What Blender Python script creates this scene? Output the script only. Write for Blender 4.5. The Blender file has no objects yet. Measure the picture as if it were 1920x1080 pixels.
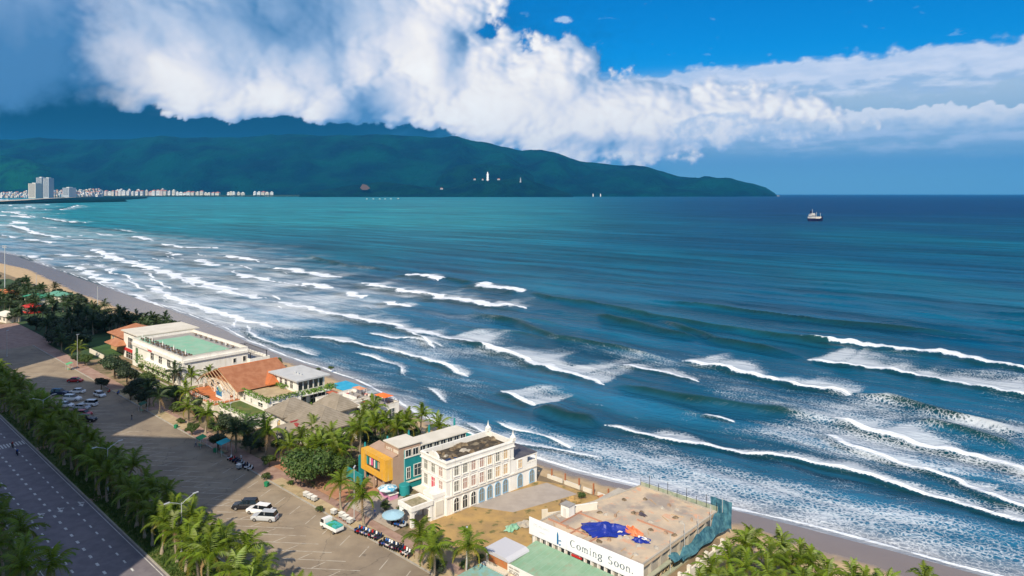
import bpy, math, random
import numpy as np
from mathutils import Vector, Matrix, noise as mnoise
random.seed(7)
rad = math.radians
scene = bpy.context.scene
COL = scene.collection
# ------------------------------------------------------------------ camera
F, HOR, H = 1300.0, 363.0, 60.0
cam = bpy.data.cameras.new('camera'); camo = bpy.data.objects.new('camera', cam); COL.objects.link(camo)
camo.location = (0, 0, H); camo.rotation_euler = (rad(90), 0, 0)
cam.sensor_width = 36.0; cam.lens = 36.0 * F / 1920.0; cam.shift_y = -(540 - HOR) / 1920.0
cam.clip_start = 1.0; cam.clip_end = 400000.0
scene.camera = camo
# ------------------------------------------------------------------ node helper
class NT:
    def __init__(s, nt): s.nt = nt
    def n(s, t, **kw):
        nd = s.nt.nodes.new(t)
        for k, v in kw.items(): setattr(nd, k, v)
        return nd
    def put(s, sock, v):
        if v is None: return
        if isinstance(v, bpy.types.NodeSocket): s.nt.links.new(v, sock)
        else:
            try: sock.default_value = v
            except Exception: sock.default_value = tuple(v) + (1.0,)
    def m(s, op, a, b=None, c=None, clamp=False):
        nd = s.n('ShaderNodeMath', operation=op); nd.use_clamp = clamp
        for i, v in enumerate((a, b, c)): s.put(nd.inputs[i], v)
        return nd.outputs[0]
    def v(s, op, a, b=None, sc=None):
        nd = s.n('ShaderNodeVectorMath', operation=op)
        s.put(nd.inputs[0], a); s.put(nd.inputs[1], b)
        if sc is not None: s.put(nd.inputs['Scale'], sc)
        return nd.outputs['Value'] if op in ('LENGTH', 'DOT_PRODUCT', 'DISTANCE') else nd.outputs[0]
    def ss(s, x, a, b):                 # smoothstep
        nd = s.n('ShaderNodeMapRange', interpolation_type='SMOOTHSTEP')
        s.put(nd.inputs[0], x); nd.inputs[1].default_value = a; nd.inputs[2].default_value = b
        return nd.outputs[0]
    def mr(s, x, a, b, c, d):
        nd = s.n('ShaderNodeMapRange'); s.put(nd.inputs[0], x)
        for i, q in enumerate((a, b, c, d)): nd.inputs[i+1].default_value = q
        return nd.outputs[0]
    def mix(s, f, a, b, mode='MIX'):
        nd = s.n('ShaderNodeMix', data_type='RGBA', blend_type=mode)
        s.put(nd.inputs[0], f); s.put(nd.inputs[6], a); s.put(nd.inputs[7], b)
        return nd.outputs[2]
    def noise(s, vec, scale, detail=4, rough=0.55, dist=0.0, out=0, dim='3D'):
        nd = s.n('ShaderNodeTexNoise'); nd.noise_dimensions = dim
        s.put(nd.inputs['Vector'], vec); nd.inputs['Scale'].default_value = scale
        nd.inputs['Detail'].default_value = detail; nd.inputs['Roughness'].default_value = rough
        nd.inputs['Distortion'].default_value = dist
        return nd.outputs[out]
    def xyz(s, vec):
        nd = s.n('ShaderNodeSeparateXYZ'); s.put(nd.inputs[0], vec); return nd.outputs
    def comb(s, x, y, z=0.0):
        nd = s.n('ShaderNodeCombineXYZ')
        for i, q in enumerate((x, y, z)): s.put(nd.inputs[i], q)
        return nd.outputs[0]
def rgb(r, g, b):                       # sRGB 0..255 -> linear
    f = lambda c: (c/255/12.92) if c/255 <= 0.04045 else ((c/255+0.055)/1.055)**2.4
    return (f(r), f(g), f(b), 1.0)
# ------------------------------------------------------------------ sun and sky
SUN_EL = rad(40); SH = Vector((0.194, 0.981, 0)).normalized()     # direction shadows fall on the ground
sun = bpy.data.lights.new('sun', 'SUN'); sun.energy = 4.8; sun.angle = rad(0.53); sun.color = (1.0, 0.88, 0.68)
suno = bpy.data.objects.new('sun', sun); COL.objects.link(suno)
sdir = Vector((SH.x*math.cos(SUN_EL), SH.y*math.cos(SUN_EL), -math.sin(SUN_EL)))
suno.rotation_euler = sdir.to_track_quat('-Z', 'Y').to_euler(); suno.location = (-30, -60, 150)

world = bpy.data.worlds.new('World'); scene.world = world; world.use_nodes = True
wt = world.node_tree; wt.nodes.clear(); W = NT(wt)
world.cycles.sampling_method = 'MANUAL'; world.cycles.sample_map_resolution = 512
def sk(px, py):
    dx = (px-960)/F; az = math.atan(dx); el = math.atan((HOR-py)/F*math.cos(az))
    return az*1300, el*1300
def gnoise(x, y, seed=0):
    xi = np.floor(x).astype(np.int64); yi = np.floor(y).astype(np.int64); fx = x-xi; fy = y-yi
    def g(ix, iy):
        h = (ix*374761393+iy*668265263+seed*974634777) & 0xffffffff; h = ((h ^ (h >> 13))*1274126177) & 0xffffffff; h = h ^ (h >> 16)
        a = (h & 0xffff)/65535.0*2*np.pi; return np.cos(a), np.sin(a)
    u = fx*fx*fx*(fx*(fx*6-15)+10); v = fy*fy*fy*(fy*(fy*6-15)+10)
    def dd(ix, iy, ax, ay): gx, gy = g(ix, iy); return gx*ax+gy*ay
    n0 = dd(xi, yi, fx, fy)*(1-u)+dd(xi+1, yi, fx-1, fy)*u; n1 = dd(xi, yi+1, fx, fy-1)*(1-u)+dd(xi+1, yi+1, fx-1, fy-1)*u
    return (n0*(1-v)+n1*v)*1.5
def gfbm(x, y, o=5, r=0.5, seed=0):
    s_ = 0; a_ = 1.0; t_ = 0
    for k in range(o): s_ = s_+a_*gnoise(x*2.03**k, y*2.03**k, seed+k); t_ += a_; a_ *= r
    return s_/t_
def worley(x, y, seed=0):
    xi = np.floor(x).astype(np.int64); yi = np.floor(y).astype(np.int64); best = np.full(x.shape, 9.0)
    for dx in (-1, 0, 1):
        for dy in (-1, 0, 1):
            ix = xi+dx; iy = yi+dy
            h = (ix*374761393+iy*668265263+seed*362437) & 0xffffffff; h = ((h ^ (h >> 13))*1274126177) & 0xffffffff; h = h ^ (h >> 16)
            px = ix+(h & 0xff)/255.0; py = iy+((h >> 8) & 0xff)/255.0
            d = np.hypot(px-x, py-y); best = np.minimum(best, d)
    return best
def blur(a, k):
    for _ in range(2):
        for ax in (0, 1):
            c = np.cumsum(np.concatenate([np.repeat(np.take(a, [0], ax), k+1, ax), a, np.repeat(np.take(a, [-1], ax), k, ax)], ax), ax)
            n = a.shape[ax]; a = (np.take(c, range(2*k+1, 2*k+1+n), ax)-np.take(c, range(0, n), ax))/(2*k+1)
    return a
def build_sky():
    tc = W.n('ShaderNodeTexCoord'); d = tc.outputs['Generated']; x, y, z = W.xyz(d)
    el = W.m('MULTIPLY', W.m('ARCSINE', z), 1300.0)
    sky = W.n('ShaderNodeTexSky', sky_type='NISHITA'); sky.sun_disc = False
    sky.sun_elevation = SUN_EL; sky.sun_rotation = math.atan2(-SH.x, -SH.y)
    sky.altitude = 60; sky.air_density = 1.0; sky.dust_density = 0.4; sky.ozone_density = 3.0
    base = W.v('SCALE', sky.outputs[0], sc=0.075)
    hsv = W.n('ShaderNodeHueSaturation'); hsv.inputs['Saturation'].default_value = 1.75
    W.put(hsv.inputs['Color'], base)
    col = W.v('MULTIPLY', hsv.outputs[0], (0.55, 1.0, 1.15))
    low = W.m('SUBTRACT', 1.0, W.ss(el, 10, 260))
    col = W.mix(W.m('MULTIPLY', low, 0.85), col, rgb(98, 146, 184))
    oc = W.m('MULTIPLY', W.ss(W.noise(d, 2.2, 5, .55), .46, .60), W.m('MAXIMUM', W.ss(el, 560, 800), W.ss(W.m('MULTIPLY', y, -1.0), -.55, -.35)))
    oc = W.m('MULTIPLY', oc, W.ss(el, 30, 200))
    col = W.mix(W.m('MULTIPLY', oc, 0.8), col, rgb(222, 228, 240))
    bg = W.n('ShaderNodeBackground'); W.put(bg.inputs[0], col); bg.inputs[1].default_value = 1.0
    out = W.n('ShaderNodeOutputWorld'); W.nt.links.new(bg.outputs[0], out.inputs[0])
ELL = [(255,75,95,85),(360,140,165,85),(470,60,150,95),(300,160,80,50),(530,165,85,60),(330,40,170,80),(150,-20,120,40),(560,20,110,70),
       (700,30,150,85),(800,60,110,90),(690,120,75,55),(760,180,90,66),(840,130,110,80),(860,20,40,45),(880,-30,60,40),(480,-60,300,90),
       (980,190,150,75),(1050,150,62,58),(1000,130,40,40),(930,215,160,48),(1120,215,120,55),(1220,250,75,40),(1180,215,110,36),
       (1080,250,120,34),(1300,215,150,26),(920,95,40,36),(1200,190,110,26),
       (40,60,110,160),(-80,120,150,140),(10,10,110,60),(600,100,70,95),(650,190,70,60),(-300,80,200,160)]
def build_clouds():
    """cloud bank over the bay, on a shell 300 km out, north of the camera"""
    nu, nv = 1000, 300
    us = np.linspace(-1150, 1150, nu); vv = np.concatenate([np.linspace(-8, 420, nv-30), np.linspace(425, 700, 30)])
    U, V = np.meshgrid(us, vv)
    wx = gfbm(U/95, V/80, 3, .45, 1)*30; wy = gfbm(U/95, V/80, 3, .45, 11)*22
    qx, qy = U+wx, V+wy
    bil = 0; am = 1.0; fr = 1/58.0
    for k in range(5): bil = bil+am*(0.48-worley((U+wx*.35)*fr+7*k, (V+wy*.35)*fr*1.1, 40+k)); am *= .52; fr *= 2.15
    fine = gfbm(U/22, V/20, 5, .6, 5)
    def field(ells, k=14.0):
        F_ = None
        for (a, b, rx, ry) in ells:
            cx, cy = sk(a, b); d = (1-np.hypot((qx-cx)/rx, (qy-cy)/ry))*min(rx, ry)*.85
            if F_ is None: F_ = d
            else: h = np.maximum(k-np.abs(F_-d), 0)/k; F_ = np.maximum(F_, d)+h*h*k*.25
        return F_
    D0 = field(ELL)
    SS = lambda x, a, b: (lambda t: t*t*(3-2*t))(np.clip((x-a)/(b-a), 0, 1))
    holes = [(868,92,22,42),(905,62,22,20),(150,225,90,50)]
    for (a, b, rx, ry) in holes:
        cx, cy = sk(a, b); D0 = D0-34*np.exp(-(((qx-cx)/rx)**2+((qy-cy)/ry)**2))
    D0 = D0-70*(1-SS(V+bil*16, 112, 142))*(1-SS(U, -230, -60))
    D = D0+14+bil*25+fine*8
    azl = SS(-U, 560, 760)                       # soft grey cloud at far left
    alpha = SS(D, -3, 9)*(1-azl)+SS(D0+fine*20+bil*10, -35, 60)*azl*.8
    veilp = 0
    R = 34.0; hgt = R*(1-np.exp(-np.maximum(D, -20)/R))+.10*np.maximum(D0, 0)
    gy, gx = np.gradient(blur(hgt, 1), vv, us); gy2, gx2 = np.gradient(blur(hgt, 8), vv, us)
    gx = gx*.72+gx2*.9; gy = gy*.72+gy2*.6
    n = np.sqrt(gx*gx+gy*gy+1.0); L = np.array([-.42, -.10, .90]); L = L/np.linalg.norm(L)
    lam = (-gx*L[0]-gy*L[1]+L[2])/n
    ao = np.clip((hgt-blur(hgt, 10))/22, -1, 1)
    shade = np.zeros_like(U)
    for (a, b, rx, ry, k) in [(520,20,240,120,.72),(690,205,78,62,.72),(230,20,200,85,.45),(846,105,40,80,.30),(1150,270,150,22,.35),(900,262,120,14,.3),(0,130,190,210,.9),(600,80,60,100,.45),(1060,205,60,60,.12),(380,40,150,50,.25)]:
        cx, cy = sk(a, b); e = np.hypot((qx-cx)/rx, (qy-cy)/ry); shade = np.maximum(shade, k*(1-SS(e, .1, 1.35)))
    edgeshade = SS(20-V, -95, -60)*0
    b = .98*np.clip(lam, 0, 1)**.9+.13*ao-shade+.10*gfbm(U/60, V/60, 4, .5, 77)
    b = b-.25*SS(-D, -14, 2)*SS(sk(0, 215)[1]-V, -10, 40)
    b = np.clip(b, 0, 1)
    stops = [0, .28, .50, .70, .86, 1.0]
    cols = np.array([rgb(84,132,178)[:3], rgb(132,164,202)[:3], rgb(182,198,222)[:3], rgb(222,224,234)[:3], rgb(247,243,240)[:3], rgb(255,253,249)[:3]])
    C = np.stack([np.interp(b, stops, cols[:, i]) for i in range(3)], -1)
    # --- layers behind the cumulus
    st = gfbm(U/70, V/16, 5, .55, 21)*.5+.5; e1 = gfbm(U/60, V/34, 5, .55, 31)
    wl = worley(qx/30, qy/22, 61)
    Lr = np.zeros(U.shape+(3,)); La = np.zeros(U.shape)
    def over(a, col):
        nonlocal Lr, La
        a = np.clip(a, 0, 1); Lr = Lr*(1-a[..., None])+np.array(col)*a[..., None] if np.ndim(col) == 1 else Lr*(1-a[..., None])+col*a[..., None]; La = La*(1-a)+a
    def lerp(t, c1, c2): return np.array(c1[:3])*(1-t[..., None])+np.array(c2[:3])*t[..., None]
    right = SS(U, 60, 330)
    gloom_x = 1-SS(U+e1*160, -330, 260)
    over(SS(V, 4, 60)*(1-SS(V, 165, 235))*right*.92, lerp(SS(V, 50, 190), rgb(112, 154, 188), rgb(178, 198, 218)))
    topb = V+e1*26+wl*10
    b1 = SS(topb, 158, 180)*(1-SS(topb+U*-.028, 210, 224))*SS(U+e1*160, 40, 300)
    over(b1*(.55+.45*st), lerp(SS(st, .35, .7), rgb(158, 186, 220), rgb(212, 221, 238)))
    over(SS(topb, 188, 200)*(1-SS(topb+U*-.028, 210, 219))*SS(U+e1*160, 120, 400)*.6, rgb(214, 222, 240)[:3])
    puff = V+e1*13-(.45-worley(U/26, V/22, 71))*18-(.45-worley(U/11, V/10, 72))*7
    b2 = (1-SS(puff, 137, 141))*SS(V, 45, 128)*SS(U, 100, 200)
    over(b2*(.62+.38*st), lerp(SS(puff+st*14, 100, 140), rgb(160, 189, 224), rgb(232, 234, 242)))
    b3 = (1-SS(V+e1*20, 96, 112))*SS(V+e1*20, 56, 92)*SS(U, 330, 520)
    over(b3*SS(st, .35, .65)*.6, rgb(196, 210, 234)[:3])
    wis = SS(gfbm(U/48+9, V/22, 6, .6, 91), .34, .62)*SS(V, 205, 235)*(1-SS(V, 330, 420))
    over(wis*.3, rgb(175, 206, 240)[:3])
    tuft = np.exp(-((U-96)/22)**2-((V-sk(1035, 38)[1])/7)**2)+.0; tuft = SS(tuft+fine*.7, .35, .8)
    over(tuft*.75, rgb(200, 220, 245)[:3])
    # storm gloom over the mountain
    gy_ = 1-SS(V+e1*40, 70, 330); gl = gloom_x*np.clip(gy_*1.25, 0, 1)
    over(gloom_x*.85*(1-SS(V, 270, 460)), rgb(10, 92, 150)[:3])
    over(gl, lerp(SS(V, 100, 230), rgb(0, 38, 52), rgb(4, 68, 110)))
    over((1-SS(U+e1*120, 60, 330))*SS(U+e1*120, -200, 60)*(1-SS(V, 84, 130))*.8, rgb(40, 120, 176)[:3])
    # base scud under the bank
    over(SS(D0+bil*22+fine*20, -22, 0)*(1-SS(V, sk(0, 60)[1], 400))*(.10+.3*SS(U, -150, 100))*(1-right*.6), rgb(50, 116, 168)[:3])
    over(alpha, C)
    small = [(1400,244,80,13),(1330,262,44,12),(1470,256,30,8),(1350,232,50,10)]
    d2 = field(small, 6)+4+bil*13+fine*5; a2 = SS(d2, -2, 6)
    over(a2*.9, lerp(SS(d2+V*0, 0, 14)*.7+.3*SS(fine, -.2, .4), rgb(170, 194, 226), rgb(240, 238, 240)))
    fade = SS(700-V, 0, 200)*SS(1150-np.abs(U), 0, 130)*SS(V, -6, 2); Lc = np.clip(Lr/np.maximum(La, 1e-3)[..., None], 0, 1); La = La*fade
    az = U/1300; el_ = V/1300; Rr = 300000.0
    co = np.stack([Rr*np.sin(az)*np.cos(el_), Rr*np.cos(az)*np.cos(el_), H+Rr*np.sin(el_)], -1).reshape(-1, 3)
    nvv = len(vv); idx = np.arange(nvv*nu).reshape(nvv, nu); q = np.stack([idx[:-1, :-1], idx[:-1, 1:], idx[1:, 1:], idx[1:, :-1]], -1).reshape(-1, 4)
    me = bpy.data.meshes.new('sky'); me.vertices.add(len(co)); me.vertices.foreach_set('co', co.ravel())
    me.loops.add(q.size); me.loops.foreach_set('vertex_index', q.ravel().astype(np.int32)); me.polygons.add(len(q))
    me.polygons.foreach_set('loop_start', np.arange(0, q.size, 4, dtype=np.int32)); me.update(calc_edges=True)
    at = me.attributes.new('cloud', 'FLOAT_COLOR', 'POINT'); at.data.foreach_set('color', np.concatenate([Lc, La[..., None]], -1).astype(np.float32).ravel())
    m = bpy.data.materials.new('cloud_bank'); m.use_nodes = True; nt = m.node_tree; nt.nodes.clear(); N = NT(nt)
    a_ = N.n('ShaderNodeAttribute'); a_.attribute_name = 'cloud'; em = N.n('ShaderNodeEmission'); N.put(em.inputs[0], a_.outputs['Color']); em.inputs[1].default_value = 0.86
    tr = N.n('ShaderNodeBsdfTransparent'); mx = N.n('ShaderNodeMixShader'); N.put(mx.inputs[0], a_.outputs['Alpha'])
    nt.links.new(tr.outputs[0], mx.inputs[1]); nt.links.new(em.outputs[0], mx.inputs[2])
    out = N.n('ShaderNodeOutputMaterial'); nt.links.new(mx.outputs[0], out.inputs[0]); me.materials.append(m); m.cycles.emission_sampling = 'NONE'
    o = bpy.data.objects.new('sky', me); COL.objects.link(o); o['kind'] = 'structure'
build_sky()
vs = scene.view_settings; vs.view_transform = 'Standard'; vs.look = 'None'; vs.exposure = 0.35; vs.gamma = 1.0; vs.use_curve_mapping = False
scene.cycles.max_bounces = 6; scene.cycles.volume_bounces = 0; scene.cycles.transparent_max_bounces = 12
# ------------------------------------------------------------------ frames of reference
AU = rad(-43.0); UX, UY = math.cos(AU), math.sin(AU); VX, VY = -math.sin(AU), math.cos(AU); RX, RY = -97.7, 149.4
def S(u, v, z=0.0): return Vector((RX+u*UX+v*VX, RY+u*UY+v*VY, z))          # street frame: u along the avenue, v towards the sea
def P3(px, py, z=0.0):
    Y = (H-z)*F/(py-HOR); return Vector(((px-960)/F*Y, Y, z))
def toUV(p): dx, dy = p.x-RX, p.y-RY; return dx*UX+dy*UY, dx*VX+dy*VY
def UV(px, py, z=0.0): return toUV(P3(px, py, z))
SEA = -1.0
# ------------------------------------------------------------------ materials
MATS = {}
def mat(name, c, rough=0.7, c2=None, sc=1.0, bump=0.0, bsc=None, metal=0.0, spec=0.5, detail=5, lo=.35, hi=.65, trans=0.0, coords='Object', extra=None, bstr=0.4, rnd=0.0):
    if name in MATS: return MATS[name]
    m = bpy.data.materials.new(name); m.use_nodes = True; nt = m.node_tree; nt.nodes.clear(); N = NT(nt)
    bs = N.n('ShaderNodeBsdfPrincipled'); out = N.n('ShaderNodeOutputMaterial')
    tc = N.n('ShaderNodeTexCoord'); vec = tc.outputs[coords]
    if coords == 'World': pass
    col = tuple(c)+(1,) if len(c) == 3 else c
    f = None
    if c2 is not None:
        f = N.ss(N.noise(vec, sc, detail, 0.6), lo, hi)
        col = N.mix(f, col, tuple(c2)+(1,) if len(c2) == 3 else c2)
    if rnd:
        oi = N.n('ShaderNodeObjectInfo'); h = N.n('ShaderNodeHueSaturation'); N.put(h.inputs['Color'], col)
        N.put(h.inputs['Value'], N.mr(oi.outputs['Random'], 0, 1, 1-rnd, 1+rnd)); N.put(h.inputs['Hue'], N.mr(oi.outputs['Random'], 0, 1, .5-rnd*.03, .5+rnd*.03)); col = h.outputs[0]
    if extra: col = extra(N, vec, col)
    N.put(bs.inputs['Base Color'], col); bs.inputs['Roughness'].default_value = rough; bs.inputs['Metallic'].default_value = metal
    bs.inputs['Specular IOR Level'].default_value = spec
    if bump:
        bn = N.n('ShaderNodeBump'); bn.inputs['Strength'].default_value = bstr; bn.inputs['Distance'].default_value = bump
        N.put(bn.inputs['Height'], N.noise(vec, bsc or sc*4, 4, .6)); nt.links.new(bn.outputs[0], bs.inputs['Normal'])
    sh = bs.outputs[0]
    if trans:
        tr = N.n('ShaderNodeBsdfTranslucent'); N.put(tr.inputs[0], col); mx = N.n('ShaderNodeMixShader'); mx.inputs[0].default_value = trans
        nt.links.new(sh, mx.inputs[1]); nt.links.new(tr.outputs[0], mx.inputs[2]); sh = mx.outputs[0]
    nt.links.new(sh, out.inputs[0]); MATS[name] = m; return m
# ------------------------------------------------------------------ mesh builder
class MB:
    def __init__(s): s.v = []; s.f = []; s.mi = []; s.m = 0
    def add(s, vs, fs):
        o = len(s.v); s.v += [tuple(q) for q in vs]
        for f in fs: s.f.append([o+i for i in f]); s.mi.append(s.m)
        return s
    def box(s, x0, x1, y0, y1, z0, z1):
        vs = [(x, y, z) for z in (z0, z1) for (x, y) in ((x0, y0), (x1, y0), (x1, y1), (x0, y1))]
        return s.add(vs, [(3,2,1,0),(4,5,6,7),(0,1,5,4),(1,2,6,5),(2,3,7,6),(3,0,4,7)])
    def prism(s, pts, a, b, ax='z'):
        n = len(pts)
        mk = {'z': lambda p, t: (p[0], p[1], t), 'y': lambda p, t: (p[0], t, p[1]), 'x': lambda p, t: (t, p[0], p[1])}[ax]
        vs = [mk(p, a) for p in pts]+[mk(p, b) for p in pts]
        fs = [tuple(range(n))[::-1], tuple(range(n, 2*n))]+[(i, (i+1) % n, n+(i+1) % n, n+i) for i in range(n)]
        return s.add(vs, fs)
    def ring(s, outer, inner, a, b, ax='z'):
        n = len(outer); mk = {'z': lambda p, t: (p[0], p[1], t), 'y': lambda p, t: (p[0], t, p[1]), 'x': lambda p, t: (t, p[0], p[1])}[ax]
        vs = [mk(p, a) for p in outer]+[mk(p, a) for p in inner]+[mk(p, b) for p in outer]+[mk(p, b) for p in inner]
        fs = []
        for i in range(n):
            j = (i+1) % n
            fs += [(i, j, n+j, n+i), (2*n+j, 2*n+i, 3*n+i, 3*n+j), (j, i, 2*n+i, 2*n+j), (n+i, n+j, 3*n+j, 3*n+i)]
        return s.add(vs, fs)
    def tube(s, pts, rs, n=6, caps=True):
        rings = []; pts = [Vector(p) for p in pts]
        if not hasattr(rs, '__len__'): rs = [rs]*len(pts)
        vs = []
        for i, p in enumerate(pts):
            d = (pts[min(i+1, len(pts)-1)]-pts[max(i-1, 0)]).normalized()
            a = d.cross(Vector((0, 0, 1))) if abs(d.z) < .95 else d.cross(Vector((1, 0, 0)))
            a.normalize(); b = d.cross(a)
            for k in range(n):
                t = 2*math.pi*k/n; vs.append(p+a*math.cos(t)*rs[i]+b*math.sin(t)*rs[i])
        fs = []
        for i in range(len(pts)-1):
            for k in range(n):
                k2 = (k+1) % n; fs.append((i*n+k, i*n+k2, (i+1)*n+k2, (i+1)*n+k))
        if caps: fs += [tuple(range(n)), tuple(range((len(pts)-1)*n, len(pts)*n))[::-1]]
        return s.add(vs, fs)
    def lathe(s, prof, n=12, c=(0, 0, 0)):
        vs = [(c[0]+r*math.cos(2*math.pi*k/n), c[1]+r*math.sin(2*math.pi*k/n), c[2]+z) for (r, z) in prof for k in range(n)]
        fs = [(i*n+k, i*n+(k+1) % n, (i+1)*n+(k+1) % n, (i+1)*n+k) for i in range(len(prof)-1) for k in range(n)]
        return s.add(vs, fs)
    def hip(s, x0, x1, y0, y1, z, h, rx=None, th=0.18):
        # hipped roof, ridge along the longer side
        w, d = x1-x0, y1-y0; i = min(w, d)/2
        if w >= d: r = [(x0+i, (y0+y1)/2, z+h), (x1-i, (y0+y1)/2, z+h)]; fs = [(0,1,5,4),(1,2,5),(2,3,4,5),(3,0,4)]
        else: r = [((x0+x1)/2, y0+i, z+h), ((x0+x1)/2, y1-i, z+h)]; fs = [(0,1,4),(1,2,5,4),(2,3,5),(3,0,4,5)]
        vs = [(x0, y0, z), (x1, y0, z), (x1, y1, z), (x0, y1, z)]+r
        s.add(vs, fs)
        return s.box(x0, x1, y0, y1, z-th, z-0.002)
    def build(s, name, mt, parent=None, smooth=False, loc=None, rz=0, mats=None, kind=None):
        me = bpy.data.meshes.new(name); me.from_pydata([tuple(q) for q in s.v], [], s.f); me.update()
        for m_ in (mats or [mt]): me.materials.append(m_)
        if mats:
            me.polygons.foreach_set('material_index', s.mi)
        if smooth: me.polygons.foreach_set('use_smooth', [True]*len(me.polygons))
        return link(name, me, parent, loc, rz, kind)
def link(name, me, parent=None, loc=None, rz=0, kind=None):
    o = bpy.data.objects.new(name, me); COL.objects.link(o)
    if parent: o.parent = parent
    if loc is not None: o.location = loc
    if rz: o.rotation_euler = (0, 0, rz)
    if kind: o['kind'] = kind
    return o
def thing(name, label, cat, loc=(0, 0, 0), rz=0, group=None):
    o = bpy.data.objects.new(name, None); COL.objects.link(o); o.location = loc; o.rotation_euler = (0, 0, rz); o.empty_display_size = .5
    o['label'] = label; o['category'] = cat
    if group: o['group'] = group
    return o
def tag(o, label, cat, group=None):
    o['label'] = label; o['category'] = cat
    if group: o['group'] = group
    return o
def copy_tree(o, parent=None):
    c = o.copy(); COL.objects.link(c); c.parent = parent
    if parent is not None: c.matrix_parent_inverse = o.matrix_parent_inverse.copy()
    for ch in list(o.children): copy_tree(ch, c)
    return c
build_clouds()
# ------------------------------------------------------------------ THE SETTING: sea
def interp(tab, x): return np.interp(x, [t[0] for t in tab], [t[1] for t in tab])
WATER = [(-6000,-700),(-2500,-60),(-1200,110),(-640,124),(-332,108),(-200,102),(-138,98),(-100,92),(-63,89),(-20,88),(5,83.5),(30,78),(55,78),(78,77.5),(100,81.5),(116,85),(135,88),(153,90),(220,98),(400,118)]
DRY = [(-6000,-740),(-2500,-100),(-1200,70),(-565,93),(-490,98),(-300,84),(-170,82),(-73,82.5),(-38,84.5),(-11,81),(14,78),(40,74),(60,73.5),(78,74.5),(100,76),(116,77),(153,79),(400,100)]
LAND = [(-6000,-800),(-2500,-150),(-1200,50),(-565,80),(-300,76),(-170,74),(-60,74),(0,73),(40,69),(78,69.5),(120,70),(200,72),(400,80)]
breakers = [ # points in photo pixels on the water plane, crest width, foam strength, trail length (m), ridge height
 ([(1480,628),(1560,645),(1680,655),(1800,672),(1920,692),(2060,715)],1.3,1.0,3,1.0),
 ([(1510,675),(1580,686),(1650,695),(1780,718),(1920,745),(2060,775)],1.1,1.0,24,1.0),
 ([(1275,678),(1340,690),(1440,712),(1500,727),(1560,735),(1600,745)],0.9,1.0,13,0.9),
 ([(1560,790),(1640,815),(1720,835),(1800,855),(1920,885),(2060,915)],1.1,1.0,12,0.8),
 ([(1535,812),(1600,840),(1700,875),(1780,900),(1850,930),(1920,952),(2050,985)],0.8,0.9,9,0.6),
 ([(1130,797),(1180,810),(1245,825),(1330,840),(1420,853),(1490,862),(1560,878),(1650,900),(1740,930),(1830,955),(1920,980),(2060,1020)],0.55,1.0,4,0.5),
 ([(1163,685),(1220,697),(1315,717)],0.6,0.9,6,0.5),
 ([(510,565),(600,585),(700,605),(790,625),(830,632)],0.8,0.9,12,0.5),
 ([(820,630),(900,650),(990,680),(1060,700),(1135,722)],0.8,1.0,18,0.6),
 ([(943,733),(975,748),(1002,762)],0.7,1.0,9,0.3),
 ([(1318,784),(1345,789),(1378,796)],0.7,1.0,2,0.5),
 ([(765,515),(830,525)],1.0,1.0,6,1.0), ([(885,534),(930,542),(985,549)],1.0,1.0,5,1.0),
 ([(670,530),(740,545),(830,560),(910,572),(990,580)],0.9,0.9,15,0.7),
 ([(517,502),(570,513),(632,522)],0.9,0.9,8,0.6), ([(437,515),(505,528)],0.9,0.8,6,0.4),([(555,532),(622,542)],0.9,0.9,5,0.4),
 ([(420,480),(480,489)],1.0,0.9,8,0.4), ([(640,548),(680,560)],0.7,0.8,5,0.3), ([(715,567),(765,576)],0.7,0.8,5,0.3),
 ([(170,467),(210,485),(280,505),(330,520),(400,540),(450,555),(505,560)],0.9,0.95,12,0.4),
 ([(275,535),(330,565),(380,580),(430,595),(480,607),(505,615)],0.7,0.95,12,0.3),
 ([(565,630),(640,640),(720,655),(790,672),(840,690),(880,708)],0.5,0.9,5,0.3),
 ([(760,622),(800,640),(812,655)],0.4,.7,6,.2),
 ([(872,791),(904,808),(960,830),(1040,842),(1090,852),(1140,860)],0.38,0.85,3,0.15),
 ([(461,608),(475,632),(500,639),(540,652),(600,668)],0.35,0.7,6,0.1),
 ([(295,457),(340,465),(410,465)],1.6,0.95,20,0.6), ([(248,443),(283,452)],1.6,0.9,14,0.5), ([(360,486),(400,500)],1.2,0.8,6,0.4),
 ([(25,423),(60,437),(105,445),(160,441)],1.8,0.9,26,0.4), ([(80,408),(120,415),(165,418)],2.5,0.9,40,0.4), ([(45,448),(100,456)],1.4,.8,18,.3),
 ([(125,450),(200,449)],1.2,0.7,12,0.3),([(40,478),(75,486),(112,486)],.8,.7,6,.1),([(100,476),(140,481),(190,482)],1.2,.75,14,.2),
 ([(150,494),(190,500),(215,509)],.7,.6,8,.1), ([(125,497),(155,507),(170,518),(200,530),(225,535)],.6,.7,5,.1), ([(245,550),(270,565),(305,577)],.5,.75,5,.1),
 ([(330,480),(300,470)],1.2,.6,8,.3),([(60,392),(110,394),(150,384)],4,.9,70,.3),([(0,396),(40,402),(70,408)],3,.8,50,.3),([(90,380),(140,374),(175,371)],9,.8,60,.2),
 ([(205,428),(260,436)],1.6,.5,20,.3), ([(0,440),(30,447)],1.5,.6,20,.3),
]
glassy = [[(985,549),(1050,565),(1120,575)],[(860,590),(960,606),(1050,640),(1150,655),(1275,680)],[(1230,600),(1340,640),(1430,655),(1510,672)],[(1597,742),(1680,757),(1750,775),(1830,795),(1930,828)],
          [(1135,722),(1250,745),(1400,770),(1480,780),(1560,790)],[(1000,765),(1060,785),(1130,798)],[(830,524),(885,534)],[(1050,560),(1250,600),(1500,640),(1700,650)],[(1700,790),(1800,812),(1930,850)],[(560,478),(650,500),(765,512)],
          [(1100,590),(1250,625),(1330,640)],[(1200,560),(1500,600),(1900,640)]]
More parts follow.
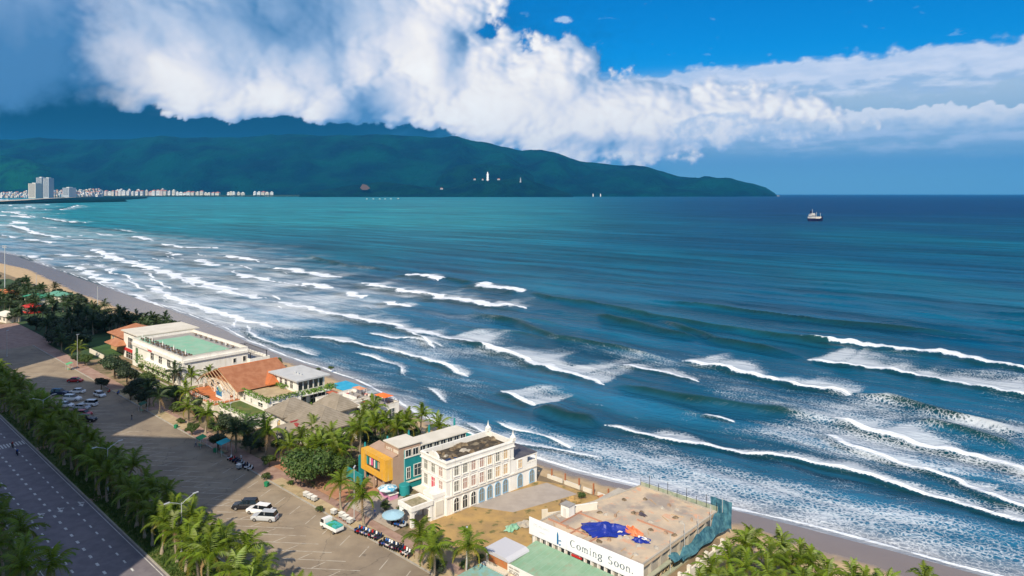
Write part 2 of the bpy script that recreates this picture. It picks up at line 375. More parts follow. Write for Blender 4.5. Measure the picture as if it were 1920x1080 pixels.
def build_sea():
    nt_, nr = 700, 540
    t = np.linspace(-0.95, 0.95, nt_)
    py = np.concatenate([HOR+np.array([1.75, 1.95, 2.2, 2.5, 2.9, 3.4]), np.linspace(HOR+4, 1190, nr)])
    Y = (H-SEA)*F/(py-HOR); nr2 = len(py)
    X = np.outer(Y, t); YY = np.repeat(Y[:, None], nt_, 1)
    xs = X.ravel(); ys = YY.ravel()
    u = (xs-RX)*UX+(ys-RY)*UY; v = (xs-RX)*VX+(ys-RY)*VY
    wl = interp(WATER, u)
    rng = np.random.RandomState(3)
    # low-frequency 1-D wobble
    def wob(a, scale, seed, n=4):
        r = np.random.RandomState(seed); o = 0
        for k in range(n): o = o+np.sin(a/scale*(1.0+k*0.83)+r.rand()*6.28)*(0.6**k)
        return o
    z = np.zeros_like(xs); core = np.zeros_like(xs); lace = np.zeros_like(xs); face = np.zeros_like(xs)
    far = np.clip(1-(ys-900)/1500, 0, 1)
    nx, ny = 0.64, 0.768
    w = xs*nx+ys*ny; l = xs*ny-ys*nx
    w2 = w+3.5*wob(l, 26, 1)+2.0*wob(l+w*.3, 11, 2)
    off = np.clip((v-wl)/25, 0, 1)
    sw = (1-np.abs(np.sin(w2/9.2)))**1.6; far2 = np.clip(1-(ys-1600)/1500, 0, 1)
    far2 = np.clip(1-(ys-330)/300, 0, 1)
    z += 1.25*sw*far2*off*np.clip(.55+.45*np.sin(l/61+w/47)+.3*np.sin(l/23-w/90), .1, 1.2)*np.clip((v-wl-20)/40, .15, 1)+0.15*np.sin((w2+0.3*l)/2.1)*far*off
    z += 0.12*np.sin((xs*.9-ys*.2)/3.1+wob(l, 9, 4))*far*off
    def poly_dist(pts, m):
        best = np.full(m.sum(), 1e9); sd = np.zeros(m.sum()); tt = np.zeros(m.sum()); xm, ym = xs[m], ys[m]
        L = [0]; 
        for a, b in zip(pts[:-1], pts[1:]): L.append(L[-1]+math.hypot(b[0]-a[0], b[1]-a[1]))
        for i, (a, b) in enumerate(zip(pts[:-1], pts[1:])):
            dx, dy = b[0]-a[0], b[1]-a[1]; ll = dx*dx+dy*dy
            s = np.clip(((xm-a[0])*dx+(ym-a[1])*dy)/ll, 0, 1)
            ex, ey = xm-(a[0]+s*dx), ym-(a[1]+s*dy); d = np.hypot(ex, ey)
            sg = np.sign(ex*nx+ey*ny); k = d < best
            best = np.where(k, d, best); sd = np.where(k, d*np.where(sg == 0, 1, sg), sd); tt = np.where(k, (L[i]+s*math.sqrt(ll)), tt)
        return sd, tt, L[-1]
    for (pts, wd, st, trail, hh) in breakers:
        my = sum(p[1] for p in pts)/len(pts); dpp = (H-SEA)*F/(my-HOR)**2; wd = max(wd*1.25, min(7, 3.0*dpp*wd)); trail = max(trail*1.6, min(70, trail*dpp*1.3))
        wp = [P3(a, b, SEA) for a, b in pts]; wp = [(p.x, p.y) for p in wp]
        R = max(trail*2.6, wd*6, 8)
        m = (xs > min(p[0] for p in wp)-R) & (xs < max(p[0] for p in wp)+R) & (ys > min(p[1] for p in wp)-R) & (ys < max(p[1] for p in wp)+R)
        if not m.any(): continue
        sd, tt, LL = poly_dist(wp, m)
        dist = np.abs(sd); tw = wob(tt, 5.5, int(LL*10) % 97)*0.35*wd+wob(tt, 1.7, 5)*0.12*wd; sd2 = sd+tw
        endf = np.clip(np.minimum(tt, LL-tt)/(0.12*LL+0.5), 0.0, 1); endf = endf**.5
        wdm = wd*(0.65+0.35*wob(tt, 9, 8)*.5+.2)*np.maximum(endf, .15)
        c = st*np.exp(-(np.maximum(-sd2, 0)/(0.45*wdm))**2)*np.exp(-(np.maximum(sd2, 0)/(1.6*wdm))**2)*np.where(endf > 0.02, 1, 0)
        core[m] = np.maximum(core[m], c)
        tl = trail*(0.75+0.4*wob(tt, 12, 11)*.5)*np.clip(endf+.1, 0, 1)
        tr = st*np.where(sd2 > -0.5*wd, np.exp(-(np.maximum(sd2, 0)/(tl+.3))**1.35), 0)*np.clip(endf*1.4, 0, 1)
        lace[m] = np.maximum(lace[m], 1.06*tr*(.80+.22*wob(tt, 3.1, 12)*.5+.2*wob(tt+sd*.8, 7, 13)*.5))
        face[m] = np.maximum(face[m], endf*np.exp(-((sd2+1.15*wd+.7)/(.9*wd+.6))**2))
        z[m] += hh*np.exp(-((sd2-0.6)/(1.5*wd+.5))**2)*endf*(1+.25*wob(tt, 2.1, 9))
    for pts in glassy:
        wp = [P3(a, b, SEA) for a, b in pts]; wp = [(p.x, p.y) for p in wp]; R = 14
        m = (xs > min(p[0] for p in wp)-R) & (xs < max(p[0] for p in wp)+R) & (ys > min(p[1] for p in wp)-R) & (ys < max(p[1] for p in wp)+R)
        if not m.any(): continue
        sd, tt, LL = poly_dist(wp, m); endf = np.clip(np.minimum(tt, LL-tt)/(0.2*LL), 0, 1)
        sd = sd+wob(tt, 8, 6)*.5; fw = .8+ys[m]/420
        face[m] = np.maximum(face[m], (.75+.35*wob(tt, 6, 3)*.6)*endf*np.exp(-((sd+fw*.6)/fw)**2))
        z[m] += 1.9*endf*np.where(sd < 0, np.exp(-(sd/1.5)**2), np.exp(-(sd/5.0)**2))
    # ragged suds of the inner surf
    sdist = v-wl
    inner = np.clip(1-sdist/48, 0, 1)*np.clip(sdist/1.0, 0, 1)
    big = 0.5+0.25*wob(u+v*.4, 17, 21)+0.25*wob(v*1.6-u*.35, 9, 22)
    near = np.clip((u-60)/50, 0, 1)
    lace = np.maximum(lace, inner*(0.42+0.34*big)*(0.62+0.38*near)+0)
    lf = np.clip((-u-20)/150, 0, 1)*np.clip(1-(sdist-(30+np.clip(-u, 0, 600)*.26))/150, 0, 1)*np.clip(sdist/3, 0, 1)
    lace = np.maximum(lace, lf*(0.54+0.32*big))
    pr = np.exp(-((u-128)/45)**2-((sdist-58)/30)**2); lace = np.maximum(lace, pr*(.42+.3*big))
    veil = np.clip((sdist-4)/10, 0, 1)*np.clip((150-sdist)/50, 0, 1)*(.5+.5*np.clip(gfbm(u/70, v/26, 4, .55, 9)*2.2+.5, 0, 1))
    hole = 1-.85*np.exp(-((u-48)/34)**2-((sdist-52)/34)**2)
    lace = np.maximum(lace, veil*hole*(.40+.20*big)*(.75+.25*np.clip((u-70)/30, 0, 1)))
    px_, py_ = 960+F*xs/ys, HOR+F*(H-SEA)/ys
    fl = np.clip((172+np.maximum(0, py_-408)*3.4-px_)/110, 0, 1)*np.clip((py_-370)/4, 0, 1)*np.clip((470-py_)/30, 0, 1)
    fk = gfbm((xs*.768-ys*.64)/260, (xs*.64+ys*.768)/55, 4, .6, 15)
    lace = np.maximum(lace, fl*(.62+.5*fk)); core = np.maximum(core, fl*np.clip((fk-.18)*4, 0, .9))
    # secondary rows of spilling crests between the traced ones
    for (sp_, u0_, u1_, lim, slo, pm_, a_) in ((15.0, -620, 70, 58, .26, .02, .9), (9.0, -420, 40, 30, .12, .12, .6), (19.0, 60, 260, 120, 0, .22, .7)):
        ss_ = sdist+3.2*wob(u, 31, int(sp_))+1.3*wob(u, 9, int(sp_)+3)+u*.06; k_ = ss_/sp_; ix = np.round(k_); dd_ = (k_-ix)*sp_
        mk = gfbm(u/105+ix*7.31, ix*3.17+.5, 4, .55, 5); mk = np.clip((mk-pm_)*6, 0, 1)
        zone = (u > u0_) & (u < u1_) & (sdist > 5) & (sdist < lim+np.maximum(-u, 0)*slo)
        wq = .55+ys/650
        mk = mk*np.clip((u-u0_)/120, 0, 1)*np.clip((lim+np.maximum(-u, 0)*slo-sdist)/25, 0, 1)
        cc = a_*mk*np.exp(-(np.maximum(-dd_, 0)/(.5*wq))**2)*np.exp(-(np.maximum(dd_, 0)/(1.3*wq))**2)*zone
        core = np.maximum(core, cc); lace = np.maximum(lace, mk*.95*np.where(dd_ > -.4, np.exp(-np.maximum(dd_, 0)/(sp_*.28)), 0)*zone); face = np.maximum(face, .7*mk*zone*np.exp(-((dd_+1.3*wq)/wq)**2))
    swash = np.exp(-((sdist-1.2-0.5*wob(u, 7, 31)*.5)/0.6)**2)*(0.85+.15*wob(u, 3.3, 32))
    swash2 = np.exp(-((sdist-4.6-1.6*wob(u, 11, 33))/0.35)**2)*.6
    core = np.maximum(core, np.clip(swash, 0, 1)*.9); core = np.maximum(core, swash2*np.clip(.5+wob(u, 23, 34), 0, 1))
    z *= np.clip(sdist/6, 0, 1)
    z += SEA
    verts = np.stack([xs, ys, z], 1)
    idx = np.arange(nr2*nt_).reshape(nr2, nt_)
    q = np.stack([idx[:-1, :-1], idx[1:, :-1], idx[1:, 1:], idx[:-1, 1:]], -1).reshape(-1, 4)
    keep = (sdist.reshape(nr2, nt_) > -6)
    kq = keep[:-1, :-1] | keep[1:, :-1] | keep[1:, 1:] | keep[:-1, 1:]
    q = q[kq.ravel()]
    used = np.unique(q); remap = -np.ones(len(xs), int); remap[used] = np.arange(len(used))
    q = remap[q]; verts = verts[used]
    me = bpy.data.meshes.new('sea'); me.vertices.add(len(verts)); me.vertices.foreach_set('co', verts.ravel())
    me.loops.add(q.size); me.loops.foreach_set('vertex_index', q.ravel().astype(np.int32))
    me.polygons.add(len(q)); me.polygons.foreach_set('loop_start', np.arange(0, q.size, 4, dtype=np.int32))
    me.update(calc_edges=True); me.polygons.foreach_set('use_smooth', np.ones(len(q), bool))
    for nm, arr in (('core', core), ('lace', lace), ('shore', np.clip(sdist, -20, 4000)), ('rise', z-SEA), ('face', face)):
        at = me.attributes.new(nm, 'FLOAT', 'POINT'); at.data.foreach_set('value', arr[used].astype(np.float32))
    m = bpy.data.materials.new('sea_water'); m.use_nodes = True; nt = m.node_tree; nt.nodes.clear(); N = NT(nt)
    def A(nm): a = N.n('ShaderNodeAttribute'); a.attribute_name = nm; return a.outputs['Fac']
    tc = N.n('ShaderNodeTexCoord'); O = tc.outputs['Object']; x, y, zz = N.xyz(O)
    L2 = N.m('LOGARITHM', N.m('MAXIMUM', y, 10), 10.0)
    sh = A('shore')
    big = N.noise(N.v('MULTIPLY', O, (1, .4, 0)), 0.004, 5, .6)
    deep = N.mix(N.ss(big, .4, .62), (0.001, 0.062, 0.128, 1), (0.001, 0.092, 0.152, 1))
    mid = (0.005, 0.17, 0.22, 1)
    azi = N.m('DIVIDE', x, y)
    # the bay's shallow water turns turquoise, with pale cloud reflection painted in; open sea past the cape is navy
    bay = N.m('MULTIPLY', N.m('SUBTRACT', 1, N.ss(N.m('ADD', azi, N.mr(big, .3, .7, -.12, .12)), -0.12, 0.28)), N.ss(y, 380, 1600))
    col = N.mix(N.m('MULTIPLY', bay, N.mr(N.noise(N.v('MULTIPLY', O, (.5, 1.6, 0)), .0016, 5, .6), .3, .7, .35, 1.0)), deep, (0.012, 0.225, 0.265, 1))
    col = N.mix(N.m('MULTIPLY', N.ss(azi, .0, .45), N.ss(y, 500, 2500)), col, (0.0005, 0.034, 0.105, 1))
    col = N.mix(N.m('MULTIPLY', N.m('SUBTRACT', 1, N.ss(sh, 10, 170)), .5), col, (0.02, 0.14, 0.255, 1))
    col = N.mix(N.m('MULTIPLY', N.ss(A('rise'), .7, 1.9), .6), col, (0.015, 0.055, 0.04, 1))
    # thin sheet of water over sand at the very edge
    shn = N.m('ADD', sh, N.m('MULTIPLY', N.m('SUBTRACT', N.noise(O, .12, 4, .6), .5), 9))
    col = N.mix(N.m('SUBTRACT', 1, N.ss(shn, 0.0, 9)), col, (0.27, 0.29, 0.33, 1))
    # swell: long ridges parallel to the coast, shading of their slopes painted into the colour
    wv_ = N.m('ADD', N.m('MULTIPLY', x, .64), N.m('MULTIPLY', y, .768)); lv_ = N.m('SUBTRACT', N.m('MULTIPLY', x, .768), N.m('MULTIPLY', y, .64))
    Q = N.comb(N.m('MULTIPLY', lv_, .10), wv_)
    Qd = N.v('ADD', Q, N.v('MULTIPLY', N.v('SUBTRACT', N.noise(O, .012, 3, .5, out=1), (.5, .5, .5)), (0, 22, 0)))
    s1 = N.noise(Qd, .052, 3, .5); s2 = N.noise(Qd, .19, 4, .55); s3 = N.noise(Qd, .010, 4, .55)
    swl = N.m('ADD', N.m('MULTIPLY', s1, 1.0), N.m('MULTIPLY', s2, .35))
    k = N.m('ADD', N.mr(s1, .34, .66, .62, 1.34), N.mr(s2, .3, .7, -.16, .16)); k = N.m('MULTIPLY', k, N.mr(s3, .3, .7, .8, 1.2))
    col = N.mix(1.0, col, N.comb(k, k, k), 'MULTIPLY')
    col = N.mix(N.m('MULTIPLY', A('face'), .85, clamp=True), col, (0.004, 0.032, 0.036, 1))  # steep fronts show darker water, with shade under the crests painted in
    # foam
    wn = N.noise(O, .35, 3, .5, out=1); Ow = N.v('ADD', O, N.v('MULTIPLY', N.v('SUBTRACT', wn, (.5, .5, .5)), (3.4, 3.4, 0)))
    def vor(sc, vec):
        vo = N.n('ShaderNodeTexVoronoi', feature='DISTANCE_TO_EDGE'); vo.voronoi_dimensions = '2D'; N.put(vo.inputs['Vector'], vec); vo.inputs['Scale'].default_value = sc
        return vo.outputs['Distance']
    lat = N.m('ADD', N.m('MULTIPLY', N.m('SUBTRACT', 1, N.m('MULTIPLY', vor(.95, Ow), 2.6), clamp=True), .55), N.m('MULTIPLY', N.m('SUBTRACT', 1, N.m('MULTIPLY', vor(2.4, Ow), 2.8), clamp=True), .3))
    fn = N.noise(O, 1.1, 6, .65); fb = N.noise(N.v('MULTIPLY', O, (.6, 1, 1)), .07, 5, .6)
    stk = N.noise(N.v('MULTIPLY', Qd, (1.6, 1, 1)), .42, 5, .62)
    pat = N.m('ADD', N.m('MULTIPLY', lat, .42), N.m('ADD', N.m('MULTIPLY', fn, .30), N.m('MULTIPLY', stk, .42)))
    lc = N.m('MULTIPLY', A('lace'), N.mr(fb, .25, .75, .6, 1.4))
    sharp = N.ss(y, 200, 700)
    lm = N.m('DIVIDE', N.m('SUBTRACT', N.m('ADD', pat, lc), .93), N.mr(sharp, 0, 1, .2, .95), clamp=True)
    cn = N.m('MULTIPLY', N.m('SUBTRACT', N.noise(O, .9, 6, .7), .5), .9)
    cm = N.ss(N.m('ADD', A('core'), cn), .32, .60)
    cm = N.m('MULTIPLY', cm, N.ss(A('core'), .06, .2))
    foam = N.m('MAXIMUM', N.m('MULTIPLY', lm, .62), cm, clamp=True)
    fc = N.mix(N.noise(O, 2.2, 4, .6), (0.55, 0.63, 0.74, 1), (0.84, 0.85, 0.86, 1))
    colf = N.mix(foam, col, fc)
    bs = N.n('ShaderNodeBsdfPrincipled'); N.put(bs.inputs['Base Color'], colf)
    N.put(bs.inputs['Roughness'], N.m('ADD', N.mr(foam, 0, 1, .16, .8), N.mr(sharp, 0, 1, .05, .34)))
    bs.inputs['IOR'].default_value = 1.33; bs.inputs['Specular IOR Level'].default_value = 0.17
    wv = N.m('ADD', N.m('MULTIPLY', N.noise(N.v('MULTIPLY', O, (.55, 1.1, 0)), .45, 6, .62), 1.0), N.m('MULTIPLY', swl, 5.5))
    ht = N.m('ADD', wv, N.m('MULTIPLY', foam, .12))
    bn = N.n('ShaderNodeBump'); bn.inputs['Strength'].default_value = .75; bn.inputs['Distance'].default_value = 1.0; N.put(bn.inputs['Height'], ht)
    nt.links.new(bn.outputs[0], bs.inputs['Normal']); out = N.n('ShaderNodeOutputMaterial'); nt.links.new(bs.outputs[0], out.inputs[0])
    me.materials.append(m)
    return link('sea', me, kind='structure')
build_sea()
# seabed / ground base under everything, to the horizon
MB().box(-49000, 49000, -9000, 45000, -14, -12).build('ground', mat('seabed', (.05,.07,.06), .9, (.08,.08,.06), .01), kind='structure')

# ------------------------------------------------------------------ land sheet and beach
def dry_grass(N, vec, col): return col
m_soil = mat('soil', (.17,.125,.075), .95, (.30,.215,.13), .12, .05, 1.5, extra=lambda N, v, c: N.mix(N.ss(N.noise(v, .35, 5, .6), .52, .66), c, (.075,.085,.03,1)))
def build_land():
    us = list(np.linspace(-6000, -1200, 25))+list(np.linspace(-1100, -250, 40))+list(np.arange(-240, 260, 4.0))
    mb = MB(); n = len(us)
    vs = []
    for u in us: vs += [S(u, -400, 0), S(u, float(interp(LAND, u)), 0)]
    fs = [(2*i, 2*i+2, 2*i+3, 2*i+1) for i in range(n-1)]
    mb.add(vs, fs)
    mb.build('land', m_soil, kind='structure')
    # beach: from the land edge down under the water
    rows = 14; vs = []; wet = []
    for u in us:
        a = float(interp(LAND, u)); w = float(interp(WATER, u)); d = float(interp(DRY, u))
        b = w+14
        for k in range(rows):
            v = a-0.5+(b-a+.5)*k/(rows-1)
            z = -0.02-0.98*max(0, min(1, (v-a)/(w-a))) if v <= w else -1.0-(v-w)*0.09
            z += 0.06*mnoise.noise(Vector((u*.12, v*.2, 0))) if 1 < k and v < w-2 else 0
            if v > w-1: z -= 0.03
            vs.append(S(u, v, z)); wet.append((v-d))
    fs = [(i*rows+k, (i+1)*rows+k, (i+1)*rows+k+1, i*rows+k+1) for i in range(n-1) for k in range(rows-1)]
    m = bpy.data.materials.new('beach_sand'); m.use_nodes = True; nt = m.node_tree; nt.nodes.clear(); N = NT(nt)
    a = N.n('ShaderNodeAttribute'); a.attribute_name = 'wet'; tc = N.n('ShaderNodeTexCoord'); O = tc.outputs['Object']
    nz = N.noise(O, .18, 5, .6); wet_ = N.ss(N.m('ADD', a.outputs['Fac'], N.m('MULTIPLY', N.m('SUBTRACT', nz, .5), 7)), -1.2, 2.2)
    dryc = N.mix(N.ss(N.noise(O, .5, 6, .65), .35, .65), (.50,.365,.215,1), (.40,.285,.16,1))
    c = N.mix(wet_, dryc, N.mix(N.noise(O, .1, 4, .6), (.20,.155,.125,1), (.26,.205,.16,1)))
    bs = N.n('ShaderNodeBsdfPrincipled'); N.put(bs.inputs['Base Color'], c); N.put(bs.inputs['Roughness'], N.mr(wet_, 0, 1, .95, .22))
    bn = N.n('ShaderNodeBump'); bn.inputs['Strength'].default_value = .5; bn.inputs['Distance'].default_value = .06
    N.put(bn.inputs['Height'], N.m('MULTIPLY', N.noise(O, 2.2, 4, .6), N.m('SUBTRACT', 1.05, wet_))); nt.links.new(bn.outputs[0], bs.inputs['Normal'])
    out = N.n('ShaderNodeOutputMaterial'); nt.links.new(bs.outputs[0], out.inputs[0])
    o = MB().add(vs, fs).build('beach', m, smooth=True, kind='structure')
    at = o.data.attributes.new('wet', 'FLOAT', 'POINT'); at.data.foreach_set('value', wet)
build_land()

# ------------------------------------------------------------------ mountains and far shore
m_forest = mat('forest_hill', (.0006,.009,.018), .95, (.0015,.032,.028), .0012, 110.0, .0035, detail=9, bstr=1.0, spec=0.03)  # base colour kept darker to carry the storm cloud's shade
m_forest_near = mat('green_hill', (.0010,.016,.014), .95, (.004,.055,.022), .003, 60.0, .008, detail=9, bstr=1.0, spec=0.03)
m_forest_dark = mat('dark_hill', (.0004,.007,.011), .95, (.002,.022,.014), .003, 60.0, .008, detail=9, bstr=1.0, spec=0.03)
def fbm(x, y, o=5):
    s = 0; a = 1; f = 1
    for _ in range(o): s += a*mnoise.noise(Vector((x*f, y*f, 3.1))); a *= .5; f *= 2.03
    return s
def ridge_mesh(name, sil, dist, depth, nx=260, ny=46, base_py=None, rough=.26, slant=0.0, mt=None):
    """sil: skyline in photo pixels at distance dist (m); the massif is depth metres thick"""
    x0, x1 = sil[0][0], sil[-1][0]; vs = []
    for i in range(nx):
        px = x0+(x1-x0)*i/(nx-1); top = np.interp(px, [s[0] for s in sil], [s[1] for s in sil]); top += min(1, max(0, (360-top)/60))*(5.0*fbm(px/150.0, 2.7, 5)+1.2*fbm(px/22.0, 9.1, 3))
        D = dist+slant*(px-x0)/(x1-x0)
        hz = H+(HOR-top)/F*D
        for k in range(ny):
            s = k/(ny-1); Yd = D-depth*.55+depth*s
            X = (px-960)/F*Yd
            prof = max(0, 1-abs((s-.55)/.55)**1.15) if s < .55 else max(0, 1-((s-.55)/.45)**2)
            r = fbm(X/1500.0, Yd/1500.0, 6); spur = abs(mnoise.noise(Vector((X/1100.0+Yd/5000, Yd/2600.0, 9))))
            hh = hz*prof; hh += min(hz, 420)*rough*(r*1.3-spur*2.2+.35)*math.sin(math.pi*min(1, s/.56))**.7*1.6 if s < .56 else 0
            e = min(1, (px-x0)/4, (x1-px)/4)
            vs.append((X, Yd, max(-6, -3+hh*e)))
    fs = [(i*ny+k, (i+1)*ny+k, (i+1)*ny+k+1, i*ny+k+1) for i in range(nx-1) for k in range(ny-1)]
    return MB().add(vs, fs).build(name, mt or m_forest, smooth=True, kind='structure')
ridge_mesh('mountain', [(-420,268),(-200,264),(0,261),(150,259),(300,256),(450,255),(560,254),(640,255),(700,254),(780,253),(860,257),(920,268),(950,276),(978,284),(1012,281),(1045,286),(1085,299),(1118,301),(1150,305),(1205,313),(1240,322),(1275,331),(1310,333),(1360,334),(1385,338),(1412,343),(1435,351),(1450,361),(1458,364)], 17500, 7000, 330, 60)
ridge_mesh('hill', [(-420,262),(-200,276),(0,291),(25,294),(60,302),(100,316),(140,327),(180,338),(215,350),(250,364)], 15200, 2600, 160, 30, mt=m_forest_near)
ridge_mesh('hill', [(120,362),(160,349),(200,340),(240,334),(290,331),(330,338),(370,350),(410,364)], 16000, 1500, 120, 24, mt=m_forest_near)
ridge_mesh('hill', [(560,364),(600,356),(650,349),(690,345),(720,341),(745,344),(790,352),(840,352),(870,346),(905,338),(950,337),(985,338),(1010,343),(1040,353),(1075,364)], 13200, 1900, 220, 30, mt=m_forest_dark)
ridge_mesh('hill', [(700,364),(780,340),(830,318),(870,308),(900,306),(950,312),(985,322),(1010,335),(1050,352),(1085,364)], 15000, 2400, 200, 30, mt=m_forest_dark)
m_rock = mat('shore_rock', (.30,.26,.22), .95, (.42,.36,.30), .004, 4, .02)
def strip(name, pts, wd, mt, z=1.5):
    vs = []
    for (a, b) in pts:
        p = P3(a, b, SEA); vs += [(p.x, p.y, SEA-1), (p.x*1.0005, p.y+wd*.12, z*(.6+.8*random.random())), (p.x*1.001, p.y+wd, z)]
    return MB().add(vs, [(3*i+k, 3*i+3+k, 3*i+4+k, 3*i+1+k) for i in range(len(pts)-1) for k in (0, 1)]).build(name, mt, kind='structure')
strip('far_beach', [(-300,394),(-120,383.5),(0,377.5),(40,374.8),(80,372.8),(120,371),(160,369.7),(200,369),(240,368.6)], 300, mat('far_sand', (.42,.36,.28), .9, (.5,.43,.34), .01), 6)
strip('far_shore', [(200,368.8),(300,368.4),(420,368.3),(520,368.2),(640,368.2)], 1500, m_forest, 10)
strip('far_shore', [(640,368.2),(700,368.1),(780,368.3),(860,368.4),(940,368.3),(1000,368.2)], 160, m_rock, 9)
strip('far_shore', [(1000,368.0),(1100,367.9),(1250,367.8),(1400,367.8),(1462,367.9)], 160, m_rock, 12)
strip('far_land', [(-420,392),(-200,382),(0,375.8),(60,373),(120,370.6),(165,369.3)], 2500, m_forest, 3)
# haze: closed box round camera and the whole scene
def build_haze():
    m = bpy.data.materials.new('haze'); m.use_nodes = True; nt = m.node_tree; nt.nodes.clear()
    v = nt.nodes.new('ShaderNodeVolumePrincipled'); v.inputs['Color'].default_value = (0.05, 0.45, 1.0, 1); v.inputs['Density'].default_value = 1.7e-5
    v.inputs['Anisotropy'].default_value = 0.0
    o = nt.nodes.new('ShaderNodeOutputMaterial'); nt.links.new(v.outputs[0], o.inputs['Volume'])
    MB().box(-50000, 50000, -10000, 46500, -15, 2380).build('haze', m, kind='stuff')
build_haze()
# ------------------------------------------------------------------ roads, lots and pavements
def sheet(name, u0, u1, v0, v1, z, mt, n=1):
    mb = MB()
    for i in range(n):
        a = u0+(u1-u0)*i/n; b = u0+(u1-u0)*(i+1)/n
        mb.add([S(a, v0, z), S(b, v0, z), S(b, v1, z), S(a, v1, z)], [(0, 1, 2, 3)])
    return mb.build(name, mt, kind='structure')
def ubox(mb, u0, u1, v0, v1, z0, z1):
    vs = [S(u, v, z) for z in (z0, z1) for (u, v) in ((u0, v0), (u1, v0), (u1, v1), (u0, v1))]
    return mb.add(vs, [(3,2,1,0),(4,5,6,7),(0,1,5,4),(1,2,6,5),(2,3,7,6),(3,0,4,7)])
def worn(N, v, c):
    c = N.mix(N.m('MULTIPLY', N.ss(N.noise(N.v('MULTIPLY', v, (1, 1, 0)), .035, 3, .5), .45, .6), .35), c, (.12, .10, .085, 1))
    cr = N.n('ShaderNodeTexVoronoi', feature='DISTANCE_TO_EDGE'); cr.voronoi_dimensions = '2D'
    N.put(cr.inputs['Vector'], N.v('ADD', v, N.v('MULTIPLY', N.noise(v, .3, 4, .6, out=1), (4, 4, 0)))); cr.inputs['Scale'].default_value = .09
    k = N.m('SUBTRACT', 1, N.ss(cr.outputs['Distance'], .0, .012))
    c = N.mix(N.m('MULTIPLY', k, .45), c, (.04, .037, .035, 1))
    st = N.ss(N.noise(v, .09, 6, .65), .5, .72); c = N.mix(N.m('MULTIPLY', st, .45), c, (.30, .26, .20, 1))
    oil = N.ss(N.noise(v, .55, 3, .5), .66, .75); return N.mix(N.m('MULTIPLY', oil, .5), c, (.05, .048, .05, 1))
m_asph = mat('avenue_asphalt', (.145,.130,.150), .85, (.19,.172,.19), .5, .02, 9, extra=lambda N, v, c: N.mix(N.m('MULTIPLY', N.ss(N.noise(N.v('MULTIPLY', v, (1, 1, 0)), .12, 5, .6), .5, .7), .4), c, (.22,.20,.21,1)))
m_lot = mat('lot_asphalt', (.24,.187,.132), .9, (.31,.245,.172), .22, .02, 8, extra=worn)
m_paint = mat('road_paint', (.62,.62,.60), .7, (.34,.33,.31), 2.2, lo=.45, hi=.7)
m_faint = mat('worn_lot_paint', (.46,.42,.36), .8, (.28,.225,.165), .9, lo=.45, hi=.68)
m_kerb = mat('kerb_stone', (.30,.28,.25), .9, (.40,.37,.32), 1.5)
m_verge = mat('verge_grass', (.055,.10,.018), .95, (.11,.13,.03), .45, .12, 2.5, extra=lambda N, v, c: N.mix(N.ss(N.noise(v, .25, 4, .6), .58, .7), c, (.22,.15,.08,1)))
m_brick = mat('pink_pavers', (.27,.165,.13), .9, (.36,.24,.19), .5, .01, 10)
m_sandv = mat('sandy_verge', (.36,.27,.16), .95, (.46,.36,.22), .4, .05, 3, extra=lambda N, v, c: N.mix(N.ss(N.noise(v, .3, 5, .6), .56, .68), c, (.10,.12,.035,1)))
m_lawn = mat('park_lawn', (.018,.048,.014), .95, (.035,.075,.020), .15, .1, 3)
sheet('road', -420, 230, -13.6, 0, 0.004, m_asph)
sheet('road', -420, 230, -40, -19.5, 0.004, m_asph)
sheet('parking_lot', -152, 150, 8.0, 28.5, 0.004, m_lot)
# land beyond the lot's far end: paved plaza and park
sheet('plaza', -215, -152, 4, 36, 0.008, m_brick)
sheet('lawn', -150, -112, 43.5, 64, 0.012, mat('dark_green_lawn', (.022,.07,.012), .95, (.04,.10,.02), .2, .1, 3))  # dark green grass, greener than the park ground around it
sheet('park_ground', -420, -108, 33.5, 73, 0.006, m_lawn)
sheet('pavement', -152, 150, 28.8, 33.0, 0.10, m_brick)
for (a, b) in ((-60, -34), (-30, -8), (38, 62), (66, 150)): sheet('sandy_verge', a, b, 28.82, 31.2+random.random(), 0.104, m_sandv)
mb = MB(); ubox(mb, -420, 230, 0, .25, 0, .16); ubox(mb, -420, 230, 7.75, 8.0, 0, .14); mb.build('kerb', m_kerb, kind='structure')
mb = MB(); ubox(mb, -152, 150, 28.5, 28.8, 0, .13); ubox(mb, -420, 230, -19.6, -19.3, 0, .15); ubox(mb, -420, 230, -13.9, -13.6, 0, .15); mb.build('kerb', m_kerb, kind='structure')
mb = MB(); ubox(mb, -420, 230, .25, 7.75, 0, .14); mb.build('median_strip', m_verge, kind='structure')
mb = MB(); ubox(mb, -420, 230, -19.3, -13.9, 0, .14); mb.build('median_strip', m_verge, kind='structure')
sheet('pavement', -420, 230, -46, -40, 0.12, m_kerb)
for uu in (-60, -20, 20, 66): sheet('footpath', uu, uu+2.2, .3, 7.7, .146, m_brick)
# grass tufts on the median
def tufts(name, areas, n, mt, h=.35, zb=.14):
    vs = []; fs = []
    for _ in range(n):
        u0, u1, v0, v1 = random.choice(areas); p = S(random.uniform(u0, u1), random.uniform(v0, v1), zb)
        for k in range(3):
            a = random.random()*6.28; w = random.uniform(.06, .16); hh = h*random.uniform(.5, 1.3); dx, dy = math.cos(a)*w, math.sin(a)*w
            o = len(vs); tx, ty = random.uniform(-.15, .15), random.uniform(-.15, .15)
            vs += [p+Vector((-dx, -dy, 0)), p+Vector((dx, dy, 0)), p+Vector((tx, ty, hh))]; fs.append((o, o+1, o+2))
    o = MB().add(vs, fs).build(name, mt, kind='stuff'); tag(o, 'short rough grass and low weeds on the palm strips', 'grass'); return o
tufts('grass', [(-60, 90, .4, 7.6), (0, 90, .4, 7.6)], 9000, mat('grass_blade', (.07,.13,.02), .8, trans=.3))
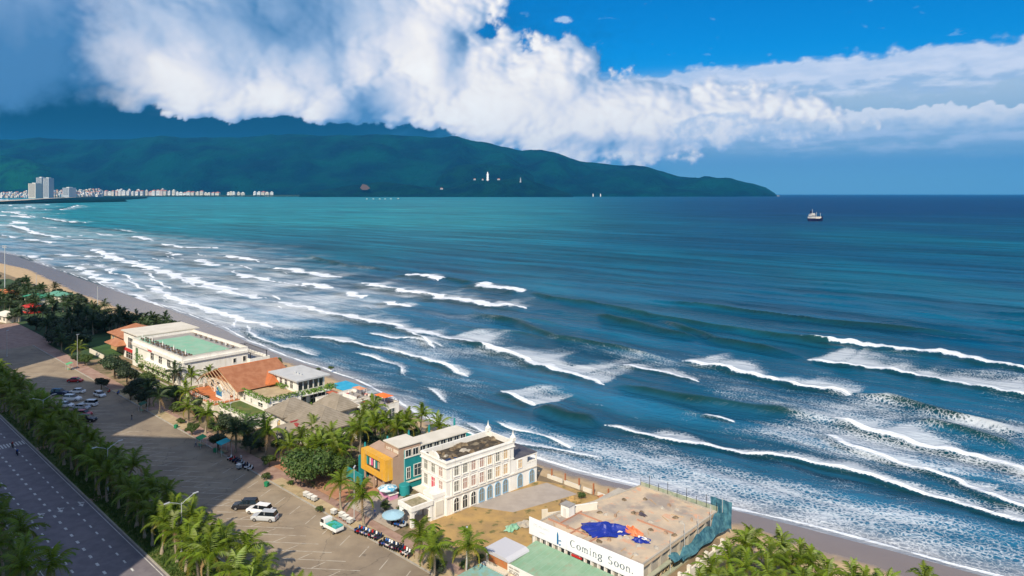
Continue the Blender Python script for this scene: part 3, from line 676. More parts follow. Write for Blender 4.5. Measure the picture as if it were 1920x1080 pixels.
# lane markings
def mark(mb, u0, u1, v0, v1, z=0.008): mb.add([S(u0, v0, z), S(u1, v0, z), S(u1, v1, z), S(u0, v1, z)], [(0, 1, 2, 3)])
mb = MB()
for vv, ph, w in ((-3.05, 0, .14), (-6.35, 1.2, .2), (-9.75, .6, .14)):
    u = -24+ph
    while u < 120: mark(mb, u, u+1.15, vv-w, vv+w); u += 3.5
    u = -140+ph
    while u < -33: mark(mb, u, u+1.15, vv-w, vv+w); u += 3.5
mark(mb, -420, 230, -13.3, -13.15); mark(mb, -420, 230, -.45, -.33)
mb.build('lane_markings', m_paint, kind='structure')
mb = MB(); k = 0
while k < 22: mark(mb, -28.6, -25.4, -.6-k*.6-.32, -.6-k*.6); k += 1
mb.build('crosswalk_markings', m_paint, kind='structure')
mb = MB()
for vv in (-8.1, -4.95, -1.5):
    for u0 in (21.0, -60.0):
        z = .008; pts = [(0, -.14), (0, .14), (1.7, .14), (1.7, .5), (3.0, 0), (1.7, -.5), (1.7, -.14)]
        mb.add([S(u0-1.5+a, vv+b, z) for a, b in pts], [tuple(range(7))])
        mb.add([S(u0-1.5+a, vv+b, z) for a, b in ((.5, .16), (1.0, .9), (1.35, .62), (.9, .16))], [(0, 1, 2, 3)])
mb.build('road_arrows', m_paint, kind='structure')
# slanted parking bays
mb = MB(); la = rad(-5); dx, dy = math.cos(la), math.sin(la)
def lotline(mb, c, ln, ang, w=.075, z=.0085):
    d = Vector((math.cos(ang), math.sin(ang), 0)); n = Vector((-d.y, d.x, 0)); c = Vector((c.x, c.y, z))
    mb.add([c-d*ln/2-n*w, c+d*ln/2-n*w, c+d*ln/2+n*w, c-d*ln/2+n*w], [(0, 1, 2, 3)])
u = -100.0
while u < 130:
    if not (-38 < u < -30): 
        lotline(mb, S(u, 18.3), 10.6, la); lotline(mb, S(u+1.9, 18.0), 2.6, la+rad(52))
    u += 4.1
u = 20.0
while u < 120: lotline(mb, S(u, 25.4), 3.6, la+rad(80)); u += 5.6
mb.build('bay_markings', m_faint, kind='structure')

# ------------------------------------------------------------------ palms and trees
m_trunk = mat('palm_bark', (.22,.18,.13), .95, (.33,.28,.21), 3, .03, 12)
m_frond = mat('palm_leaf', (.175,.24,.014), .5, (.10,.165,.012), .6, trans=.35, rnd=.28)
m_frond_y = mat('palm_leaf_yellowed', (.26,.22,.03), .6, (.17,.18,.025), .6, trans=.3, rnd=.2)
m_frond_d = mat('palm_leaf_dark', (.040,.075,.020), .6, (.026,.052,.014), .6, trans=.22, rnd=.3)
m_dead = mat('palm_leaf_dry', (.26,.17,.08), .9)
def frond_mesh(name, L, rise, droop, n, mt, leaf=.95):
    vs = []; fs = []; pts = []
    for i in range(n+1):
        s = i/n; x = L*s*(1-.20*s*s*droop); z = rise*math.sin(min(s*1.9, 1.57))*L*.5-droop*L*.75*s**2.3; pts.append(Vector((x, 0, z)))
    for i in range(n):
        a, b = pts[i], pts[i+1]; s = (i+.5)/n; w = .035*(1-s)+.008; o = len(vs)
        vs += [a+Vector((0, -w, 0)), a+Vector((0, w, 0)), b+Vector((0, w*.8, 0)), b+Vector((0, -w*.8, 0))]; fs.append((o, o+1, o+2, o+3))
    for i in range(1, n+1):
        for sub in (0, .5):
            s = (i-sub)/n; j = min(int(s*n), n-1); t = s*n-j; p = pts[j].lerp(pts[j+1], t)
            ll = leaf*math.sin(math.pi*min(.96, .16+s*.84))**.6*(1 if s < .97 else .5)
            for sg in (-1, 1):
                d = Vector((.50+.25*s, sg*.80, -.30-.42*random.random())).normalized()*ll*random.uniform(.85, 1.1); w = Vector((.15, 0, .03)); o = len(vs)
                vs += [p-w*.7, p+w, p+d]; fs.append((o, o+1, o+2))
    me = bpy.data.meshes.new(name); me.from_pydata([tuple(q) for q in vs], [], fs); me.materials.append(mt); me.update(); return me
def frond_set(mt, mty):
    return [frond_mesh('frond', 2.9, 1.35, .15, 7, mt), frond_mesh('frond', 3.2, 1.0, .55, 7, mt), frond_mesh('frond', 3.2, .65, .85, 7, mt), frond_mesh('frond', 3.1, .2, 1.15, 7, mty), frond_mesh('frond', 3.3, .85, .65, 7, mt)]
random.seed(11)
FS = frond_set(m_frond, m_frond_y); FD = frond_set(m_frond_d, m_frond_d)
def trunk_mesh(h, lean, r=.16):
    mb = MB(); pts = []; rs = []
    for i in range(7):
        s = i/6; pts.append((lean*s*s*.8, lean*.4*math.sin(s*3), h*s)); rs.append(r*(1.55-.35*min(1, s*4)-.4*s) if s else r*1.9)
    mb.tube(pts, rs, 6)
    me = bpy.data.meshes.new('trunk'); me.from_pydata([tuple(q) for q in mb.v], [], mb.f); me.materials.append(m_trunk)
    me.polygons.foreach_set('use_smooth', [True]*len(me.polygons)); me.update(); return me, Vector(pts[-1])
FDEAD = frond_mesh('frond', 2.8, .0, 1.35, 6, m_dead)
TR = [trunk_mesh(h, l) for h, l in ((4.2, .3), (5.0, .5), (5.8, -.5), (6.6, .8), (7.5, .5))]
def crown_mats(k, seed):
    rr = random.Random(seed); out = []
    n = 19 if k else 15
    for i in range(n):
        a = i*2.39996+rr.uniform(-.25, .25); q = i/(n-1)
        kind = 0 if q < .2 else 1 if q < .42 else 4 if q < .6 else 2 if q < .84 else 3
        tilt = rr.uniform(-.12, .12)+{0: -.75, 1: -.32, 4: -.1, 2: .12, 3: .30}[kind]
        out.append((kind, Matrix.Rotation(a, 4, 'Z') @ Matrix.Rotation(tilt, 4, 'Y') @ Matrix.Rotation(rr.uniform(-.3, .3), 4, 'X') @ Matrix.Scale(rr.uniform(.85, 1.12), 4)))
    return out
CROWNS = {}
def crown_mesh(fs, key, seed):
    if (key, seed) in CROWNS: return CROWNS[(key, seed)]
    vs = []; fcs = []; mi = []
    for kind, M in crown_mats(1, seed):
        me = fs[kind]; o = len(vs); vs += [tuple(M @ v.co) for v in me.vertices]
        for p in me.polygons: fcs.append([o+i for i in p.vertices]); mi.append(1 if kind == 3 else 0)
    me = bpy.data.meshes.new('crown'); me.from_pydata(vs, [], fcs); me.materials.append(fs[0].materials[0]); me.materials.append(fs[3].materials[0]); me.polygons.foreach_set('material_index', mi); me.update()
    CROWNS[(key, seed)] = me; return me
PROTO = {}
def palm(loc, h, label, dark=False, group=None, detail=True, sc=1.0, seed=None):
    """thing > trunk, frond x 19 (near) or trunk, crown (far)"""
    seed = random.randint(0, 5) if seed is None else seed
    ti = min(range(5), key=lambda i: abs([4.2, 5, 5.8, 6.6, 7.5][i]-h)); key = (ti, dark, detail, seed)
    rz = random.random()*6.28; cs = sc*random.uniform(1.15, 1.35)
    if key not in PROTO:
        t = thing('palm_tree', label, 'palm tree', loc, rz, group); me, top = TR[ti]
        link('trunk', me, t); fs = FD if dark else FS
        if detail:
            for kind, M in crown_mats(1, seed):
                o = link('frond', fs[kind] if kind != 3 or (seed+len(t.children)) % 4 else FDEAD, t); o.matrix_local = Matrix.Translation(top+Vector((0, 0, -.05))) @ M
        else: link('crown', crown_mesh(fs, dark, seed), t).location = top
        PROTO[key] = t
    else:
        t = copy_tree(PROTO[key]); t.location = loc; t.rotation_euler = (0, 0, rz); t['label'] = label
        if group: t['group'] = group
        elif 'group' in t: del t['group']
    t.scale = (cs, cs, sc*h/[4.2, 5, 5.8, 6.6, 7.5][ti]); return t
def leaf_mesh(name, blobs, n, size, mt, seed=1, shell=.55):
    rr = random.Random(seed); vs = []; fs = []
    tot = sum(b[3]**2 for b in blobs)
    for (x, y, z, r, fl) in blobs:
        for _ in range(int(n*r*r/tot)):
            d = Vector((rr.gauss(0, 1), rr.gauss(0, 1), rr.gauss(0, 1))).normalized(); q = r*(shell+(1-shell)*rr.random()**.6)*(1+.28*mnoise.noise(d*2.2+Vector((x, y, z))))
            p = Vector((x+d.x*q, y+d.y*q, z+d.z*q*fl)); nrm = (d+Vector((rr.gauss(0, .5), rr.gauss(0, .5), rr.gauss(0, .5)+.3))).normalized()
            a = nrm.orthogonal().normalized(); b = nrm.cross(a); th = rr.random()*6.28; a, b = a*math.cos(th)+b*math.sin(th), b*math.cos(th)-a*math.sin(th)
            s = size*rr.uniform(.6, 1.35); o = len(vs); vs += [p-a*s, p+b*s*.55, p+a*s, p-b*s*.55]; fs.append((o, o+1, o+2, o+3))
    me = bpy.data.meshes.new(name); me.from_pydata([tuple(q) for q in vs], [], fs); me.materials.append(mt); me.update(); return me
m_bark = mat('tree_bark', (.10,.075,.05), .95, (.16,.12,.08), 3, .03, 9)
m_leafg = mat('broad_leaf', (.045,.095,.018), .6, (.085,.13,.025), .45, trans=.25, rnd=.2)
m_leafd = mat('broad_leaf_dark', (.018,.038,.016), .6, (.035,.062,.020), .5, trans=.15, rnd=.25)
def limbs(h, sp, seed, r=.2):
    rr = random.Random(seed); mb = MB(); mb.tube([(0, 0, 0), (.1, .05, h*.3), (.05, .1, h*.55)], [r*1.3, r, r*.75], 7)
    for k in range(6):
        a = k*1.05+rr.uniform(-.3, .3); e = (math.cos(a)*sp*.6, math.sin(a)*sp*.6, h*rr.uniform(.65, .9)); mb.tube([(.05, .1, h*rr.uniform(.35, .55)), (e[0]*.5, e[1]*.5, h*.62), e], [r*.6, r*.35, r*.12], 5)
    me = bpy.data.meshes.new('trunk'); me.from_pydata([tuple(q) for q in mb.v], [], mb.f); me.materials.append(m_bark); me.update(); return me
def tree_kit(h, sp, nb, n, size, mt, seed, fl=.75):
    rr = random.Random(seed); bl = [(0, 0, h*.72, sp*.5, fl)]
    for k in range(nb):
        a = k*2.4+rr.uniform(-.4, .4); q = sp*rr.uniform(.35, .62); bl.append((math.cos(a)*q, math.sin(a)*q, h*rr.uniform(.5, .88), sp*rr.uniform(.28, .42), fl))
    return limbs(h, sp, seed), leaf_mesh('crown', bl, n, size, mt, seed)
TK = {'big': tree_kit(6.5, 6.0, 16, 4200, .27, m_leafg, 3, .62), 'dark': tree_kit(6.0, 4.6, 9, 3200, .26, m_leafd, 5, .6), 'dark2': tree_kit(5.0, 3.6, 7, 2200, .26, m_leafd, 9), 'green': tree_kit(5.0, 3.4, 8, 2600, .22, m_leafg, 7), 'bush': tree_kit(1.6, 1.5, 6, 900, .13, m_leafg, 8), 'far': tree_kit(5.5, 4.2, 7, 1100, .42, m_leafd, 12)}
def tree(kind, loc, label, sc=1.0, group=None, name='leafy_tree', cat='tree'):
    t = thing(name, label, cat, loc, random.random()*6.28, group); a, b = TK[kind]; link('trunk', a, t); link('crown', b, t); t.scale = (sc*random.uniform(.9, 1.1), sc*random.uniform(.9, 1.1), sc*random.uniform(.9, 1.1)); return t
random.seed(21)
# median strip palms
mg = 'coconut palms of the median strip'
u = -150.0; i = 0
while u < 96:
    for vv in (2.3, 5.9):
        if random.random() < .04: continue
        uu = u+random.uniform(-1.2, 1.2)+(2.2 if vv > 4 else 0); lit = uu > 43
        if vv > 4 and 36 < uu < 40: continue
        h = random.uniform(4.4, 6.3)
        kr = 'avenue-side' if vv < 4 else 'lot-side'; ln, lu = min((('sunlit', 54.8), ('middle', 18.4), ('farthest', -29.7)), key=lambda q: abs(q[1]-uu)); k_ = int(abs(uu-lu)/4.6)
        od = ('first', 'second', 'third', 'fourth', 'fifth', 'sixth', 'seventh', 'eighth', 'ninth', 'tenth')[min(9, k_)]; dr = 'below' if uu > lu else 'above'
        if uu > -52: lab = '%s %s median palm %s the %s double street lamp' % (od, kr, dr, ln)
        else: lab = 'small dark palm on the median far up beyond the farthest double street lamp'
        if lit: lab = 'sunlit '+lab
        palm(S(uu, vv+random.uniform(-.5, .5), .14), h, lab, dark=False, group=('sunlit ' if lit else 'shaded ' if uu > -52 else 'distant ')+mg, detail=uu > -5, sc=random.uniform(.88, 1.05)*(1.0 if uu > -40 else .95))
    u += 4.6
# far-left avenue palms
for (uu, vv, h) in ((22, -15.2, 5.6), (26.5, -17.6, 6.0), (31, -15.4, 5.4), (35, -17.9, 6.4), (39.5, -15.6, 5.8), (43, -18, 6.2), (47.5, -16.5, 5.6), (18, -17.4, 5.8), (13, -15.4, 5.5)):
    palm(S(uu, vv, .14), h, 'dark coconut palm beyond the avenue at the left edge of the picture', group='shaded palms left of the avenue')
palm(S(56.5, -14.8, .14), 5.8, 'sunlit palm rising at the bottom left corner, left of the avenue')
palm(S(52.3, -17.0, .14), 5.6, 'half-lit palm just above the sunlit one in the bottom left corner')
def atcrown(px, py, h): p = P3(px, py, h); return Vector((p.x, p.y, 0))
near = [ # crown px, py, height, label
 (495,815,6.8,'tall bright palm between the parking lot and the grey-roofed villa'),
 (385,775,5.2,'yellow-green palm on the sandy verge below the terracotta-roofed house'),
 (352,762,4.8,'low feathery palm at the left end of the sunlit sandy verge'),
 (346,735,5.0,'palm with pale fronds left of the tiled terrace of the terracotta house'),
 (357,704,5.6,'tall palm standing before the blank side wall of the white flat-roofed building'),
 (325,698,5.2,'dark palm before the left corner of the white flat-roofed building side wall'),
 (395,703,5.0,'palm between the white flat-roofed building and the terracotta roof'),
 (298,742,5.0,'dark palm at the right end of the dark tree row beside the parking lot'),
 (280,730,4.6,'dark palm in the tree row beside the lot, left of the row end'),
 (672,808,6.2,'tall palm between the villa and the white terrace restaurant'),
 (633,833,5.6,'palm in front of the right corner of the grey hipped roof'),
 (602,838,5.0,'yellowish palm below the grey hipped roof of the villa'),
 (706,797,5.2,'palm left of the others under the white restaurant terrace'),
 (727,793,5.6,'middle palm under the white restaurant terrace'),
 (748,800,5.2,'palm right of the white restaurant, near the beach'),
 (788,777,5.6,'palm above the teal spikes, closest to the beach sand'),
 (765,798,4.6,'low palm right behind the teal-walled yard'),
 (823,798,4.4,'small palm on the sand behind the white hotel roof'),
 (640,905,5.4,'palm with green crown on the red earth left of the yellow box building'),
 (683,930,5.8,'yellow-green palm with fruit beside the lamp post before the white portico'),
 (790,1003,5.0,'palm left of the pair below the white hotel portico'),
 (812,1024,5.4,'palm right of the pair below the white hotel portico'),
 (872,1022,5.6,'single palm beside the tall thin pole near the bottom centre'),
 (441,808,5.2,'dark shaded palm behind the teal awning'),
 (462,800,5.4,'dark shaded palm close behind the tall bright palm'),
 (116,640,4.4,'small dark palm standing alone on the pink plaza'),
 (148,652,4.8,'palm beside the lamp post on the edge of the pink plaza'),
 (540,835,4.6,'low green palm before the villa porch'),
 (575,845,4.8,'low palm with drooping fronds left of the yellowish one under the villa roof'),
 (285,598,4.5,'small palm behind the flat white roof near the beach'),
]
for (px, py, h, lab) in near:
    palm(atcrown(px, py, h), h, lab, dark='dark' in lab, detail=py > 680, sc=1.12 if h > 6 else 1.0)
# bottom-right grove
random.seed(31)
grove = [(1336,1062),(1362,1035),(1392,1010),(1416,1004),(1442,1030),(1466,1010),(1400,1052),(1436,1068),(1475,1050),(1498,1030),(1520,1046),(1510,1075),(1548,1064),(1372,1082),(1462,1088),(1590,1072),(1622,1088),(1655,1090),(1690,1102),(1738,1082),(1760,1104),(1345,1092),(1408,1098),(1540,1100),(1580,1104),(1310,1088)]
for k, (px, py) in enumerate(grove):
    h = random.uniform(6.0, 7.6)
    lab = {0: 'leftmost palm of the grove beside the blue-netted site wall', 2: 'topmost palm of the grove, against the wet beach', 19: 'lone palm at the right end of the beach grove, far from the others', 5: 'second high palm of the grove, right of the topmost one'}.get(k, 'palm of the beach grove cut by the bottom edge of the picture' if py > 1080 else 'palm at the left side of the beach grove, near the cream boundary wall' if px < 1400 else 'palm in the middle of the beach grove right of the construction site' if px < 1530 else 'palm at the right side of the beach grove, before the wet sand')
    palm(atcrown(px, py, h), h, lab, group=None if k in (0, 2, 5, 19) else 'palms of the beach grove', sc=.84)
# park trees at the far left
random.seed(41)
n = 0
def park_ok(u, v):
    if -148 < u < -114 and 44 < v < 63: return False
    return True
for (u0, u1, v0, v1, cnt) in ((-255, -118, 34.5, 72, 95), (-300, -255, 30, 74, 34), (-160, -108, 62, 75, 16), (-420, -300, 20, 72, 40)):
    k = 0
    while k < cnt:
        u, v = random.uniform(u0, u1), random.uniform(v0, v1)
        if not park_ok(u, v): continue
        k += 1
        zn = 'along the plaza side of the park' if v < 44 else 'on the beach edge of the park' if v > 62 else 'in the middle of the park'; zu = 'near the lawn' if u > -165 else 'beside the pavilions' if u > -255 else 'at the far left edge'
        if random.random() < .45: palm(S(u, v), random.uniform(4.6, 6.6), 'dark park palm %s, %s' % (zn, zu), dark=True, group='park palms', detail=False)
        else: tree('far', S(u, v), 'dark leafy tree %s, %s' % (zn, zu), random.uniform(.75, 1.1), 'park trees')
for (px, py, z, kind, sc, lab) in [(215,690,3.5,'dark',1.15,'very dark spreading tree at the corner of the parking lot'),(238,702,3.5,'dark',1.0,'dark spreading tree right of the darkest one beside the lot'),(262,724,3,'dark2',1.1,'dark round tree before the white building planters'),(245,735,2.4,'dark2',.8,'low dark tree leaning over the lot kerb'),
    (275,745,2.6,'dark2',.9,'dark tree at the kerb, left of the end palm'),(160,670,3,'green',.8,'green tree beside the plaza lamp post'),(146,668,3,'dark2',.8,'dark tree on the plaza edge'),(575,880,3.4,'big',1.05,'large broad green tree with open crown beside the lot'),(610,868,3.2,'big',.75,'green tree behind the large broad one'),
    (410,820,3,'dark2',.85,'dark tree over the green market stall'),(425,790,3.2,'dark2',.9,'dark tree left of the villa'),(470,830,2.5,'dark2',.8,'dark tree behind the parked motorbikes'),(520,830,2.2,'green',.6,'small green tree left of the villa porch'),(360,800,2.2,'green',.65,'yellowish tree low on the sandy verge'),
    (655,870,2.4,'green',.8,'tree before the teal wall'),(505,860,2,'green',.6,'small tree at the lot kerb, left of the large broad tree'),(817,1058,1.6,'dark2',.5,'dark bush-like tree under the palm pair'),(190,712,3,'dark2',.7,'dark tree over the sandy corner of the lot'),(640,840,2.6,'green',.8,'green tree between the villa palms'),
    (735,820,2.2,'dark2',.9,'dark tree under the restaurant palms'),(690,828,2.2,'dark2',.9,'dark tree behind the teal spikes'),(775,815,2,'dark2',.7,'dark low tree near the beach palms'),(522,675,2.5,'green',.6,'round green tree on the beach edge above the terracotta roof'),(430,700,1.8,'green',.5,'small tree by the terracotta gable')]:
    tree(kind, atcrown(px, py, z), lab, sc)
for (px, py, sc, lab) in [(737,902,.7,'round clipped bush under the yellow box'),(765,935,.8,'leafy bush beside the white portico'),(722,950,.9,'green bush beside the round pale table umbrella'),(500,895,.9,'bush at the corner of the lot kerb'),(545,905,.7,'yellowish bush on the verge'),(395,800,.8,'bush at the foot of the verge palm'),(338,790,.9,'dry bush at the left end of the verge'),
    (600,955,.7,'low bush beside the white vendor boxes'),(750,958,.8,'bush with red flowers before the portico arch'),(265,690,1.2,'hedge bush on the white building planter'),(300,700,1.2,'green planter bush left of the side wall'),(870,1060,.8,'weedy bush near the thin pole'),(900,1045,.7,'weedy bush on the sand left of the sheds'),(620,690,.8,'beach shrub above the turquoise roof'),(560,690,.9,'beach shrub behind the grey roof block'),(597,694,.8,'beach shrub right of the grey roof block'),(830,880,.6,'plant in the annex balcony'),(1090,930,.8,'brown bush on the waste ground')]:
    p = P3(px, py, .6); tree('bush', Vector((p.x, p.y, 0)), lab, sc, name='bush', cat='bush')

random.seed(91)
for k in range(46):   # shrubs filling the plots
    u, v = (random.uniform(-62, 30), random.uniform(33.6, 41)) if k < 34 else (random.uniform(28, 46), random.uniform(36, 58))
    if k % 4 == 3: tree('green' if k % 8 == 3 else 'dark2', S(u, v), 'leafy tree in the planted belt between the pavement and the beach houses', random.uniform(.55, .85), 'trees of the planted belt')
    else: tree('bush', S(u, v), 'bush in the planted belt between the pavement and the beach houses', random.uniform(.9, 1.5), 'bushes of the planted belt', 'bush', 'bush')
for k in range(12): u, v = random.uniform(26, 44), random.uniform(38, 66); palm(S(u, v), random.uniform(4.2, 5.6), 'palm in the cluster between the hipped villa and the yellow box building', group='palms behind the yellow box building')
# ------------------------------------------------------------------ street lamps and poles
m_galv = mat('galvanised_steel', (.55,.57,.58), .45, metal=.3)
m_lampglass = mat('lamp_glass', (.75,.75,.72), .2)
def lamp_proto():
    t = thing('street_lamp', '', 'street lamp')
    MB().tube([(0, 0, 0), (0, 0, 3), (0, 0, 8.6)], [.13, .10, .07], 8).build('pole', m_galv, t)
    MB().box(-.22, .22, -.22, .22, 0, .08).lathe([(.2, .08), (.17, .5), (.12, .6)], 8).build('base', m_galv, t)
    for sg in (-1, 1):
        MB().tube([(0, 0, 8.3), (0, sg*.7, 8.75), (0, sg*2.1, 9.35)], .05, 6).build('arm', m_galv, t)
        MB().box(-.14, .14, sg*2.0 if sg > 0 else -2.95, 2.95 if sg > 0 else -2.0, 9.32, 9.44).build('lamp_head', m_galv, t)
        MB().box(-.1, .1, sg*2.1 if sg > 0 else -2.8, 2.8 if sg > 0 else -2.1, 9.295, 9.316).build('lamp_glass', m_lampglass, t)
    return t
lp = lamp_proto(); spots = [(54.8, 4.1, 'double-armed street lamp standing in the sunlit palms of the median strip'), (18.4, 4.0, 'double-armed street lamp among the shaded palms in the middle of the strip'), (-29.7, 4.0, 'double-armed street lamp beside the parked cars, farthest up the strip')]
for i, (u, v, lab) in enumerate(spots):
    o = lp if i == 0 else copy_tree(lp); o.location = S(u, v, .14); o.rotation_euler = (0, 0, AU+rad(8)); o['label'] = lab; o['group'] = 'double-armed street lamps'
def post(px, pyb, pyt, lab, r=.09, head=None, name='lamp_post', cat='lamp post'):
    p = P3(px, pyb, 0); top = H-(pyt-HOR)*p.y/F; t = thing(name, lab, cat, (p.x, p.y, 0))
    MB().tube([(0, 0, 0), (0, 0, top)], [r, r*.6], 7).build('pole', m_galv, t)
    MB().box(-.2, .2, -.2, .2, 0, .12).build('base', m_galv, t)
    if head == 'flood':
        MB().box(-1.4, 1.4, -.12, .12, top-.2, top).box(-1.2, 1.2, -.12, .12, top-1.2, top-1.05).build('crossbar', m_galv, t)
        for k in range(8): MB().box(-1.3+.7*(k % 4), -.85+.7*(k % 4), -.4, -.12, top-.15-(k//4)*1.0, top+.3-(k//4)*1.0).build('floodlight', m_galv, t)
    else: MB().box(-.12, .12, -.3, .9, top, top+.12).build('lamp_head', m_galv, t)
post(9, 546, 461, 'tall floodlight mast at the left edge, rising over the park trees', .28, 'flood')
post(183, 583, 537, 'grey lamp post standing in the park trees near the beach', .2)
post(13, 668, 620, 'thin pale lamp post on the plaza at the left edge'); post(145, 690, 628, 'lamp post on the plaza edge beside the two small trees')
post(664, 975, 877, 'slim white lamp post on the red earth before the yellow box'); post(875, 1090, 993, 'thin tall pole near the bottom centre beside the single palm'); post(520, 848, 790, 'lamp post left of the villa porch'); post(432, 793, 757, 'short lamp post below the tiled terrace')
post(68, 545, 515, 'distant lamp post above the green roofs in the park', .16)

# ------------------------------------------------------------------ vehicles
m_tyre = mat('tyre_rubber', (.012,.012,.013), .9); m_rim = mat('wheel_rim', (.5,.5,.52), .3, metal=.8); m_glass = mat('car_glass', (.01,.014,.018), .06, spec=.8)
m_hl = mat('headlight_lens', (.8,.8,.78), .1); m_tl = mat('tail_light_lens', (.35,.01,.01), .2); m_black = mat('black_trim', (.015,.015,.016), .6)
def paint(name, c, r=.22): return mat('car_paint_'+name, c, r, spec=.6)
def wheel(t, x, y, r, w=.22):
    k = MB(); n = 14
    for (ra, y0, y1) in ((r, -w/2, w/2),):
        k.prism([(ra*math.cos(6.283*i/n), ra*math.sin(6.283*i/n)) for i in range(n)], y0, y1, 'y')
    o = k.build('wheel', m_tyre, t, loc=(x, y, r)); sg = 1 if y > 0 else -1
    MB().prism([(r*.62*math.cos(6.283*i/10), r*.62*math.sin(6.283*i/10)) for i in range(10)], sg*w/2, sg*(w/2+.015), 'y').build('rim', m_rim, o)
def car(u, v, ang, pm, label, kind='sedan', sc=1.0):
    p = S(u, v, .012); t = thing('parked_car', label, 'car', p, ang, 'cars parked in the lot')
    L, Wd = (4.5, .9) if kind != 'suv' else (4.8, .96); hb = .92 if kind != 'suv' else 1.08; ht = 1.45 if kind == 'sedan' else 1.55 if kind == 'hatch' else 1.82
    # body: loft along x
    xs_ = [-L/2, -L/2+.12, -L/2+.7, -.9, .9, L/2-.9, L/2-.2, L/2]; top = [hb*.72, hb*.92, hb, hb+.02, hb+.02, hb*.93, hb*.80, hb*.62] if kind == 'sedan' else [hb*.85, hb, hb+.03, hb+.03, hb+.02, hb*.95, hb*.84, hb*.62]
    hw = [Wd*.86, Wd*.95, Wd, Wd, Wd, Wd*.98, Wd*.92, Wd*.78]; mb = MB(); vs = []
    for x, zt, w in zip(xs_, top, hw):
        vs += [(x, -w*.92, .24), (x, -w, .45), (x, -w, zt*.80), (x, -w*.9, zt), (x, w*.9, zt), (x, w, zt*.80), (x, w, .45), (x, w*.92, .24)]
    n = 8; fs = [(i*n+k, i*n+(k+1) % n, (i+1)*n+(k+1) % n, (i+1)*n+k) for i in range(len(xs_)-1) for k in range(n)]+[tuple(range(n))[::-1], tuple(range((len(xs_)-1)*n, len(xs_)*n))]
    b = mb.add(vs, fs).build('body', pm, t, smooth=False)
    # greenhouse
    if kind == 'sedan': gx = (-1.75, -1.0, .55, 1.35)
    elif kind == 'hatch': gx = (-2.05, -1.65, .45, 1.25)
    else: gx = (-2.3, -2.05, .35, 1.05)
    z0 = hb-.01; z1 = ht-.05
    g = [(gx[0], z0, Wd*.86), (gx[1], z1, Wd*.70), (gx[2], z1, Wd*.70), (gx[3], z0, Wd*.86)]; vs = []
    for x, z, w in g: vs += [(x, -w, z), (x, w, z)]
    MB().add(vs, [(0, 2, 4, 6), (1, 7, 5, 3), (0, 1, 3, 2), (2, 3, 5, 4), (4, 5, 7, 6)]).build('window', m_glass, t)
    MB().box(gx[1]-.03, gx[2]+.03, -Wd*.71, Wd*.71, z1+.002, ht).build('roof', pm, t)
    for sg in (-1, 1):
        MB().box(-.35, -.27, sg*Wd*.80-.02, sg*Wd*.80+.02, z0, z1).build('pillar', pm, t)
        MB().box(L/2-.16, L/2-.03, sg*Wd*.62-.16, sg*Wd*.62+.16, hb*.58, hb*.70).build('headlight', m_hl, t)
        MB().box(-L/2-.02, -L/2+.08, sg*Wd*.66-.15, sg*Wd*.66+.15, hb*.62, hb*.80).build('tail_light', m_tl, t)
        MB().box(.95, 1.1, sg*(Wd+.09)-.07, sg*(Wd+.09)+.07, hb, hb+.13).build('mirror', pm, t)
        for x in (-L/2+.85, L/2-.88): wheel(t, x, sg*(Wd-.10), .34)
    MB().box(L/2-.02, L/2+.02, -Wd*.4, Wd*.4, .4, .56).build('grille', m_black, t)
    t.scale = (sc, sc, sc); return t
Wt, Rd, Nv, Bk, Sv = paint('white', (.80,.80,.80)), paint('red', (.42,.015,.02)), paint('navy', (.012,.03,.085)), paint('black', (.012,.014,.02)), paint('silver', (.45,.47,.50), .3)
def carpx(px, py, *a, **k): p = P3(px, py, 0); u, v = toUV(p); return car(u, v, *a, **k)
A0 = rad(-5)
carpx(141, 716, A0+rad(6), Rd, 'dark red car parked alone, highest up the lot', 'sedan')
carpx(112, 740, A0+rad(4), Nv, 'navy blue car left of the white ones at the top of the group', 'suv')
carpx(145, 737, A0+rad(186), Wt, 'white sedan right beside the navy blue car', 'sedan')
carpx(187, 743, A0+rad(-28), Wt, 'white hatchback standing apart to the right of the group', 'hatch')
carpx(136, 751, A0+rad(2), Wt, 'white car in the middle row of the group, below the white sedan', 'suv')
carpx(122, 763, A0+rad(3), Wt, 'white car at the lower left of the group', 'hatch')
carpx(153, 767, A0+rad(2), Sv, 'pale silver car just above the red one', 'sedan')
carpx(166, 761, A0+rad(182), Wt, 'white car behind the pale silver one on the right of the group', 'suv')
carpx(156, 779, A0+rad(3), Rd, 'bright red car near the bottom of the group', 'hatch')
carpx(163, 790, A0+rad(2), Bk, 'black car lowest in the group, below the red one', 'suv')
carpx(460, 953, A0+rad(188), Bk, 'black off-road car left of the white one in the sunlit lot', 'suv')
carpx(486, 962, A0+rad(170), Wt, 'white off-road car in the sunlit lot beside the black one', 'suv')
carpx(496, 975, A0+rad(178), Sv, 'silver pickup-like car in front of the white one in the sunlit lot', 'suv')
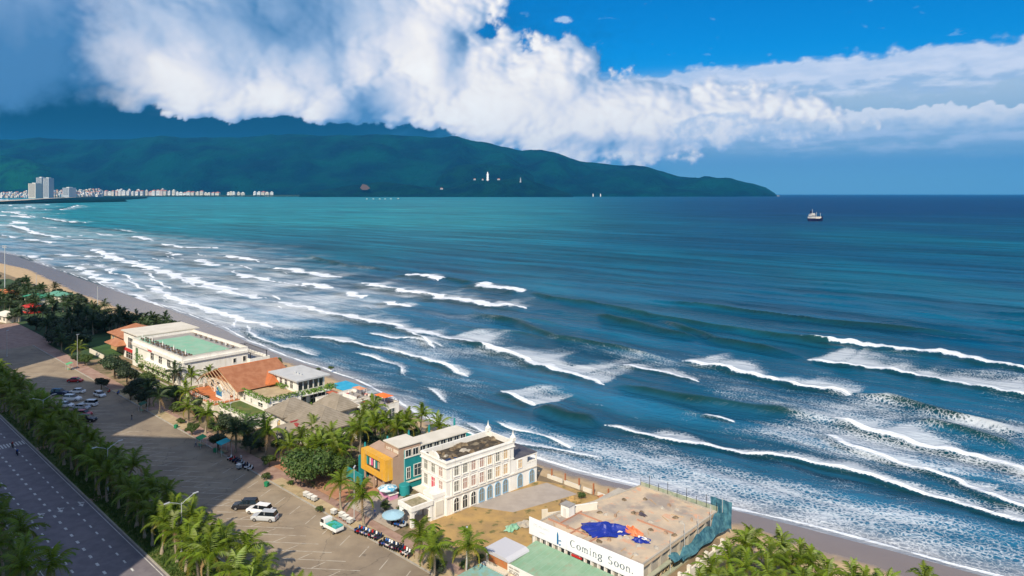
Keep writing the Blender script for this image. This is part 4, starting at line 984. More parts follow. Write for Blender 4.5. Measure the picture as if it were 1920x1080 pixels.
def truck():
    p = P3(622, 994, .012); t = thing('pickup_truck', 'small white truck with a turquoise and green load at the kerb', 'truck', p, rad(140))
    c = MB(); c.prism([(1.0, .45), (2.35, .45), (2.4, 1.0), (1.95, 1.85), (1.0, 1.9)], -.82, .82, 'y').build('cab', Wt, t)
    MB().prism([(1.25, 1.15), (2.30, 1.12), (2.0, 1.75), (1.25, 1.78)], -.835, .835, 'y').build('window', m_glass, t)
    MB().box(-2.3, .96, -.85, .85, .55, .70).build('bed', Wt, t)
    for y in (-.88, .83): MB().box(-2.3, .96, y, y+.05, .70, 1.15).build('side_board', Wt, t)
    MB().box(-2.35, -2.3, -.85, .85, .70, 1.15).build('tailgate', Wt, t)
    for x in (-1.5, 1.55):
        for y in (-.74, .74): wheel(t, x, y, .33)
    for y in (-.6, .6): MB().box(2.38, 2.43, y-.14, y+.14, .65, .82).build('headlight', m_hl, t)
    random.seed(5); l = thing('cargo', 'turquoise and green bundles heaped on the bed of the white truck', 'cargo', p+Vector((0, 0, .71)), rad(140))
    tq, gr = mat('turquoise_crate', (.05,.38,.38), .6), mat('green_crate', (.04,.30,.12), .6)
    for i in range(5):
        for j in range(3): MB().box(-2.2+i*.6, -1.66+i*.6, -.78+j*.52, -.30+j*.52, 0, random.uniform(.5, .85)).build('crate', random.choice((tq, gr, tq)), l)
truck()
# ------------------------------------------------------------------ buildings
def grime(N, v, c):
    a = N.ss(N.noise(N.v('MULTIPLY', v, (2.2, 2.2, .22)), 1.0, 5, .65), .50, .74); b = N.ss(N.noise(v, .9, 6, .7), .56, .72)
    return N.mix(N.m('MULTIPLY', b, .4), N.mix(N.m('MULTIPLY', a, .42), c, (.46, .42, .35, 1)), (.40, .36, .30, 1))
m_white = mat('white_render', (.80,.78,.74), .85, (.70,.68,.63), .35, .01, 8, lo=.3, hi=.75, extra=grime)
m_cream = mat('cream_render', (.72,.66,.56), .85, (.62,.56,.46), .4)
m_conc = mat('raw_concrete', (.34,.31,.27), .95, (.44,.40,.34), .4, .02, 6)
m_roofdeck = mat('grey_roof_deck', (.26,.25,.24), .9, (.34,.32,.30), .5)
m_win = mat('dark_window_glass', (.02,.028,.035), .12, spec=.8)
m_winb = mat('bluish_window_glass', (.05,.075,.09), .15, spec=.8)
m_frame = mat('window_frame', (.62,.60,.56), .6)
m_terra = mat('terracotta_tiles', (.34,.135,.065), .85, (.42,.19,.10), .5, extra=lambda N, v, c: c)
m_terra2 = mat('bright_terracotta_tiles', (.55,.17,.05), .8, (.46,.15,.06), .6)
m_greytile = mat('grey_brown_shingles', (.235,.20,.155), .9, (.29,.25,.20), .5)
m_green = mat('green_roof_coating', (.20,.42,.29), .8, (.27,.45,.33), .25, extra=lambda N, v, c: N.mix(N.m('MULTIPLY', N.ss(N.noise(v, .5, 6, .65), .5, .7), .5), c, (.30,.32,.24,1)))
m_teal = mat('teal_paint', (.006,.20,.225), .75, (.012,.25,.27), .5)
m_yel = mat('yellow_orange_paint', (.70,.37,.03), .75, (.62,.32,.035), .5, extra=grime)
m_taupe = mat('taupe_render', (.36,.245,.18), .85, (.41,.285,.215), .3)
m_off = mat('offwhite_roofing', (.66,.62,.54), .8, (.58,.54,.46), .25)
m_red = mat('red_paint', (.50,.03,.025), .6); m_wood = mat('weathered_wood', (.42,.28,.16), .85, (.50,.36,.22), 1.5)
m_pinkw = mat('pinkish_shutter', (.42,.29,.25), .7); m_tanw = mat('tan_shutter', (.55,.40,.24), .7); m_greyw = mat('grey_green_shutter', (.22,.22,.19), .6); m_redw = mat('crimson_shutter', (.55,.06,.10), .6)
m_blueroof = mat('turquoise_canopy', (.01,.30,.52), .5, (.03,.38,.58), .5)
m_orange = mat('orange_canvas', (.80,.16,.03), .8); m_bluet = mat('pale_blue_canvas', (.30,.48,.60), .8)
WC = {}
def window(par, face, a, c, z, w, h, glass=None, frame=None, arch=False, mull=1, name='window', trim=.10):
    """face 'F' looks along -y at y=c, centre x=a; face 'R' looks along +x at x=c, centre y=a; z = sill"""
    glass = glass or m_win; frame = frame or m_frame; key = (w, h, glass.name, frame.name, arch, mull, trim)
    if key not in WC:
        def outline(g):
            x = w/2+g
            if not arch: return [(-x, -g), (x, -g), (x, h+g), (-x, h+g)]
            hs = h-w/2; return [(-x, -g), (x, -g)]+[(x*math.cos(t), hs+x*math.sin(t)) for t in [math.pi*k/8 for k in range(9)]]
        o = MB().prism(outline(0), -.03, -.002, 'y').build(name, glass); f = MB(); f.ring(outline(trim), outline(0), -.13, -.001, 'y')
        for k in range(mull): x = -w/2+w*(k+1)/(mull+1); f.box(x-.03, x+.03, -.07, -.031, 0, h-(w*.12 if arch else 0))
        if h > 1.5 and mull: f.box(-w/2, w/2, -.075, -.032, h*.62, h*.62+.06)
        fo = f.build('frame', frame, o); WC[key] = (o.data, fo.data); first = (o, fo)
    else:
        o = link(name, WC[key][0]); fo = link('frame', WC[key][1], o)
    o.parent = par
    if face == 'F': o.location = (a, c, z)
    elif face == 'R': o.location = (c, a, z); o.rotation_euler = (0, 0, rad(90))
    return o
def rect(x0, x1, y0, y1): return [(x0, y0), (x1, y0), (x1, y1), (x0, y1)]
def block(par, x0, x1, y0, y1, z0, z1, mt, roof=None, para=.5, th=.2, name='wall'):
    """walls, parapet ring and a recessed roof deck"""
    MB().box(x0, x1, y0, y1, z0, z1).build(name, mt, par)
    if para:
        MB().ring(rect(x0, x1, y0, y1), rect(x0+th, x1-th, y0+th, y1-th), z1+.001, z1+para).build('parapet', mt, par)
        MB().ring(rect(x0-.06, x1+.06, y0-.06, y1+.06), rect(x0+th+.04, x1-th-.04, y0+th+.04, y1-th-.04), z1+para+.002, z1+para+.07).build('coping', m_white if mt != m_white else m_off, par)
    if roof: MB().box(x0+th+.003, x1-th-.003, y0+th+.003, y1-th-.003, z1+.003, z1+.05).build('roof', roof, par)
def bld(name, label, cat, u0, v0, rz=AU): return thing(name, label, cat, S(u0, v0), rz)
def railing(par, pts, z, h=.9, mt=None, step=1.3, name='railing'):
    mb = MB()
    for a, b in zip(pts[:-1], pts[1:]):
        A, B_ = Vector((a[0], a[1], z)), Vector((b[0], b[1], z)); n = max(1, int((B_-A).length/step))
        for zz in (h, h*.5): mb.tube([A+Vector((0, 0, zz)), B_+Vector((0, 0, zz))], .04, 4)
        for k in range(n+1): p = A.lerp(B_, k/n); mb.box(p.x-.05, p.x+.05, p.y-.05, p.y+.05, z, z+h+.03)
    return mb.build(name, mt or m_white, par)
def text(par, s, size, mt, loc, rot, ext=.03, name='lettering', shear=0, space=1.0):
    cu = bpy.data.curves.new(name, 'FONT'); cu.body = s; cu.size = size; cu.extrude = ext; cu.space_character = space; cu.align_x = 'LEFT'; cu.resolution_u = 2
    o = bpy.data.objects.new(name, cu); COL.objects.link(o); dg = bpy.context.evaluated_depsgraph_get(); me = bpy.data.meshes.new_from_object(o.evaluated_get(dg)); bpy.data.objects.remove(o)
    me.materials.clear(); me.materials.append(mt); t = link(name, me, par); t.location = loc; t.rotation_euler = rot; return t
def tile_roof_faces(par, quads, mt, rowh=.42, coln=.55, name='roof_tile_course'):
    """overlapping courses laid on each roof plane: quad = (eave0, eave1, ridge1, ridge0)"""
    mb = MB()
    for e0, e1, r1, r0 in quads:
        e0, e1, r1, r0 = map(Vector, (e0, e1, r1, r0)); n = (e1-e0).cross(r0-e0 if (r0-e0).length > .1 else r1-e0).normalized(); L = ((r0+r1)/2-(e0+e1)/2).length; k = max(2, int(L/rowh))
        for i in range(k):
            a0, a1 = e0.lerp(r0, i/k), e1.lerp(r1, i/k); b0, b1 = e0.lerp(r0, (i+1.12)/k), e1.lerp(r1, (i+1.12)/k); mb.add([a0+n*.09, a1+n*.09, b1+n*.02, b0+n*.02, a0+n*.01, a1+n*.01], [(0, 1, 2, 3), (4, 5, 1, 0)])
    return mb.build(name, mt, par)

# --- white hotel with arched windows
t = bld('hotel', 'white three-storey hotel with rows of arched windows and an open debris-strewn roof', 'building', 0, 0)
t.location = (-12.2, 128.9, 0); t.rotation_euler = (0, 0, rad(-47.9)); hotel = t
MB().box(-8, 0, 0, 16.9, 0, 9.0).build('wall', m_white, t)
MB().ring(rect(-8.1, .1, -.1, 17.0), rect(-7.75, -.25, .25, 16.65), 9.002, 10.1).build('parapet', m_white, t)
MB().ring(rect(-8.22, .22, -.22, 17.12), rect(-8.10, .10, -.10, 17.0), 9.72, 9.95).ring(rect(-8.25, .25, -.25, 17.15), rect(-8.01, .01, -.01, 16.91), 8.85, 8.998).build('cornice', m_white, t)
for z in (3.35, 6.35): MB().ring(rect(-8.12, .12, -.12, 17.0), rect(-8.002, .002, -.002, 16.902), z, z+.22).build('string_course', m_white, t)
MB().box(-7.74, -.26, .26, 16.64, 9.003, 9.06).build('roof', mat('debris_roof', (.03,.024,.018), .95, (.085,.065,.042), .8, .06, 5, extra=lambda N, v, c: N.mix(N.ss(N.noise(v, .45, 5, .6), .55, .66), c, (.22,.18,.12,1))), t)
MB().add([(-6.5, .3, 10.1), (-6.5, 0, 10.1), (-1.5, 0, 10.1), (-1.5, .3, 10.1)], [(0, 1, 2, 3)]).prism([(-6.4, 10.102), (-5.6, 10.102), (-5.3, 10.55), (-4.6, 10.95), (-3.4, 10.95), (-2.7, 10.55), (-2.4, 10.102)][::-1], -.1, .25, 'y').build('gable', m_white, t)
for (x, y) in ((-7.9, 16.8), (-.1, 16.8)):
    MB().box(x-.45, x+.45, y-.45, y+.45, 10.102, 10.7).lathe([(.6, 10.7), (.5, 10.9), (.22, 11.2), (.1, 11.7), (.02, 12.3)], 8, (x, y, 0)).build('pinnacle', m_white, t)
for i in range(7):
    y = 2.3+i*2.05; sh = (m_greyw, m_greyw, m_pinkw, m_pinkw, m_tanw, m_greyw, m_tanw)[i]
    window(t, 'R', y, 0, 7.0, 1.0, 2.0, sh, m_white, arch=True, mull=1)
    window(t, 'R', y, 0, 4.0, 1.05, 1.95, (m_greyw, m_pinkw, m_pinkw, m_pinkw, m_greyw, m_tanw, m_tanw)[i], m_white)
    window(t, 'R', y, 0, .35, 1.15, 2.45, m_win if i < 3 else m_greyw, m_white if i < 3 else mat('pale_blue_trim', (.25,.42,.58), .7), arch=True, mull=1, trim=.14)
    MB().box(.002, .30, y-.75, y+.75, 3.75, 3.88).build('sill', m_white, t); MB().box(.002, .26, y-.7, y+.7, 6.78, 6.92).build('sill', m_white, t)
for i, y in enumerate((1.2, 3.3, 5.4, 7.4, 9.5, 11.6, 13.6, 15.7)): MB().box(.003, .14, y-.13, y+.13, 3.58, 8.84).build('pilaster', m_white, t)
for i, x in enumerate((-6.5, -4.1, -1.7)):
    window(t, 'F', x, 0, 7.0, 1.15, 1.7, m_greyw if i < 2 else m_pinkw, m_white); window(t, 'F', x, 0, 4.1, 1.15, 2.0, (m_greyw, m_redw, m_pinkw)[i], m_white)
# tail wing
MB().box(-7.5, 0, 16.91, 23.4, 0, 4.4).box(-7.5, 0, 16.91, 20.4, 4.402, 6.0).build('wall', m_white, t)
MB().box(-7.4, -.1, 16.93, 23.6, 6.002, 6.15).build('terrace_roof', mat('dark_terrace', (.05,.05,.07), .5, (.10,.09,.09), .6), t)
for y in (20.6, 23.3):
    for x in (-7.2, -.15): MB().box(x-.14, x+.14, y-.14, y+.14, 4.402, 6.0).build('post', m_white, t)
MB().box(-.12, .04, 20.41, 23.5, 5.8, 5.998).box(-.1, .02, 20.75, 23.15, 4.45, 4.6).build('beam', m_white, t)
window(t, 'R', 18.6, 0, 4.1, 1.05, 1.7, m_tanw, m_white)
for y in (18.6, 21.9): window(t, 'R', y, 0, .35, 1.15, 2.45, m_greyw, mat('pale_blue_trim', (.2,.4,.6)), arch=True, mull=1, trim=.14)
MB().box(.003, .22, 0, 23.4, 3.2, 3.34).build('ledge', mat('weathered_ledge', (.50,.46,.40), .9), t)
# annex and balcony
MB().box(-3.4, -.3, -2.7, -.004, 0, 3.9).build('annex', m_white, t); MB().ring(rect(-3.5, -.2, -2.8, -.005), rect(-3.2, -.5, -2.5, -.25), 3.902, 4.6).build('balcony_wall', m_white, t)
MB().box(-.30, -.14, -2.3, -.6, .6, 3.2).build('blind_panel', m_off, t)
MB().box(-8, -3.402, -2.2, -.004, 3.3, 3.5).build('terrace', m_cream, t)
# portico
for (x, y) in ((-4.0, -7.2), (-.6, -7.2), (-4.0, -3.2), (-.6, -3.2)): MB().box(x-.3, x+.3, y-.3, y+.3, 0, 2.99).build('column', m_white, t)
def archpanel(x0, x1, z0, z1, a, b, ax):
    c = (x0+x1)/2; r = (x1-x0)/2; pts = [(x0, z0), (x0, z1), (x1, z1), (x1, z0)]+[(c+r*math.cos(th), z0+(z1-z0)*.78*math.sin(th)) for th in [math.pi*k/10 for k in range(1, 10)]]
    return MB().prism(pts[::-1], a, b, ax)
archpanel(-3.7, -.9, 1.7, 3.0, -7.4, -7.1, 'y').build('arch', m_white, t); archpanel(-6.9, -3.5, 1.7, 3.0, -.75, -.45, 'x').build('arch', m_white, t)
MB().ring(rect(-4.5, -.1, -7.7, -2.9), rect(-4.1, -.5, -7.3, -3.3), 3.002, 3.8).box(-4.1, -.5, -7.3, -3.3, 3.002, 3.3).build('portico_roof', m_white, t)
MB().box(-4.05, -.55, -7.25, -3.35, 3.302, 3.4).build('roof_tiles', mat('mossy_tiles', (.20,.18,.10), .9, (.34,.29,.20), 1.1), t)
MB().tube([(.05, 1.2, 0), (.05, 1.2, 8.9)], .05, 5).tube([(.05, 15.9, 0), (.05, 15.9, 8.9)], .05, 5).build('downpipe', m_white, t)
random.seed(9)
m_deb = mat('brown_debris', (.10,.07,.045), .95, (.22,.17,.11), 1.2)
for k in range(22):
    x, y = random.uniform(-7, -1), random.uniform(2, 16); s = random.uniform(.3, .9); a = random.random()*3
    q = Matrix.Rotation(rad(-47.9), 3, 'Z') @ Vector((x, y, 9.06)); MBx = MB()
    pts = [(s*(1+.4*math.sin(j*2.1+k))*math.cos(j*1.047), s*.7*(1+.3*math.cos(j*3+k))*math.sin(j*1.047)) for j in range(6)]; n_ = 6
    vs = [(p[0], p[1], 0) for p in pts]+[(p[0]*.5, p[1]*.5, s*.7) for p in pts]; MBx.add(vs, [(i, (i+1) % 6, 6+(i+1) % 6, 6+i) for i in range(6)]+[tuple(range(6, 12))])
    o = MBx.build('rubble_heap', m_deb if k % 7 else m_conc, None, loc=Vector((-12.2, 128.9, 0))+q, rz=a); tag(o, 'heap of brown rubble lying on the white hotel\'s open roof', 'rubble', 'rubble heaps on the hotel roof')
def tarp(name, label, c, sx, sy, h, mt, rz=0, seed=1, n=16):
    rr = random.Random(seed); vs = []; fs = []
    for i in range(n+1):
        for j in range(n+1):
            x, y = (i/n-.5)*2, (j/n-.5)*2; r = math.hypot(x, y); e = 1+.55*mnoise.noise(Vector((x*1.9+seed, y*1.9, 0)))
            z = h*max(.12, 1-r*.75)*(1+1.6*mnoise.noise(Vector((x*2.4, y*2.4, seed)))) + .10*abs(mnoise.noise(Vector((x*6, y*6, seed))))*h/.5; k = 1 if r < 1 else 1/r
            vs.append((x*sx*e*k, y*sy*e*k, max(.02, z)))
    fs = [(i*(n+1)+j, (i+1)*(n+1)+j, (i+1)*(n+1)+j+1, i*(n+1)+j+1) for i in range(n) for j in range(n)]
    o = MB().add(vs, fs).build(name, mt, None, loc=c, rz=rz); tag(o, label, 'tarpaulin'); return o
m_btarp = mat('blue_tarpaulin', (.008,.025,.26), .45, bump=.05, bsc=2.5); m_otarp = mat('orange_tarpaulin', (.75,.13,.02), .5, (.62,.22,.10), .8, .05, 2.5)
q = Matrix.Rotation(rad(-47.9), 3, 'Z') @ Vector((-1.6, 2.6, 9.06)); tarp('tarpaulin', 'dark blue tarpaulin in the front corner of the white hotel roof', Vector((-12.2, 128.9, 0))+q, 1.4, 2.2, .3, mat('navy_tarpaulin', (.01,.03,.10), .5), rad(-47.9), 4)

# --- yellow box building
t = thing('cafe_building', 'taupe and teal building with a jutting yellow-orange box front and long white roof', 'building', (-25, 137, 0), rad(-47.9))
m_yl = m_yel
# box: x -9.5..0, y 0..1.7, z 3..7.2 with a framed opening
MB().ring([(-9.5, 3.0), (0, 3.0), (0, 7.2), (-9.5, 7.2)], [(-8.0, 4.0), (-2.1, 4.0), (-2.1, 6.35), (-8.0, 6.35)], 0, 1.7, 'y').build('yellow_box', m_yl, t)
MB().box(-8.0, -2.1, .5, .6, 4.0, 6.35).build('display_window', m_win, t)
pan = t.children[-1] if False else None
for k, (x, w, c) in enumerate(((-7.7, .7, m_teal), (-6.6, .35, m_white), (-5.9, .6, mat('pink_sign', (.7,.12,.30), .6)), (-4.9, .4, m_white), (-4.2, .5, m_teal), (-3.3, .7, m_wood))):
    MB().box(x-w/2, x+w/2, .42, .497, 4.3+.1*(k % 3), 6.0-.15*(k % 2)).build('window_poster', c, t)
MB().box(-9.2, 0, 1.701, 9.5, 0, 6.9).box(-9.2, .02, 1.701, 4.25, 6.902, 7.3).build('wall', m_taupe, t)
MB().box(-5.2, .04, 3.0, 8.2, 7.302, 9.0).build('stair_tower', m_taupe, t); MB().box(-5.5, .3, 2.8, 8.4, 9.002, 9.2).build('tower_roof', m_off, t)
MB().add([(-9.2, 1.72, 7.31), (.02, 1.72, 7.31), (.02, 4.2, 7.9), (-9.2, 4.2, 7.9)], [(0, 1, 2, 3)]).build('sloping_roof', m_taupe, t)
text(t, 'LASTE', .75, m_off, (-4.4, 2.96, 7.75), (rad(90), 0, 0), .04, 'sign_lettering', space=1.05); MB().box(-1.75, .0, 2.93, 2.997, 7.75, 8.35).build('sign_panel', m_cream, t)
# teal flank with window band and long roof
MB().box(-4.5, .0, 9.502, 20.2, 0, 8.2).box(.0, .05, 4.3, 20.2, 0, 6.6).build('teal_wall', m_teal, t)
MB().box(-4.6, .45, 8.45, 21.0, 8.25, 8.45).build('roof', m_off, t); MB().box(.05, .10, 4.3, 4.45, .5, 8.2).build('corner_trim', mat('aqua_trim', (.25,.55,.55), .6), t)
for i in range(9): window(t, 'R', 5.3+i*1.75, .052, 6.75, 1.3, 1.35, m_win, m_white, mull=1)
MB().box(.052, .2, 4.4, 20.2, 6.5, 6.62).build('band_sill', m_white, t)
window(t, 'R', 5.3, .052, 2.3, .8, 2.2, m_win, m_white); window(t, 'R', 8.0, .052, 2.4, 2.6, 2.3, m_winb, m_white, mull=2)
MB().box(.052, .3, 4.3, 9.5, 1.5, 1.75).build('ledge', m_cream, t)
MB().lathe([(1.1, 0), (1.1, 1.9), (1.0, 2.0), (0, 2.0)], 16, (1.3, 3.6, 0)).build('teal_drum', m_teal, t)
MB().box(-2.0, 2.0, -.2, 1.6, .0, 1.0).build('pink_kiosk', mat('pink_kiosk', (.55,.25,.42), .7), t); MB().box(-2.4, 2.2, -.4, 1.699, 1.002, 1.15).build('kiosk_roof', m_white, t)
for x in (-8.6, -5.0, -1.4): MB().box(x-.15, x+.15, .3, .6, 0, 2.998).build('column', m_taupe, t)
MB().box(-6.8, -6.2, 1.60, 1.699, 1.0, 2.3).build('cream_sign', m_cream, t)  # plain cream panel on the taupe wall
# teal yard wall with spikes
y0 = 2.0
MB().box(-11.4, -11.2, 0.5, 26, 0, 5.0).box(-11.19, -4.7, 25.8, 26, 0, 5.0).build('yard_wall', m_teal, t)
for y in (2, 7.5, 13, 18.5, 25.7): MB().tube([(-11.3, y, 0), (-11.3, y, 6.6), (-11.3, y, 7.4)], [.28, .26, .16], 7).build('spike_post', m_teal, t)
MB().box(-11.15, -9.25, 2.5, 24, 3.4, 3.5).box(-9.2, -4.7, 9.6, 25.6, 3.4, 3.55).build('low_roof', m_teal, t)
o = thing('teal_wall', 'low teal boundary wall left of the yellow box', 'wall', P3(672, 908), rad(-47.9)); MB().box(-5.0, 1.5, -.12, .12, 0, 2.2).build('panel', m_teal, o); MB().box(-5.1, 1.6, -.18, .18, 2.202, 2.32).build('coping', m_teal, o)

# --- big white building with green roof terrace
t = bld('beach_hall', 'large white flat-roofed building with a green roof terrace, farthest along the beach', 'building', -47, 43.5)
def L(x0, x1, y0, y1): return x0, x1, y0, y1
block(t, -43, 0, 1.0, 22.0, 0, 8.4, m_white, m_roofdeck, .95, .35)
MB().box(-37, -5, 6.2, 18.2, 8.46, 8.52).build('green_deck', m_green, t)
MB().box(-43.0, -33, 1.6, 5.8, 8.47, 8.53).build('green_deck', m_green, t)
for i, x in enumerate((-24.5, -17.5, -10.5)): window(t, 'F', x, 1.0, 4.6, 3.0, 2.4, m_win, m_white, mull=1)
MB().box(-42, -1, .4, .99, 7.3, 8.3).build('fascia', m_white, t); text(t, 'Lavande', 1.1, m_red, (-27, .37, 7.45), (rad(90), 0, 0), .04, 'sign_lettering')
MB().box(-30, -3.5, -.9, .99, 3.6, 4.2).build('balcony', m_white, t); MB().box(-30.2, -3.3, -1.05, -.905, 3.3, 4.5).build('balcony_front', m_cream, t)
for i in range(6): window(t, 'F', -28+i*4.3, 1.0, .5, 2.2, 2.4, m_win, m_white)
window(t, 'F', -38.5, 1.0, 1.2, 2.6, 5.4, mat('green_tinted_glass', (.03,.14,.05), .3), m_white)
MB().box(.002, .5, 1.2, 21.8, 7.6, 8.38).build('fascia', m_white, t)
for (y, z, w, h) in ((3, 4.4, .8, 2.4), (9, 4.6, 3.2, .4), (17.5, 4.9, .9, 1.4), (20.8, 4.9, 1.0, 1.6), (17.5, 2.2, .9, 1.0)): window(t, 'R', y, 0, z, w, h, m_win, m_white, mull=0)
MB().box(.003, .06, 14.5, 14.62, 0, 7.5).build('wall_joint', m_off, t)
# seaward extension
MB().box(-16, 1.5, 22.01, 29.0, 0, 4.6).build('extension', m_white, t); MB().ring(rect(-16, 1.5, 22.01, 29.0), rect(-15.7, 1.2, 22.3, 28.7), 4.602, 5.5).build('parapet', m_white, t); MB().box(-15.7, 1.2, 22.3, 28.7, 4.603, 4.66).build('terrace_floor', m_roofdeck, t)
for y in (24.2, 27.2): window(t, 'R', y, 1.5, 1.6, 1.6, 1.4, m_win, m_white, mull=0)
for (x, y) in ((-15, 22.6), (0.6, 22.6), (-15, 28.3), (.6, 28.3)): MB().box(x-.1, x+.1, y-.1, y+.1, 4.67, 7.2).build('pergola_post', m_black, t)
mb = MB()
for k in range(9): mb.box(-15.5+k*2, -15.35+k*2, 22.4, 28.6, 7.202, 7.3)
mb.box(-15.6, .9, 22.4, 22.5, 7.302, 7.4).box(-15.6, .9, 28.4, 28.5, 7.302, 7.4).build('pergola', m_black, t)
# upper white roof slab to the left
MB().box(-58.6, -43.01, 3.2, 21.8, 0, 9.1).build('side_wing', m_white, t); MB().box(-59.4, -42.6, 2.4, 24.0, 9.55, 9.9).build('roof_slab', m_off, t)
window(t, 'F', -51, 3.2, 4.0, 6.0, 3.8, m_winb, m_white, mull=3); MB().box(-58, -44, 2.9, 3.198, 2.7, 3.7).build('red_sign', m_red, t); MB().box(-45.2, -44.4, 2.95, 3.198, 3.9, 8.0).build('red_panel', m_red, t)
window(t, 'F', -51.5, 3.2, .2, 9.0, 2.3, m_win, m_frame, mull=3)
# planters in front
pl = bld('planter_wall', 'long low planter wall in front of the white flat-roofed building', 'planter', -47, 37.5); MB().box(-44, -2, 0, .3, 0, 1.1).box(-44, -2, 3.6, 3.9, 0, 1.1).build('wall', m_conc, pl); MB().box(-44, -2, .302, 3.598, 0, .8).build('soil_bed', m_verge, pl)
# terrace furniture: closed parasols and tables
random.seed(3)
def parasol(loc, label, mt, r=1.5, h=2.4, closed=False, group=None, n=8):
    t = thing('parasol', label, 'parasol', loc, random.random(), group); MB().tube([(0, 0, 0), (0, 0, h+.1)], .045, 6).build('pole', m_frame, t); MB().lathe([(.35, 0), (.33, .08), (.06, .12)], 8).build('foot', m_conc, t)
    if closed: MB().lathe([(.10, h-1.5), (.2, h-1.2), (.14, h-.5), (.03, h+.25)], 7).build('canopy', mt, t)
    else: MB().lathe([(r, h-.32), (r, h-.5)], n).lathe([(r, h-.32), (r*.55, h-.05), (.02, h+.25)], n).build('canopy', mt, t)
    return t
def tableset(loc, label, mt, group, rz=None):
    t = thing('table_set', label, 'table', loc, random.random()*3 if rz is None else rz, group); MB().box(-.4, .4, -.4, .4, .70, .75).build('tabletop', mt, t); MB().tube([(0, 0, 0), (0, 0, .7)], .05, 5).build('leg', m_black, t); return t
def chair(loc, rz, label, mt, group):
    t = thing('chair', label, 'chair', loc, rz, group); MB().box(-.22, .22, -.22, .22, .42, .47).build('seat', mt, t); MB().box(-.22, .22, .20, .25, .47, .9).build('backrest', mt, t)
    for x in (-.18, .18):
        for y in (-.18, .18): MB().box(x-.025, x+.025, y-.025, y+.025, 0, .42).build('leg', m_black, t)
m_brown = mat('brown_wicker', (.12,.07,.04), .8)
for k in range(9):
    u, v = -47-40+k*4.6, 43.5+3.2; parasol(S(u, v, 8.54), 'closed white parasol on the green roof terrace, street side row', m_white, closed=True, group='closed parasols on the green roof terrace') if k % 2 == 0 else None
    for d in (0, 1.5):
        p = S(u, v+d, 8.54); tableset(p, 'small table on the green roof terrace edge', m_brown, 'tables on the green roof terrace')
        for s in (-1, 1): chair(S(u+s*.8, v+d, 8.54), AU+rad(90*s*-1), 'brown chair at a table on the green roof terrace', m_brown, 'chairs on the green roof terrace')
for k in range(8):
    p = S(-82+k*4.2, 62.8, 8.54); tableset(p, 'small table on the green roof terrace edge', m_brown, 'tables on the green roof terrace'); chair(S(-82+k*4.2+.8, 62.8, 8.54), 0, 'brown chair at a table on the green roof terrace', m_brown, 'chairs on the green roof terrace')
parasol(S(-51, 60, 8.54), 'tall closed white parasol at the seaward end of the green terrace', m_white, h=3, closed=True)
# --- small house with red hipped roof
t = bld('red_roofed_house', 'small ochre house with a red hipped roof left of the white flat-roofed building', 'house', -107, 47)
MB().box(-17, 0, 1, 15, 0, 6.0).build('wall', mat('ochre_render', (.42,.24,.10), .85, (.50,.32,.15), .5), t); h_ = MB().hip(-18.5, 1, 0, 16, 6.2, 3.4).build('roof', m_terra, t)
tile_roof_faces(t, [((-18.5, 0, 6.2), (1, 0, 6.2), (-6.5, 8, 9.6), (-11, 8, 9.6)), ((1, 0, 6.2), (1, 16, 6.2), (-6.5, 8, 9.6), (-6.5, 8, 9.6))], m_terra)
for x in (-14, -9, -4): window(t, 'F', x, 1, 3.4, 1.6, 1.8)
MB().hip(-8, 4, -4, 2, 4.6, 1.6).build('porch_roof', m_terra, t); MB().box(-15, 1, -7, -6.7, 0, 1.5).build('front_wall', m_cream, t)
# --- terracotta house
t = bld('terracotta_house', 'house with a broad terracotta tiled roof and open timber gable above a tiled terrace', 'house', -11, 44.5)
MB().box(-21, -1, 1.5, 16.5, 0, 6.0).build('wall', m_cream, t)
e, r0, r1 = 6.0, 10.2, 10.2; yf, yb = .0, 18.0; xr = -11.0; el_, er = -22.5, .6
MB().prism([(el_, e), (er, e), (xr, r0)], yf+2.2, yb-.4, 'y').build('roof', m_terra, t)
MB().add([(er+.3, yf, e-.15), (er+.3, yb, e-.15), (xr, yb, r0+.08), (xr, yf, r0+.08), (er+.3, yf, e-.33), (xr, yf, r0-.1)], [(0, 1, 2, 3), (4, 0, 3, 5)]).add([(el_-.3, yb, e-.15), (el_-.3, yf, e-.15), (xr, yf, r0+.08), (xr, yb, r0+.08)], [(0, 1, 2, 3)]).build('roof_slope', m_terra, t)
tile_roof_faces(t, [((er+.35, yf+.1, e-.15), (er+.35, yb-.1, e-.15), (xr, yb-.1, r0+.08), (xr, yf+.1, r0+.08))], m_terra)
MB().tube([(xr, yf, r0+.12), (xr, yb, r0+.12)], .16, 6).build('ridge_cap', m_terra2, t)
for k in range(6):   # timber trusses over the open gable
    y = yf-.3-k*.75; f = 1-k*.10
    MB().tube([(el_*f+xr*(1-f), y, e), (xr, y, r0-.1*k), (er*f+xr*(1-f), y, e)], .10, 4).build('timber_truss', m_wood, t)
MB().box(-21, -1, -5.6, 1.49, 0, 3.2).build('terrace_base', m_cream, t); MB().box(-21, -.9, -5.7, 1.48, 3.202, 3.3).build('terrace_floor', m_terra2, t)
railing(t, [(-20.9, -5.5), (-1.0, -5.5), (-1.0, 1.3)], 3.3); railing(t, [(-20.9, -5.5), (-20.9, 1.3)], 3.3)
for x in (-20.5, -13.5, -7.5, -1.2): MB().box(x-.16, x+.16, -.1, .2, 3.3, 6.0).build('column', m_white, t)
MB().prism([(-7.6, 3.5), (-3.4, 3.5), (-3.4, 6.2), (-5.5, 7.4), (-7.6, 6.2)], -2.2, -2.0, 'y').build('gable_sign', m_white, t)
